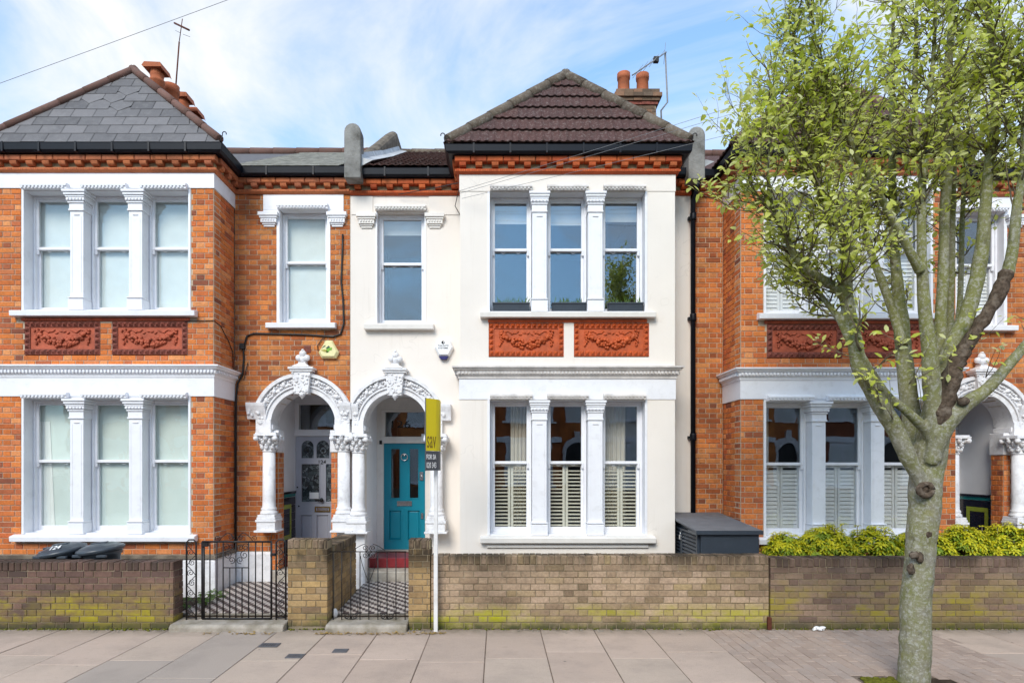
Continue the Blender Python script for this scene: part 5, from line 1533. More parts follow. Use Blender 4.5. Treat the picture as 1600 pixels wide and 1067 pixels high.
def extra_main(root, X):
    pots = [(2.60, 12.75, 0.48, 0.125, 'plain'), (2.99, 12.75, 0.46, 0.125, 'plain'), (2.62, 13.35, 0.26, 0.09, 'plain'), (2.98, 13.35, 0.26, 0.09, 'plain')]
    chimney(root, 2.44, 3.20, 12.45, 13.65, 7.6, 9.50, pots)
    parapet(root, 2.90, 6.87)
    global OFF
    m = MB()
    for (x_, z_) in ((-0.75, 6.5),):
        pass
def extra_right(root, X):
    x_ = (1083 - VX) * (YR-0.09) / F
    m = MB(); m.tube([(x_+0.03, YR-0.25, 6.14), (x_+0.02, YR-0.2, 6.02), (x_, YR-0.09, 5.85), (x_, YR-0.09, 0.6)], 0.036, 12)
    dp = m.build('downpipe', M['gutter'], root)
    for z_ in (5.6, 4.1, 2.32):
        m = MB(); m.lathe([(0.048, 0), (0.05, 0.02), (0.05, 0.09), (0.046, 0.11)], (x_, YR-0.09, z_), 12); m.box(x_-0.06, x_+0.06, YR-0.06, YR-0.002, z_+0.03, z_+0.07)
        m.build('pipe_collar', M['gutter'], dp)

HL = house(dict(ox=-5.467, s=1, dz=0.02, brick=True, trim='white', course='white', half=1.15, colc=0.41, colw=0.185, party=3.242, win_x=2.54, arch_x=2.555, cols=[2.077, 3.185], panel_x=(-0.61, 0.61),
    ring_clip=(-9, -2.183), apex=(-5.50, 9.30, 7.84), rows=9, slate=True, hip='hip_clay', hr=0.056, fancy=((4, 6), (5, 5), (5, 6), (6, 6)), glass='glass_plain', label='red brick terraced house with grey slate hipped bay roof and grey front door',
    fill=fill_left, fill1=fill_left1, door=door_grey, extra=extra_left))
HM = house(dict(ox=0.97, s=-1, dz=0.0, brick=False, trim='white', course='grey_trim', half=1.085, colc=0.39, colw=0.20, party=3.19, win_x=2.43, arch_x=2.50, cols=[1.88, 3.035], panel_x=(-0.615, 0.575),
    ring_clip=(-2.177, 9), apex=(1.03, 9.40, 7.84), rows=6, slate=False, hip='hip_grey', hr=0.082, glass='glass', label='cream rendered terraced house with brown tiled bay roof and teal door',
    fill=fill_main, fill1=fill_main1, door=door_teal, extra=extra_main))
HR = house(dict(ox=4.89, s=1, dz=-0.02, brick=True, trim='white', course='white', half=1.15, colc=0.41, colw=0.185, party=3.242, win_x=2.37, arch_x=2.33, cols=[1.835, 2.83], panel_x=(-0.61, 0.61),
    ring_clip=(-9, 99), apex=(4.9, 9.40, 7.84), rows=8, slate=False, hip='hip_clay', hr=0.07, glass='glass', label='red brick terraced house with white louvred shutters, blue door and street tree before it',
    fill=fill_right, fill1=fill_right1, door=door_blue, extra=extra_right))

# ------------------------------------------------------------------ front gardens, paths
b = MB(); b.box(-8.0, 9.0, 7.51, 9.255, -0.5, 0.10); structure(b, 'garden_soil', M['soil'])
def tiled_path(x0, x1):
    m = MB(); y0, y1 = 7.56, 9.26
    zf = lambda y: 0.128 + (y - y0) / (y1 - y0) * 0.065
    m.prism([(y0, zf(y0)-0.006), (y1, zf(y1)-0.006), (y1, 0.0), (y0, 0.0)], 'x', x0, x1)
    path = structure(m, 'garden_path', M['concrete'])
    m = MB(); tw, td = 0.078, 0.056
    n = int((y1 - y0) / td)
    for r in range(n):
        ya = y0 + r * td + 0.001; yb = ya + td - 0.002
        u = x0 - (r * tw * 0.66) % (2 * tw); k = 0
        while u < x1:
            a, c_ = max(u + 0.001, x0), min(u + tw - 0.001, x1)
            if c_ - a > 0.006:
                za, zb = zf(ya) + U(0, 0.0015), zf(yb) + U(0, 0.0015)
                m.add([(a, ya, za), (c_, ya, za), (c_, yb, zb), (a, yb, zb), (a, ya, za-0.006), (c_, ya, za-0.006)], [(0, 1, 2, 3), (4, 5, 1, 0)], k % 2)
            u += tw; k += 1
    m.build('path_tiling', [M['tile_white'], M['tile_black']], path, kind='stuff', fix=False)
tiled_path(-3.90, -2.235)
tiled_path(-1.985, -0.62)
for x0, x1 in ((-3.834, -2.50), (-2.012, -1.064)):
    m = MB(); m.prism([(7.17, -0.05), (7.17, 0.05), (7.20, 0.078), (7.57, 0.092), (7.57, -0.05)], 'x', x0, x1); structure(m, 'gate_threshold', M['concrete'], bevel=0.008)

# ------------------------------------------------------------------ garden walls
def coping(root, x0, x1, y0, dep, z0, mat, h=0.105, face='F', along=None, mort='mortar_grey'):
    u = x0
    while u < x1 - 0.03:
        wd = min(0.0735, x1 - u)
        m = brick_mesh(round(wd - 0.009, 3), h - 0.004, face, mat, 'coping_brick', dep, 0.008)
        if face == 'F': place('coping_brick', m, (u + wd/2, y0 + U(-.004, .003), z0 + h/2 + U(-.003, .004)), root)
        else: place('coping_brick', m, (y0 + U(-.003, .004), u + wd/2, z0 + h/2 + U(-.003, .004)), root)
        u += 0.0735

YW = 7.30
def garden_wall(x0, x1, ztop, mat, label, right_end=False, left_end=False, dep=0.215, limit=300):
    t = thing('garden_wall', ((x0+x1)/2, YW + dep/2, 0), label, 'wall')
    m = MB(); m.box(x0+0.006, x1-0.006, YW+0.007, YW+dep-0.006, -0.1, ztop-0.012); m.build('mortar_core', M['mortar_grey'], t)
    sp = lay('F', x0, x1, 0.0, ztop-0.105, YW, jit=0.005)
    if right_end: sp += lay('R', YW+0.012, YW+dep, 0.0, ztop-0.105, x1, jit=0.004, bond='stretcher')
    put_bricks(sp, lambda s_: mat, t, limit)
    coping(t, x0, x1, YW-0.006, dep+0.01, ztop-0.105, mat)
    return t
garden_wall(-8.0, -3.838, 0.792, M['brick_brown'], 'dark plum brick garden wall with yellow lichen before the dustbins', right_end=True)
gw = garden_wall(-0.795, 3.212, 0.866, M['brick_yellow'], 'weathered yellow brick garden wall before the cream house')
garden_wall(3.224, 8.2, 0.838, M['brick_plum'], 'brown brick garden wall with mossy courses beneath the yellow shrubs')
# raised end of the wall at the gate
t = thing('gate_pier', (-0.93, 7.41, 0), 'stubby yellow brick gate pier behind the for sale post', 'pier')
m = MB(); m.box(-1.055, -0.803, YW+0.007, YW+0.209, -0.1, 1.04); m.build('mortar_core', M['mortar_grey'], t)
put_bricks(lay('F', -1.061, -0.797, 0.0, 0.95, YW, jit=0.005) + lay('L', YW+0.012, YW+0.215, 0, 0.95, -1.061, bond='stretcher') + lay('R', YW+0.012, YW+0.215, 0.86, 0.95, -0.797, bond='stretcher'), lambda s_: M['brick_pier'], t)
coping(t, -1.061, -0.81, YW-0.006, 0.225, 0.95, M['brick_yellow'])
# pier and side wall between the two paths
t = thing('gate_pier', (-2.25, 7.41, 0), 'wide yellow brick pier with low wall running back between the tiled paths', 'pier')
m = MB(); m.box(-2.488, -2.022, YW+0.007, YW+0.214, -0.1, 1.04); m.box(-2.204, -1.997, YW+0.215, 8.64, -0.1, 0.955); m.build('mortar_core', M['mortar_grey'], t)
put_bricks(lay('F', -2.494, -2.016, 0.03, 0.95, YW, jit=0.005) + lay('R', YW+0.012, YW+0.22, 0.03, 0.95, -2.016, bond='stretcher') + lay('L', YW+0.012, YW+0.22, 0.03, 0.95, -2.494, bond='stretcher')
           + lay('R', YW+0.225, 8.65, 0.10, 0.862, -1.99) + lay('L', YW+0.225, 8.65, 0.10, 0.862, -2.212) , lambda s_: M['brick_pier'], t)
coping(t, -2.494, -2.02, YW-0.006, 0.23, 0.95, M['brick_yellow'])
coping(t, YW+0.235, 8.65, -1.986, 0.23, 0.862, M['brick_yellow'], face='R')

# ------------------------------------------------------------------ wrought iron gates
YGATE = 7.40
G = lambda px, py: at(px, py, YGATE)
def bar(par, p, q, r=0.0075, name='bar', n=6):
    m = MB(); m.tube([p, q], r, n, smooth=True); return m.build(name, M['iron'], par)
def spiral(cx, cz, r0, turns, a0, d=1, n=16):
    """spiral from its outer end inwards, in the plane of the gate"""
    return [Vector((cx + r0*(1-0.80*i/n)*math.cos(a0 + d*turns*6.283*i/n), YGATE, cz + r0*(1-0.80*i/n)*math.sin(a0 + d*turns*6.283*i/n))) for i in range(n + 1)]
def scroll(par, pts, r=0.0055):
    m = MB(); m.tube(pts, r, 5); return m.build('scroll', M['iron'], par)
def bez(p0, p1, p2, n=8):
    return [p0*(1-t)**2 + p1*2*t*(1-t) + p2*t*t for t in [i/n for i in range(n + 1)]]

g = thing('iron_gate', (G(370, 966).x, YGATE, 0.08), 'black iron gate with a square of scrolls before the grey door path', 'gate')
TL, TR, BL, BR_ = G(316, 846), G(424, 846), G(316, 966), G(424, 966)
m = MB()
for p, q in ((TL, TR), (TR, BR_), (BR_, BL), (BL, TL)): m.tube([p, q], 0.0125, 6)
m.build('gate_frame', M['iron'], g)
for p in (328, 339, 348.7, 388.5, 399.3, 410): bar(g, G(p, 846), G(p, 966), 0.0075)
bar(g, G(318.5, 850), G(318.5, 966), 0.013)
for p in (359, 368.6, 378.2): bar(g, G(p, 886.5), G(p, 966))
bar(g, G(348.7, 886.5), G(388.5, 886.5), 0.007, 'rail')
cc = G(368.6, 866)
for sx in (-1, 1):
    for (dx, dz_, r, a0, d) in ((0.115, 0.09, 0.045, 0.5, 1), (0.055, 0.085, 0.035, 2.5, -1), (0.10, -0.005, 0.052, 1.4, 1), (0.05, -0.065, 0.045, -1.3, -1)):
        pts = spiral(cc.x + sx*dx, cc.z + dz_, r, 1.4, a0 if sx > 0 else math.pi - a0, d*sx)
        scroll(g, pts, 0.0048)
bar(g, G(368.6, 846), G(368.6, 886), 0.005)
for sx in (-1, 1):
    x_ = cc.x; zt = TL.z
    a = Vector((x_ + sx*0.01, YGATE, zt+0.01)); c_ = Vector((x_ + sx*0.06, YGATE, zt+0.12)); e = Vector((x_ + sx*0.20, YGATE, zt + 0.015))
    scroll(g, bez(a, c_, Vector((x_ + sx*0.10, YGATE, zt + 0.105))) + bez(Vector((x_ + sx*0.10, YGATE, zt + 0.105)), Vector((x_ + sx*0.15, YGATE, zt+0.08)), e), 0.005)
    scroll(g, spiral(x_ + sx*0.062, zt + 0.045, 0.032, 1.3, 0.4 if sx > 0 else math.pi-0.4, sx), 0.0045)
    scroll(g, spiral(x_ + sx*0.225, zt + 0.04, 0.032, 1.3, math.pi if sx > 0 else 0, -sx), 0.0045)
m = MB(); p = G(319, 850); m.box(p.x-0.02, p.x+0.05, YGATE-0.025, YGATE+0.02, p.z-0.025, p.z+0.02); m.build('hinge', M['iron'], g)
m = MB(); p = G(427, 866); m.box(p.x-0.03, p.x+0.03, YGATE-0.02, YGATE+0.02, p.z-0.015, p.z+0.015); m.build('latch', M['iron'], g)

def side_panel(xa, xb, label):
    t = thing('iron_gatepost', (G((xa+xb)/2, 975).x, YGATE, 0.06), label, 'gate post')
    m = MB(); pa, pb = G(xa, 843), G(xb, 843); z0 = 0.02
    m.tube([(pa.x, YGATE, z0), (pa.x, YGATE, pa.z-0.03), (pa.x+0.03, YGATE, pa.z), (pb.x-0.03, YGATE, pa.z), (pb.x, YGATE, pa.z-0.03), (pb.x, YGATE, z0)], 0.0105, 6)
    m.tube([(pa.x, YGATE, z0+0.09), (pb.x, YGATE, z0+0.09)], 0.008, 6)
    m.build('post_frame', M['iron'], t)
    w_ = pb.x - pa.x; cx_ = (pa.x+pb.x)/2
    zz = z0 + 0.14; k = 0
    while zz < pa.z - 0.08:
        sx = 1 if k % 2 else -1
        scroll(t, spiral(cx_ + sx*0.008, zz, w_*0.36, 1.5, 0.9*sx if sx > 0 else math.pi + 0.9, sx) , 0.0045)
        scroll(t, bez(Vector((cx_-sx*w_*.45, YGATE, zz-0.03)), Vector((cx_, YGATE, zz+0.04)), Vector((cx_+sx*w_*.45, YGATE, zz+0.09))), 0.0045)
        zz += 0.122; k += 1
    return t
side_panel(291.5, 306.5, 'narrow scrolled iron panel against the plum garden wall')
side_panel(431.5, 446.5, 'narrow scrolled iron panel against the wide brick pier')

g = thing('iron_gate', (G(577, 968).x, YGATE, 0.08), 'slender black iron gate with curled crest before the teal door path', 'gate')
TL, TR, BL, BR_ = G(520, 861.5), G(635, 861.5), G(520, 968.5), G(635, 968.5)
bar(g, G(512, 861.5), TR, 0.0065, 'rail'); bar(g, BL, BR_, 0.0075, 'rail'); bar(g, G(533, 958.5), G(633, 958.5), 0.006, 'rail')
for p in (520.5, 534, 548.2, 562.5, 576.4, 590.5, 604.8, 618.7, 633): bar(g, G(p, 861.5), G(p, 968.5), 0.0065)
for pc in (548.2, 604.8):
    for sx in (-1, 1):
        q = G(pc + sx*6.2, 963.3); scroll(g, spiral(q.x, q.z, 0.045, 1.5, -1.57, -sx), 0.004)
        a = G(pc + sx*1, 968); b_ = G(pc + sx*16, 966); c_ = G(pc + sx*9, 935); scroll(g, bez(a, b_, c_), 0.004)
for sx in (-1, 1):
    q = G(576.4 + sx*5.6, 856); scroll(g, spiral(q.x, q.z, 0.04, 1.5, -1.57, -sx), 0.0045)
    q = G(576.4 + sx*5.6, 867); scroll(g, spiral(q.x, q.z, 0.04, 1.5, 1.57, sx), 0.0045)
    scroll(g, bez(G(576.4 + sx*6, 849.5), G(576.4 + sx*14, 851), G(576.4 + sx*25, 860)), 0.0045)
    scroll(g, bez(G(576.4 + sx*13, 868), G(576.4 + sx*12, 880), G(576.4 + sx*2, 905)), 0.004)

# ------------------------------------------------------------------ louvred cabinet
def cabinet():
    x0, x1, y0, y1 = 2.52, 3.285, 7.75, 9.22
    t = thing('storage_cabinet', ((x0+x1)/2, 8.5, 0.1), 'dark grey metal storage cabinet with louvred doors behind the garden wall', 'cabinet')
    m = MB(); m.box(x0+0.035, x1, y0, y1, 0.101, 1.075)
    m.prism([(y0, 1.076), (y1, 1.076), (y1, 1.19), (y0, 1.085)], 'x', x0+0.035, x1)
    m.build('body', M['cabinet'], t, bevel=0.006)
    m = MB(); vs_ = []
    for (y, z) in ((y0-0.04, 1.086), (y1+0.02, 1.196)):
        vs_ += [(x0-0.035, y, z), (x1+0.03, y, z), (x1+0.03, y, z+0.036), (x0-0.035, y, z+0.036)]
    m.add(vs_, [(0,1,2,3), (4,7,6,5), (0,4,5,1), (1,5,6,2), (2,6,7,3), (3,7,4,0)])
    m.build('lid', M['cabinet_lid'], t, bevel=0.008)
    m = MB(); m.box(x0-0.040, x1+0.035, y0-0.046, y0-0.0405, 1.070, 1.120); m.box(x0-0.0405, x0-0.0355, y0-0.040, y0+0.3, 1.06, 1.10); m.build('lid_trim', M['cabinet'], t)
    sm = MB(); sm.prism([(-0.002, -0.020), (0.026, 0.012), (0.026, 0.018), (-0.002, -0.014)], 'y', -0.305, 0.305)
    slat = sm.mesh('louvre', M['cabinet'], off=False)
    for (ya, yb) in ((7.80, 8.478), (8.488, 9.16)):
        fr = MB(); 
        fr.box(x0, x0+0.032, ya, ya+0.035, 0.12, 1.07); fr.box(x0, x0+0.032, yb-0.035, yb, 0.12, 1.07)
        fr.box(x0+0.001, x0+0.031, ya+0.035, yb-0.035, 0.12, 0.17); fr.box(x0+0.001, x0+0.031, ya+0.035, yb-0.035, 1.045, 1.07)
        d = fr.build('cabinet_door', M['cabinet'], t)
        z = 0.20
        while z < 1.04:
            place('louvre', slat, (x0+0.004, (ya+yb)/2, z), d, scale=(1, (yb-ya-0.07)/0.61, 1)); z += 0.048
    m = MB(); p = (x0-0.012, 8.50, 0.98)
    m.box(p[0]-0.012, p[0]+0.010, p[1]-0.055, p[1]-0.005, p[2]-0.06, p[2]); m.tube([(p[0], p[1]-0.045, p[2]), (p[0], p[1]-0.045, p[2]+0.03), (p[0], p[1]-0.03, p[2]+0.045), (p[0], p[1]-0.015, p[2]+0.03), (p[0], p[1]-0.015, p[2])], 0.006, 6)
    m.build('padlock', M['chrome'], t)
cabinet()

# ------------------------------------------------------------------ dustbins
def tilted(m, c, rx, ry):
    mt = Matrix.Translation(c) @ Matrix.Rotation(rx, 4, 'X') @ Matrix.Rotation(ry, 4, 'Y')
    m.v = [tuple(mt @ Vector(v)) for v in m.v]
def dustbin(px, Y, ztop, label, rx, ry, txt):
    c = at(px, 860, Y)
    t = thing('dustbin', (c.x, Y, 0.10), label, 'dustbin', 'black plastic dustbins behind the garden wall')
    m = MB(); m.lathe([(0.19, 0.0), (0.225, ztop-0.17), (0.245, ztop-0.16), (0.245, ztop-0.11)], (c.x, Y, 0.10), 24); m.build('bin_body', M['bin'], t)
    for sx in (-1, 1):
        m = MB(); m.box(c.x+sx*0.15-0.06, c.x+sx*0.15+0.06, Y-0.235, Y-0.19, ztop-0.085, ztop-0.05); m.build('handle', M['bin'], t, bevel=0.008)
    m = MB(); m.lathe([(0.245, -0.035), (0.27, -0.035), (0.275, 0.0), (0.262, 0.018), (0.245, 0.02), (0.225, 0.036), (0.15, 0.062), (0.10, 0.07), (0.03, 0.073)], (0, 0, 0), 28)
    m.box(-0.10, 0.10, -0.03, 0.03, 0.066, 0.083)
    m.box(-0.23, -0.16, -0.02, 0.02, 0.03, 0.062)
    tilted(m, (c.x, Y, ztop), rx, ry); m.build('bin_lid', M['bin'], t, bevel=0.004)
    if txt:
        mt = Matrix.Translation((c.x, Y, ztop)) @ Matrix.Rotation(rx, 4, 'X') @ Matrix.Rotation(ry, 4, 'Y')
        o = mt @ Vector((-0.01, -0.20, 0.049)); r = (mt.to_3x3() @ Vector((1, 0.05, 0))); u = (mt.to_3x3() @ Vector((-0.1, 0.93, 0.36)))
        lettering('124', o, r, u, 0.125, M['paper'], t, 0.085, 'painted_number', 0.02)
dustbin(97, 7.90, 0.855, 'black dustbin with 124 painted in white on its tilted lid', math.radians(7), math.radians(-9), True)
dustbin(157, 7.86, 0.875, 'black dustbin with plain unnumbered lid beside the numbered one', math.radians(3), math.radians(-7), False)

# ------------------------------------------------------------------ for sale sign
def sale_sign():
    p = at(681, 985, 7.2)
    t = thing('estate_agent_board', (p.x, 7.2, 0), 'yellow and grey for sale board on a white post at the pavement edge', 'sign')
    m = MB(); m.box(p.x-0.023, p.x+0.023, 7.178, 7.224, -0.02, 2.55); m.build('post', M['pole_white'], t, bevel=0.003)
    near = Vector((-0.823, 7.02, 0)); d = Vector((0.168, 0.62, 0)).normalized(); side = Vector((d.y, -d.x, 0))
    def face(t0): return near + d*t0
    # the sheet is bent: a flat face, then it curls away round the post
    prof = [near, face(0.40), face(0.50) + Vector((0.012, 0, 0)), face(0.56) + Vector((0.05, 0, 0)), Vector((-0.62, 7.55, 0)), Vector((-0.36, 7.5, 0))]
    W_ = lambda px, Y: Vector(((px - VX) * Y / F, Y, 0))
    near = W_(665, 7.0); end = W_(681, 7.12)
    prof = [near, near.lerp(end, 0.5), end, W_(684.8, 7.17), W_(687.0, 7.24), W_(687.8, 7.42), W_(687.6, 7.62)]
    def sheet(za, zb, mat, name, th=0.006):
        m = MB(); q = []
        for i, v in enumerate(prof):
            a = prof[min(i+1, len(prof)-1)] - prof[max(i-1, 0)]; nn = Vector((a.y, -a.x, 0)).normalized()
            q.append((v, nn))
        vs_ = [(v.x, v.y, z) for v, _ in q for z in (za, zb)] + [((v+n_*th).x, (v+n_*th).y, z) for v, n_ in q for z in (za, zb)]
        k = len(prof); fs = []
        for i in range(k-1):
            a = 2*i; fs += [(a, a+2, a+3, a+1), (2*k+a, 2*k+a+1, 2*k+a+3, 2*k+a+2), (a+1, a+3, 2*k+a+3, 2*k+a+1), (a, 2*k+a, 2*k+a+2, a+2)]
        fs += [(0, 1, 2*k+1, 2*k), (2*k-2, 4*k-2, 4*k-1, 2*k-1)]
        m.add(vs_, fs); return m.build(name, mat, t)
    Z = lambda py: EYE + (VY - py) * 7.0 / F
    sheet(Z(704), Z(622), M['yellow'], 'yellow_panel')
    sheet(Z(735), Z(704.5), M['board_grey'], 'grey_panel')
    m = MB()
    for k in (0, len(prof)-1):
        v = prof[k]; m.box(v.x-0.006, v.x+0.004, v.y-0.006, v.y+0.006, Z(735.5), Z(621.5))
    m.build('board_edge', M['board_grey'], t)
    dd = end - near; nn = Vector((-dd.y, dd.x, 0)).normalized() * -1
    o = near + Vector((dd.y, -dd.x, 0)).normalized() * 0.0085
    r = dd.normalized()
    def put(s_, za, zb, t0, wd, mat, bold=0.0):
        a = o + r*t0; lettering(s_, (a.x, a.y, za), r, (0, 0, 1), wd, mat, t, zb - za, 'lettering', bold)
    put('sav', Z(699.5), Z(681.0), 0.014, 0.140, M['olive_print'])
    put('FOR SA', Z(717.5), Z(709.5), 0.008, 0.148, M['paper'], 0.012)
    put('020 343', Z(731), Z(722), 0.008, 0.148, M['paper'])
sale_sign()

# ------------------------------------------------------------------ alarm boxes
def alarm(px, py, Y, poly, inset, h, mat, label):
    c = at(px, py, Y); k = Y / F
    t = thing('alarm_box', (c.x, Y, c.z), label, 'alarm box')
    m = MB(); n = len(poly)
    P0 = [(c.x + (q[0]-px)*k, Y, c.z + (py-q[1])*k) for q in poly]
    cx_ = sum(p[0] for p in P0)/n; cz_ = sum(p[2] for p in P0)/n
    P1 = [(p[0], Y-h*0.55, p[2]) for p in P0]
    P2 = [(cx_+(p[0]-cx_)*inset, Y-h, cz_+(p[2]-cz_)*inset + 0.004) for p in P0]
    m.add(P0+P1+P2, [tuple(range(2*n, 3*n))] + [(i, (i+1)%n, n+(i+1)%n, n+i) for i in range(n)] + [(n+i, n+(i+1)%n, 2*n+(i+1)%n, 2*n+i) for i in range(n)] + [tuple(range(n))[::-1]])
    m.build('cover', mat, t, bevel=0.003)
    return t, c, k
t, c, k = alarm(514.5, 546, YR-0.005, [(510, 533), (520.5, 533), (530.5, 551.5), (526, 560.5), (504, 560.5), (499, 551.5)], 0.80, 0.075, M['alarm_yellow'], 'pale yellow six sided alarm box with green emblem on red brick')
def flat(par, pts, y, mat, name, th=0.003):
    m = MB(); m.prism(pts, 'y', y-th, y); return m.build(name, mat, par)
def ap(q): return [(c.x + (a-514.5)*k, c.z + (546-b_)*k) for a, b_ in q]
yf = c.y - 0.076
flat(t, ap([(503.5, 548.5), (509, 547.2), (513, 548.5), (514, 552), (509, 551)]), yf, M['olive_print2'], 'emblem')
flat(t, ap([(512, 547), (515, 545), (521, 544.6), (520.5, 548), (517, 549), (515, 552), (512.3, 551)]), yf, M['leaf_green'], 'emblem')
flat(t, ap([(511, 545.6), (515.8, 541.5), (518, 544.3), (514.5, 546)]), yf, M['leaf_dark'], 'emblem')
flat(t, ap([(504.2, 546), (508, 542), (510.5, 541), (510.8, 542.5), (507.5, 544)]), yf, M['leaf_dark'], 'emblem')
flat(t, ap([(512, 551.2), (514.5, 550), (515, 551.5), (512.5, 552.6)]), yf, M['leaf_dark'], 'emblem')
t, c, k = alarm(694, 546, YR-0.005, [(682.5, 533.5), (705, 533.5), (709, 544.5), (702, 557.5), (686, 557.5), (679.5, 544.5)], 0.82, 0.08, M['alarm_white'], 'white shield shaped alarm box with dark blue lens on cream wall')
yf = c.y - 0.081
m = MB(); m.prism([(c.x-8*k, c.z-11.6*k), (c.x+7.5*k, c.z-11.6*k), (c.x+4*k, c.z-16.6*k), (c.x-4.5*k, c.z-16.6*k)], 'y', c.y-0.06, c.y-0.001); m.build('lens', M['alarm_blue'], t, bevel=0.004)
m = MB(); m.lathe([(0.024, 0), (0.024, 0.003)], (0, 0, 0), 16); mt = Matrix.Translation((c.x-1*k, yf, c.z+9.3*k)) @ Matrix.Rotation(math.pi/2, 4, 'X'); m.v = [tuple(mt @ Vector(v)) for v in m.v]; m.build('emblem', M['black'], t)
flat(t, [(c.x-0.6*k, c.z+11*k), (c.x+0.8*k, c.z+9.6*k), (c.x-0.4*k, c.z+7.6*k)], yf-0.0035, M['alarm_white'], 'emblem')
lettering('TAILGATE', (c.x-9*k, yf, c.z+3.4*k), (1,0,0), (0,0,1), 16.5*k, M['black'], t, 2.2*k, 'lettering', 0.012)
lettering('SYSTEMS', (c.x-8.4*k, yf, c.z-0.4*k), (1,0,0), (0,0,1), 15.2*k, M['black'], t, 2.2*k, 'lettering', 0.012)

# ------------------------------------------------------------------ window boxes on the cream house
for (xa, xb, lab) in ((770.5, 827, 'slate grey window box on the upper sill of the cream house, nearest the door'), (862.5, 915, 'slate grey window box on the upper sill of the cream house, between the columns'),
                      (950.5, 1004, 'slate grey window box on the upper sill of the cream house, nearest the downpipe')):
    a, c = at(xa, 486, 8.66), at(xb, 486, 8.66)
    t = thing('window_box', ((a.x+c.x)/2, 8.68, 4.072), lab, 'window box', 'window boxes on the upper bay sill')
    m = MB(); m.prism([(8.635, 4.073), (8.745, 4.073), (8.755, 4.20), (8.622, 4.20)], 'x', a.x, c.x); m.build('trough', M['cabinet'], t, bevel=0.004)
    m = MB(); m.box(a.x-0.008, c.x+0.008, 8.612, 8.76, 4.19, 4.212); m.build('rim', M['cabinet'], t, bevel=0.003)
    m = MB()
    for _ in range(26):
        x_ = U(a.x+0.03, c.x-0.03); y_ = U(8.65, 8.72); h = U(0.03, 0.12); dx = U(-0.04, 0.04); w_ = 0.006
        m.add([(x_-w_, y_, 4.2), (x_+w_, y_, 4.2), (x_+dx+w_, y_, 4.2+h*0.6), (x_+dx*1.6, y_-0.01, 4.2+h), (x_+dx-w_, y_, 4.2+h*0.6)], [(0,1,2,4), (2,3,4)])
    m.build('herb', M['weed'], t, kind='stuff', fix=False)

# ------------------------------------------------------------------ overhead wires and aerials
def wire(pts, r, label):
    m = MB()
    a, c = pts; q = [a.lerp(c, i/12) - Vector((0, 0, 0.10*math.sin(math.pi*i/12))) for i in range(13)]
    m.tube(q, r, 5); o = m.build('overhead_wire', M['wire'], None)
    tag(o, label, 'wire')
PT = Vector((9.5, 5.2, 0))
tp = thing('telegraph_pole', tuple(PT), 'tall timber telegraph pole beyond the street tree carrying the telephone wires', 'pole')
m = MB(); m.tube([PT, PT + Vector((0.02, 0, 5)), PT + Vector((0.0, 0, 10.7))], [0.15, 0.125, 0.10], 14); m.build('timber_pole', M['twig'], tp)
m = MB(); m.box(PT.x-0.06, PT.x+0.06, PT.y-0.6, PT.y+0.6, 10.30, 10.39); m.build('cross_arm', M['twig'], tp)
for zz in (7.47, 7.30, 6.75):
    m = MB(); m.tube([PT + Vector((-0.12, 0, zz)), PT + Vector((-0.2, 0, zz))], 0.03, 8); m.build('insulator', M['alarm_white'], tp)
wire((at(-300, 238.7, 9.3), PT + Vector((0, 0, 10.4))), 0.0032, 'single telephone wire crossing the sky above the slate roof')
s0 = at(716, 299, 8.45)
wire((s0, PT + Vector((-0.2, 0, 7.47))), 0.0026, 'uppermost telephone wire reaching the corner of the cream bay')
wire((s0 + Vector((0.02, 0, -0.03)), PT + Vector((-0.2, 0, 7.30))), 0.0026, 'middle telephone wire reaching the corner of the cream bay')
wire((s0 + Vector((0.05, 0, -0.10)), PT + Vector((-0.2, 0, 6.75))), 0.0026, 'lowest telephone wire reaching the corner of the cream bay')
m = MB(); m.tube([at(622, 304, 9.2), at(668, 296, 9.1), at(716, 286, 8.6)], 0.006, 5); m.tube([at(716, 300, 8.55), at(711, 322, 9.2), at(720, 338, 9.22)], 0.006, 5)
o = m.build('wall_cable', M['cable'], None); tag(o, 'thin drop cable hanging from the corner of the cream bay', 'cable')
Ya = 13.9
t = thing('tv_aerial', tuple(at(275, 150, Ya)), 'thin reddish aerial mast with crossbar above the clay chimney pots', 'aerial')
m = MB(); m.tube([at(273, 158, Ya), at(280, 66, Ya)], 0.016, 7); m.tube([at(280, 66, Ya), at(285, 30, Ya)], 0.010, 6); m.build('mast', M['rust'], t)
m = MB(); m.tube([at(272.5, 36.5, Ya), at(295.5, 47.5, Ya-0.5)], 0.020, 6); m.build('crossbar', M['rust'], t)
m = MB(); m.tube([at(274, 48, Ya), at(282, 52, Ya)], 0.005, 5); m.tube([at(286, 54, Ya), at(297, 58, Ya)], 0.005, 5); m.build('dipole', M['wire'], t)
Yb = 12.6
t = thing('tv_aerial', tuple(at(1036, 170, Yb)), 'grey yagi aerial on a cranked mast beside the sooty chimney', 'aerial')
m = MB(); m.tube([at(1033.5, 194, Yb), at(1033, 173, Yb), at(1043, 160, Yb), at(1039.5, 82, Yb)], 0.017, 7); m.build('mast', M['wire'], t)
m = MB(); m.tube([at(1041, 82, Yb), at(988, 118, Yb-1.0)], 0.014, 6); m.build('boom', M['wire'], t)
for f in (0.05, 0.2, 0.38, 0.55, 0.7, 0.85):
    p = at(1041, 82, Yb).lerp(at(988, 118, Yb-1.0), f); m = MB(); dl = Vector((0.10, 0.0, 0.13)) if f != 0.05 else Vector((0.02, 0, 0.22)); m.tube([p-dl, p+dl], 0.004, 5); m.build('aerial_element', M['wire'], t)
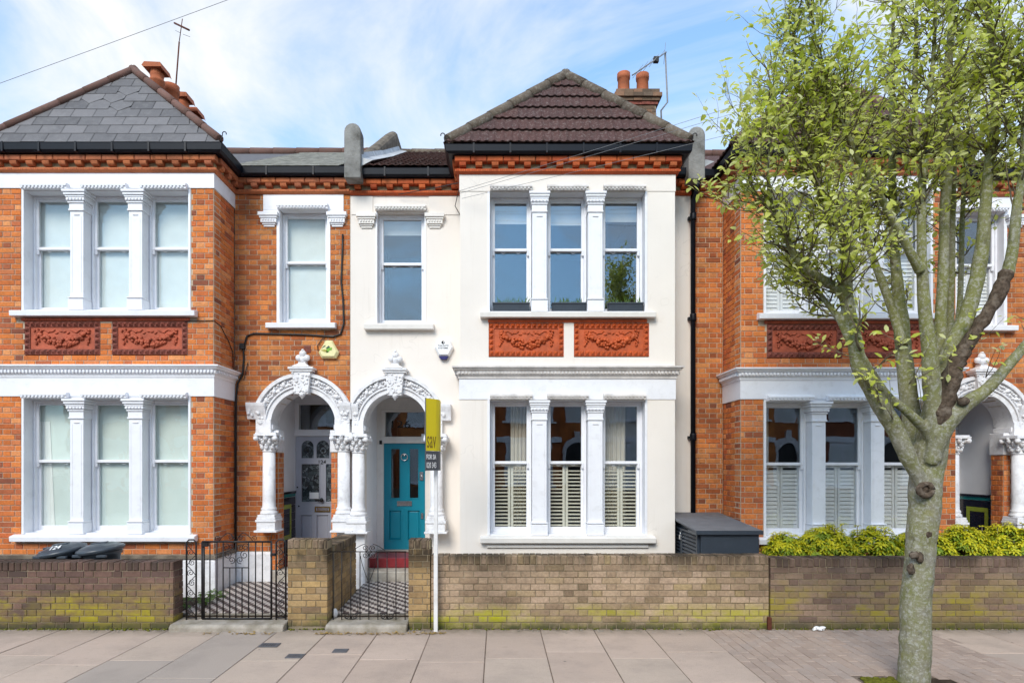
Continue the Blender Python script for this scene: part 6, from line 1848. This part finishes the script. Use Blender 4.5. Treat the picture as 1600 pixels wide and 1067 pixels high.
m = MB(); p = at(1025, 94, Yb-0.3); m.box(p.x-0.05, p.x+0.05, p.y-0.04, p.y+0.04, p.z-0.05, p.z+0.05); m.build('balun_box', M['black'], t)

# ------------------------------------------------------------------ drain grates and scraps on the pavement
def grate(x, y, w_, d_, label, sunk):
    t = thing('drain_grate', (x, y, 0.0), label, 'drain grate')
    m = MB(); ring2 = [(x-w_/2, x+w_/2, y-d_/2, y-d_/2+0.018), (x-w_/2, x+w_/2, y+d_/2-0.018, y+d_/2), (x-w_/2, x-w_/2+0.018, y-d_/2+0.018, y+d_/2-0.018), (x+w_/2-0.018, x+w_/2, y-d_/2+0.018, y+d_/2-0.018)]
    for r_ in ring2: m.box(r_[0], r_[1], r_[2], r_[3], 0.001, 0.008)
    m.build('grate_frame', M['grate'], t)
    m = MB(); m.box(x-w_/2+0.018, x+w_/2-0.018, y-d_/2+0.018, y+d_/2-0.018, 0.0005, 0.0035); m.build('grate_well', M['black'], t)
    n = 6
    for i in range(n):
        xx = x - w_/2 + 0.018 + (w_-0.036)*(i+0.5)/n
        m = MB(); m.box(xx-0.008, xx+0.008, y-d_/2+0.018, y+d_/2-0.018, 0.0036, 0.0075); m.build('grate_bar', M['grate'], t)
grate(-2.46, 6.64, 0.20, 0.14, 'small blue grey iron drain grate in the paving before the scrolled gate', 0)
grate(-2.06, 6.26, 0.17, 0.13, 'small sunken drain grate at a slab corner', 1)
grate(-1.645, 6.44, 0.15, 0.12, 'small dark square drain grate in the paving before the slender gate', 0)
m = MB(); c = at(1278, 982, 7.22)
for _ in range(5): m.blob((c.x+U(-.05,.05), 7.22+U(-.02,.02), 0.025+U(0,.015)), (U(.03,.05), U(.02,.035), U(.015,.03)), 7, 4, 0, U(-.6,.6), False)
o = m.build('crumpled_paper', M['paper'], None); tag(o, 'crumpled white paper lying at the foot of the brown wall', 'litter')
m = MB(); c = at(1202, 975, 7.27); m.box(c.x-0.022, c.x+0.022, 7.245, 7.292, 0.0, 0.15); o = m.build('rusty_stub', M['rust'], None, bevel=0.006); tag(o, 'rusty iron post stub in the joint between two garden walls', 'post stub')
m = MB(); c = at(523.5, 961, 7.5); m.blob((c.x, 7.5, 0.14), (0.035, 0.035, 0.06), 9, 6); o = m.build('white_stone', M['paper'], None); tag(o, 'white rounded stone at the pier foot by the slender gate', 'stone')

# ------------------------------------------------------------------ planting
def whorl(m, c, up, r, n, mi=0, wide=0.30):
    """a hand of narrow leaves round a shoot tip"""
    up = up.normalized(); a = up.cross(Vector((0.3, 0.9, 0.1))).normalized(); b_ = up.cross(a)
    g0 = U(0, 6.28)
    for i in range(n):
        g = g0 + 6.283 * i / n + U(-.25, .25)
        d = a*math.cos(g) + b_*math.sin(g); s_ = up.cross(d)
        L_ = r * U(0.75, 1.15); e = U(0.05, 0.55)
        p1 = c + d*L_*0.5 + up*(L_*e*0.5); p2 = c + d*L_ + up*(L_*(e*0.5 - 0.25))
        w_ = L_ * wide * 0.5
        m.add([c, p1 - s_*w_ + up*0.1*w_, p1 - up*0.25*w_, p1 + s_*w_ + up*0.1*w_, p2], [(0,1,2), (0,2,3), (1,4,2), (2,4,3)], mi)

def shrub(x, y, rx, rz, n, label, seed):
    t = thing('yellow_shrub', (x, y, 0.10), label, 'shrub', 'yellow shrubs behind the garden wall')
    young, old, st_ = MB(), MB(), MB()
    for i in range(n):
        g = U(0, 6.283); ph = math.asin(U(-0.25, 1)); rr = U(0.82, 1.0)
        d = Vector((math.cos(g)*math.cos(ph), math.sin(g)*math.cos(ph)*0.85, math.sin(ph)))
        c = Vector((x + d.x*rx*rr, y + d.y*rx*rr, 0.64 + d.z*rz*rr + U(-.03, .07)))
        up = (d + Vector((0, 0, 0.9)) + Vector((U(-.4,.4), U(-.4,.4), U(-.2,.2)))).normalized()
        tip = R.random() < 0.25 + 0.75 * max(0, d.z) ** 0.7
        whorl(old, c - up*0.035, up, 0.09, 7)
        whorl(young if tip else old, c, up, 0.078, 7, 0, 0.40)
        if tip: whorl(young, c + up*0.022, up + Vector((0, 0, .5)), 0.042, 5, 0, 0.4)
    for i in range(5):
        g = U(0, 6.28); st_.tube([(x, y, 0.08), (x + 0.5*rx*math.cos(g), y + 0.5*rx*math.sin(g), 0.5)], 0.01, 5)
    for _ in range(3):                                                 # shoots that stand above the rest
        g = U(0, 6.28); c = Vector((x + rx*0.6*math.cos(g), y - abs(rx*0.3*math.sin(g)), 0.64 + rz + U(0.0, 0.07)))
        st_.tube([(c.x, c.y, 0.6), tuple(c)], 0.005, 5)
        for k in range(3): whorl(young, c - Vector((0, 0, 0.06*k)), Vector((U(-.3,.3), U(-.3,.3), 1)), 0.065, 6, 0, 0.36)
    st_.build('stem', M['twig'], t)
    young.build('young_foliage', M['shrub_young'], t, kind='stuff', fix=False)
    old.build('old_foliage', M['shrub_old'], t, kind='stuff', fix=False)
for i, (px, ry, rz, lab) in enumerate(((1228, .31, .38, 'low yellow green shrub beside the grey storage cabinet'), (1290, .40, .48, 'yellow green shrub with a tall shoot under the first shuttered window'),
        (1362, .42, .46, 'yellow green shrub just before the street tree trunk'), (1440, .42, .42, 'yellow green shrub hidden partly by the street tree trunk'), (1505, .38, .47, 'bright yellow shrub in front of the tiled porch dado'), (1578, .40, .50, 'bright yellow shrub in front of the white porch column'), (1660, .4, .48, 'bright yellow shrub past the porch column'))):
    Y = 8.0; shrub((px - VX) * Y / F, Y, ry, rz, (230, 340, 330, 330, 360, 360, 300)[i], lab, i)

t = thing('garden_plant', (-3.80, 8.0, 0.10), 'small leafy plant in the bed behind the scrolled iron panel', 'plant')
m = MB()
for _ in range(46): whorl(m, Vector((U(-4.05, -3.68), U(7.7, 8.5), U(0.13, 0.24))), Vector((U(-.4,.4), U(-.4,.4), 1)), 0.06, 6, 0, 0.5)
m.build('foliage', M['weed'], t, kind='stuff', fix=False)
m = MB()
for _ in range(6): x_ = U(-4.0, -3.7); y_ = U(7.75, 8.4); m.tube([(x_, y_, 0.08), (x_+.02, y_, 0.2)], 0.004, 5)
m.build('stem', M['twig'], t)

# ------------------------------------------------------------------ the street tree
TY = 5.5
tree = thing('street_tree', (TREE[0], TREE[1], 0.0), 'street tree with many grey green limbs and fresh spring leaves on the pavement', 'tree')
BODY = MB()
def limb(pts, name='limb', mat='bark', n=12, dy=(0, 0), wob=0.028, cap=0):
    """pts: (px, py, width px); dy: depth at first and last point"""
    P_, r_ = [], []
    for i, (px, py, wd) in enumerate(pts):
        Y = TY + dy[0] + (dy[1] - dy[0]) * i / (len(pts) - 1)
        P_.append(at(px, py, Y)); r_.append(wd * Y / F / 2 * 0.77)
    # refine with Catmull-Rom so limbs bend rather than kink
    Q, S = [], []
    for i in range(len(P_) - 1):
        p0, p1, p2, p3 = P_[max(i-1, 0)], P_[i], P_[i+1], P_[min(i+2, len(P_)-1)]
        for k in range(5):
            t_ = k / 5
            Q.append(0.5 * ((2*p1) + (p2-p0)*t_ + (2*p0-5*p1+4*p2-p3)*t_*t_ + (3*p1-p0-3*p2+p3)*t_**3) + Vector((U(-1,1), U(-1,1), 0)) * r_[i] * wob)
            S.append((r_[i] + (r_[i+1]-r_[i])*t_) * (1 + U(-wob, wob)))
    Q.append(P_[-1]); S.append(r_[-1])
    m = BODY if mat == 'bark' else MB(); m.tube(Q, S, n, wob=wob*0.6)
    for _ in range(len(Q) // 7 if name == 'limb' else 10):                # knots and healed twig scars
        i = R.randrange(len(Q)); g = U(0, 6.28); r = S[i]
        m.blob((Q[i].x + r*0.85*math.cos(g), Q[i].y + r*0.85*math.sin(g), Q[i].z), (r*U(.18,.30), r*U(.18,.30), r*U(.18,.35)), 7, 5)
    if mat != 'bark': m.build(name, M[mat], tree)
    return Q, S
trunk = limb([(1427,1085,66),(1428,1062,60),(1430,1000,56),(1432,930,56),(1438,860,53),(1444,800,58),(1447,750,60),(1455,700,58),(1462,655,56),(1466,625,46),(1468,600,34),(1469,582,10)], 'trunk', n=20, wob=0.035)
m = MB(); c = at(1446, 765, TY-0.142); m.tube([(c.x+0.055*math.cos(g), c.y, c.z+0.05*math.sin(g)) for g in [i*math.pi/7 for i in range(15)]], 0.026, 8, wob=0.2); m.blob((c.x, c.y+0.01, c.z), (0.04, 0.02, 0.035)); m.build('knot', M['bark_dead'], tree)
for (px, py, rx, rz) in ((1432, 868, .05, .035), (1441, 872, .03, .05), (1427, 890, .035, .05), (1455, 835, .025, .03)):
    c = at(px, py, TY-0.138); m = MB(); m.blob((c.x, c.y+0.028, c.z), (rx, 0.020, rz), 9, 6); m.v = [(v[0]+U(-.008,.008), v[1], v[2]+U(-.008,.008)) for v in m.v]; m.build('bark_scar', M['bark_dead'], tree)
LB = []
def add(pts, dy, grow=1.0, start=0.25, **k):
    q = limb(pts, dy=dy, **k); LB.append((q[0], q[1], grow, start))
add([(1448,790,16),(1439,755,26),(1419,714,32),(1396,665,34),(1378,638,33),(1358,602,31),(1343,574,30),(1335,530,28),(1322,460,26),(1323,406,24),(1318,365,22),(1297,330,18),(1273,279,15),(1266,245,13),(1256,200,10),(1245,130,8),(1240,60,6)], (-.05, -.35), 1.2, .50)
add([(1324,470,22),(1305,449,19),(1270,427,17),(1242,399,15),(1222,355,13),(1205,317,10),(1200,269,7),(1204,215,5),(1203,160,4)], (-.2, -.55), 1.5, .10)
add([(1330,535,18),(1312,500,14),(1290,471,11),(1270,444,8),(1250,425,5)], (-.2, -.05), 1.9, .25)
add([(1460,700,14),(1446,672,22),(1430,655,20),(1409,636,17),(1388,618,15),(1366,585,12),(1345,548,8)], (-.05, -.25), 0.3, .7)
add([(1446,760,22),(1436,718,34),(1428,680,36),(1420,622,34),(1413,560,31),(1408,500,28),(1401,430,21),(1396,368,17),(1395,320,16),(1394,250,14),(1394,169,11),(1395,80,9),(1396,-10,6)], (.12, .40), 0.9, .42)
add([(1411,540,20),(1392,478,17),(1372,425,15),(1357,380,13),(1346,330,11),(1338,286,9),(1328,235,7),(1322,180,5)], (.15, .65), 1.1, .35)
add([(1460,720,24),(1462,662,36),(1456,600,35),(1452,548,29),(1446,497,25),(1441,430,21),(1440,391,18),(1440,306,16),(1443,250,16),(1437,240,14),(1430,197,12),(1430,112,11),(1432,28,8),(1433,-60,6)], (-.12, -.15), 0.8, .5)
add([(1438,425,20),(1424,398,18),(1401,354,16),(1367,292,13),(1342,250,12),(1325,210,10),(1311,180,9),(1297,148,8),(1284,92,6),(1271,39,5),(1265,-30,4)], (-.16, -.55), 1.1, .40)
add([(1440,242,13),(1450,174,11),(1458,98,9),(1461,37,8),(1464,-40,6)], (-.15, -.3), 0.9, .2)
add([(1464,710,20),(1472,650,32),(1472,590,28),(1470,503,22),(1474,419,20),(1476,334,18),(1480,253,21),(1476,169,21),(1482,98,16),(1488,22,12),(1492,-60,8)], (.05, .12), 0.7, .55)
add([(1476,640,24),(1483,540,16),(1486,475,13),(1488,362,12),(1490,278,11),(1496,180,9),(1521,110,7),(1540,40,5)], (.18, .65), 1.0, .5)
add([(1478,600,16),(1492,530,13),(1500,469,11),(1503,362,10),(1506,292,9),(1512,210,7),(1520,120,5)], (.22, .95), 1.0, .4)
add([(1458,720,26),(1466,648,42),(1472,600,39),(1484,548,34),(1507,503,31),(1524,447,28),(1534,391,26),(1537,357,24),(1542,292,19),(1546,250,18),(1552,225,17),(1556,169,17),(1557,130,15),(1551,70,13),(1541,10,9),(1536,-60,6)], (-.05, -.25), 0.8, .55)
add([(1557,150,14),(1576,132,12),(1600,104,10),(1630,60,8),(1650,0,6)], (-.22, -.3), 0.9, .2)
add([(1574,430,24),(1583,385,21),(1589,320,18),(1597,278,15),(1601,200,13),(1606,110,11),(1610,20,8)], (-.30, -.40), 0.9, .3)
limb([(1462,700,22),(1470,655,38),(1481,612,37),(1494,572,32),(1507,545,28),(1530,511,26),(1558,464,27),(1575,424,25)], dy=(-.12, -.30), mat='bark_dead', wob=0.13)
add([(1454,725,24),(1468,680,40),(1483,656,37),(1509,631,32),(1543,607,24),(1585,560,20),(1625,510,17),(1670,440,14)], (-.10, -.35), 0.4, .75)
bm_ = BODY.build('trunk', M['bark'], tree, fix=False)
rm_ = bm_.modifiers.new('union', 'REMESH'); rm_.mode = 'VOXEL'; rm_.voxel_size = 0.011; rm_.use_smooth_shade = True
sm_ = bm_.modifiers.new('soften', 'SMOOTH'); sm_.factor = 0.5; sm_.iterations = 5
c = at(1505, 627, TY-0.27); m = MB(); m.blob((c.x, c.y, c.z), (.045, .05, .04), 9, 6); m.build('knot', M['bark_dead'], tree)

LEAVES = []
def leaf_pts(p, d, up, L_, wd):
    d = d.normalized(); s_ = d.cross(up)
    if s_.length < 1e-3: s_ = Vector((1, 0, 0))
    s_.normalize(); n_ = s_.cross(d)
    w_ = wd / 2; f = U(0.10, 0.35); droop = U(-.25, .05)
    c1 = p + d*L_*0.33; c2 = p + d*L_*0.70 + n_*L_*droop*0.4; tip = p + d*L_ + n_*L_*droop
    return [p, c1 - s_*w_ + n_*w_*f, c1, c1 + s_*w_ + n_*w_*f, c2 - s_*w_*0.8 + n_*w_*f, c2, c2 + s_*w_*0.8 + n_*w_*f, tip]
LF = [(0,2,1),(0,3,2),(1,2,5,4),(2,3,6,5),(4,5,7),(5,6,7)]
twigs = MB()
CX = at(1430, 300, TY)
def twig(p, d, L_, r, depth, dens):
    n = max(3, int(L_ / 0.055)); pts = [p]; dd = d.normalized()
    for i in range(n):
        dd = (dd + Vector((U(-.22,.22), U(-.22,.22), U(-.06,.20)))).normalized()
        pts.append(pts[-1] + dd * (L_ / n))
    twigs.tube(pts, [r*(1 - 0.75*i/n) for i in range(n+1)], 5)
    for i in range(1, n + 1):
        if depth > 0 and R.random() < 0.42 and i < n:
            sd_ = Vector((U(-1,1), U(-1,1), U(-.2,.7)))
            twig(pts[i], dd*0.7 + sd_*0.9, L_*U(.35,.6), r*0.6, depth-1, dens)
        if i / n > 0.18:
            for _ in range(2 if R.random() < dens else 1):
                if R.random() > dens + 0.25: continue
                sd_ = Vector((U(-1,1), U(-1,1), U(-.75,.6)))
                ld_ = (dd*0.35 + sd_).normalized()
                st_ = pts[i] + ld_*U(.012,.03)
                Ls = U(.036, .084)
                LEAVES.append(leaf_pts(st_, ld_ + Vector((0,0,-.15)), Vector((U(-.5,.5), U(-1.7,-.1), 1)), Ls, Ls*U(.46,.60)))
for (Q, S, grow, start) in LB:
    n = len(Q); i0 = int(n * start)
    for i in range(i0, n):
        zf_ = Q[i].z
        k_ = 2.3 if zf_ > 4.3 else 1.4 if zf_ > 3.8 else 1.0
        cnt = R.random() * 2.35 * grow * k_
        for _ in range(int(cnt + R.random())):
            g = U(0, 6.283)
            outw = Vector((Q[i].x - CX.x, (Q[i].y - CX.y)*1.3, 0)); outw = outw.normalized() if outw.length > .05 else Vector((0,0,0))
            d = Vector((math.cos(g), math.sin(g), 0)) * 0.9 + outw * 0.55 + Vector((0, 0, U(0.0, 1.0)))
            twig(Q[i], d, U(.22, .60) * (0.75 + 0.25*grow), max(0.0035, min(0.008, S[i]*0.3)), 1, 0.62)
    twig(Q[-1], Q[-1]-Q[-3], 0.5, min(0.012, S[-1]), 1, 0.7)
for (px, py, dx) in ((1395,655,-.5),(1378,635,-.8),(1372,628,-.4),(1440,640,.1),(1500,560,.3),(1480,610,-.1),(1540,590,.2),(1350,520,-.5),(1420,600,.3),(1300,470,-.9)):   # water shoots low on the limbs
    for _ in range(2): twig(at(px, py, TY-0.2), Vector((dx+U(-.3,.3), U(-.8,.0), U(.3,1))), U(.28,.5), 0.004, 0, 0.42)
def view_score(l):
    c = l[5]; px, py = VX + c.x*F/c.y, VY - (c.z-EYE)*F/c.y
    if not (0 < px < 1600 and 0 < py < 1067): return 0
    a = (l[3]-l[1]).cross(l[7]-l[0]); v = (c - Vector((0,0,EYE)))
    return abs(a.dot(v.normalized())) / v.length_squared
twigs.build('twigs', M['twig'], tree, kind='stuff', fix=False)
order = sorted(range(len(LEAVES)), key=lambda i: -view_score(LEAVES[i]))
rest = MB()
for r_, i in enumerate(order):
    l = LEAVES[i]
    if r_ < 300:
        m = MB(); m.add(l, LF, 0, True); m.build('leaf', M['leaf'], tree, fix=False)
    else: rest.add(l, LF, 0, True)
rest.build('leaves', M['leaf'], tree, kind='stuff', fix=False)
print('leaves', len(LEAVES))

# ------------------------------------------------------------------ the terrace across the road (seen in the panes)
class Turned(MB):
    """collects in the far terrace's frame, builds turned round to face it (mirror), for the neighbours on the near side"""
    turn = None
    def build(s, *a, **k):
        if Turned.turn is not None:
            xc = Turned.turn
            s.v = [(2*xc - v[0], -3.6 - v[1], v[2]) for v in s.v]
        return MB.build(s, *a, **k)
def opposite(x0, brick, i, label='terraced house across the road, seen mirrored in the windows', group='houses across the road'):
    wm = M['brick_recess'] if brick else M['render']
    t = thing('terraced_house', (x0 + 2.6, 9.4 if Turned.turn is not None else -13.0, 0), label, 'house', group)
    Yf, Yr = -12.2, -12.9
    m = Turned(); m.box(x0, x0+5.19, -21, Yr, 0, 6.2); m.box(x0+0.4, x0+3.4, Yr, Yf, 0, 6.2); m.build('wall', wm, t)
    for (z0, z1) in ((0.95, 2.85), (4.05, 5.75)):
        m = Turned(); m.box(x0+0.75, x0+3.05, Yf, Yf+0.03, z0, z1+0.25); m.box(x0+0.6, x0+3.2, Yf, Yf+0.10, z0-0.1, z0-0.001); fr = m.build('window_surround', M['white'], t)
        for k in range(3):
            m = Turned(); a = x0+0.84+k*0.74; m.box(a, a+0.62, Yf+0.031, Yf+0.04, z0+0.08, z1); m.build('pane', M['blind'], fr)
            m = Turned(); m.box(a, a+0.62, Yf+0.041, Yf+0.06, (z0+z1)/2-0.03, (z0+z1)/2+0.03); m.build('sash', M['white'], fr)
    m = Turned(); m.box(x0+0.35, x0+3.45, Yr+0.1, Yf+0.09, 3.0, 3.28); m.build('string_course', M['white'], t)
    m = Turned(); m.box(x0+3.7, x0+4.7, Yr, Yr+0.03, 4.0, 5.95); fr = m.build('window_surround', M['white'], t)
    m = Turned(); m.box(x0+3.85, x0+4.55, Yr+0.031, Yr+0.04, 4.1, 5.7); m.build('pane', M['blind'], fr)
    cx_ = x0 + 4.3; vs_ = []; fs = []
    for j in range(21):
        g = math.pi*j/20
        for r_ in (0.50, 0.78): vs_ += [(cx_+r_*math.cos(g), Yr, 2.53+r_*math.sin(g)), (cx_+r_*math.cos(g), Yr+0.12, 2.53+r_*math.sin(g))]
    for j in range(20):
        k = 4*j; fs += [(k,k+2,k+6,k+4),(k+1,k+5,k+7,k+3),(k,k+4,k+5,k+1),(k+2,k+3,k+7,k+6)]
    m = Turned(); m.add(vs_, fs); m.box(cx_-0.72, cx_-0.5, Yr, Yr+0.2, 0.9, 2.53); m.box(cx_+0.5, cx_+0.72, Yr, Yr+0.2, 0.9, 2.53); m.box(cx_-0.14, cx_+0.14, Yr, Yr+0.15, 3.2, 3.6); m.build('arch', M['white_old'], t)
    m = Turned(); m.prism([(cx_+0.5*math.cos(math.pi*j/14), 2.53+0.5*math.sin(math.pi*j/14)) for j in range(15)] + [(cx_-0.5, 0.3), (cx_+0.5, 0.3)], 'y', Yr+0.0, Yr+0.02); m.build('doorway', M['black'], t)
    m = Turned(); m.prism([(Yr+0.3, 6.2), (-17, 8.3), (-21.2, 6.2)], 'x', x0+0.01, x0+5.18); m.add([(x0+0.1, Yf+0.3, 6.21), (x0+3.7, Yf+0.3, 6.21), (x0+1.9, Yf-0.9, 8.1), (x0+1.9, -16.5, 8.1), (x0+0.1, -15, 6.21), (x0+3.7, -15, 6.21)], [(0,1,2), (0,2,3,4), (1,5,3,2), (0,4,5,1), (4,3,5)]); m.build('roof', M['slate'], t)
    m = Turned(); m.box(x0+0.01, x0+5.18, -8.6, -8.4, 0, 0.85); m.build('front_wall', M['brick_chimney'], t)
for i in range(8): opposite(-20.8 + i*5.2 - 0.4, i not in (5,), i)

Turned.turn = -7.44 - 2.6; opposite(-12.64, True, 9, 'plain red brick neighbour house at the far end beyond the slate roofed house', None)
Turned.turn = 8.16 + 2.6; opposite(8.16, True, 10, 'plain red brick neighbour house at the far end beyond the white shuttered house', None)
Turned.turn = None
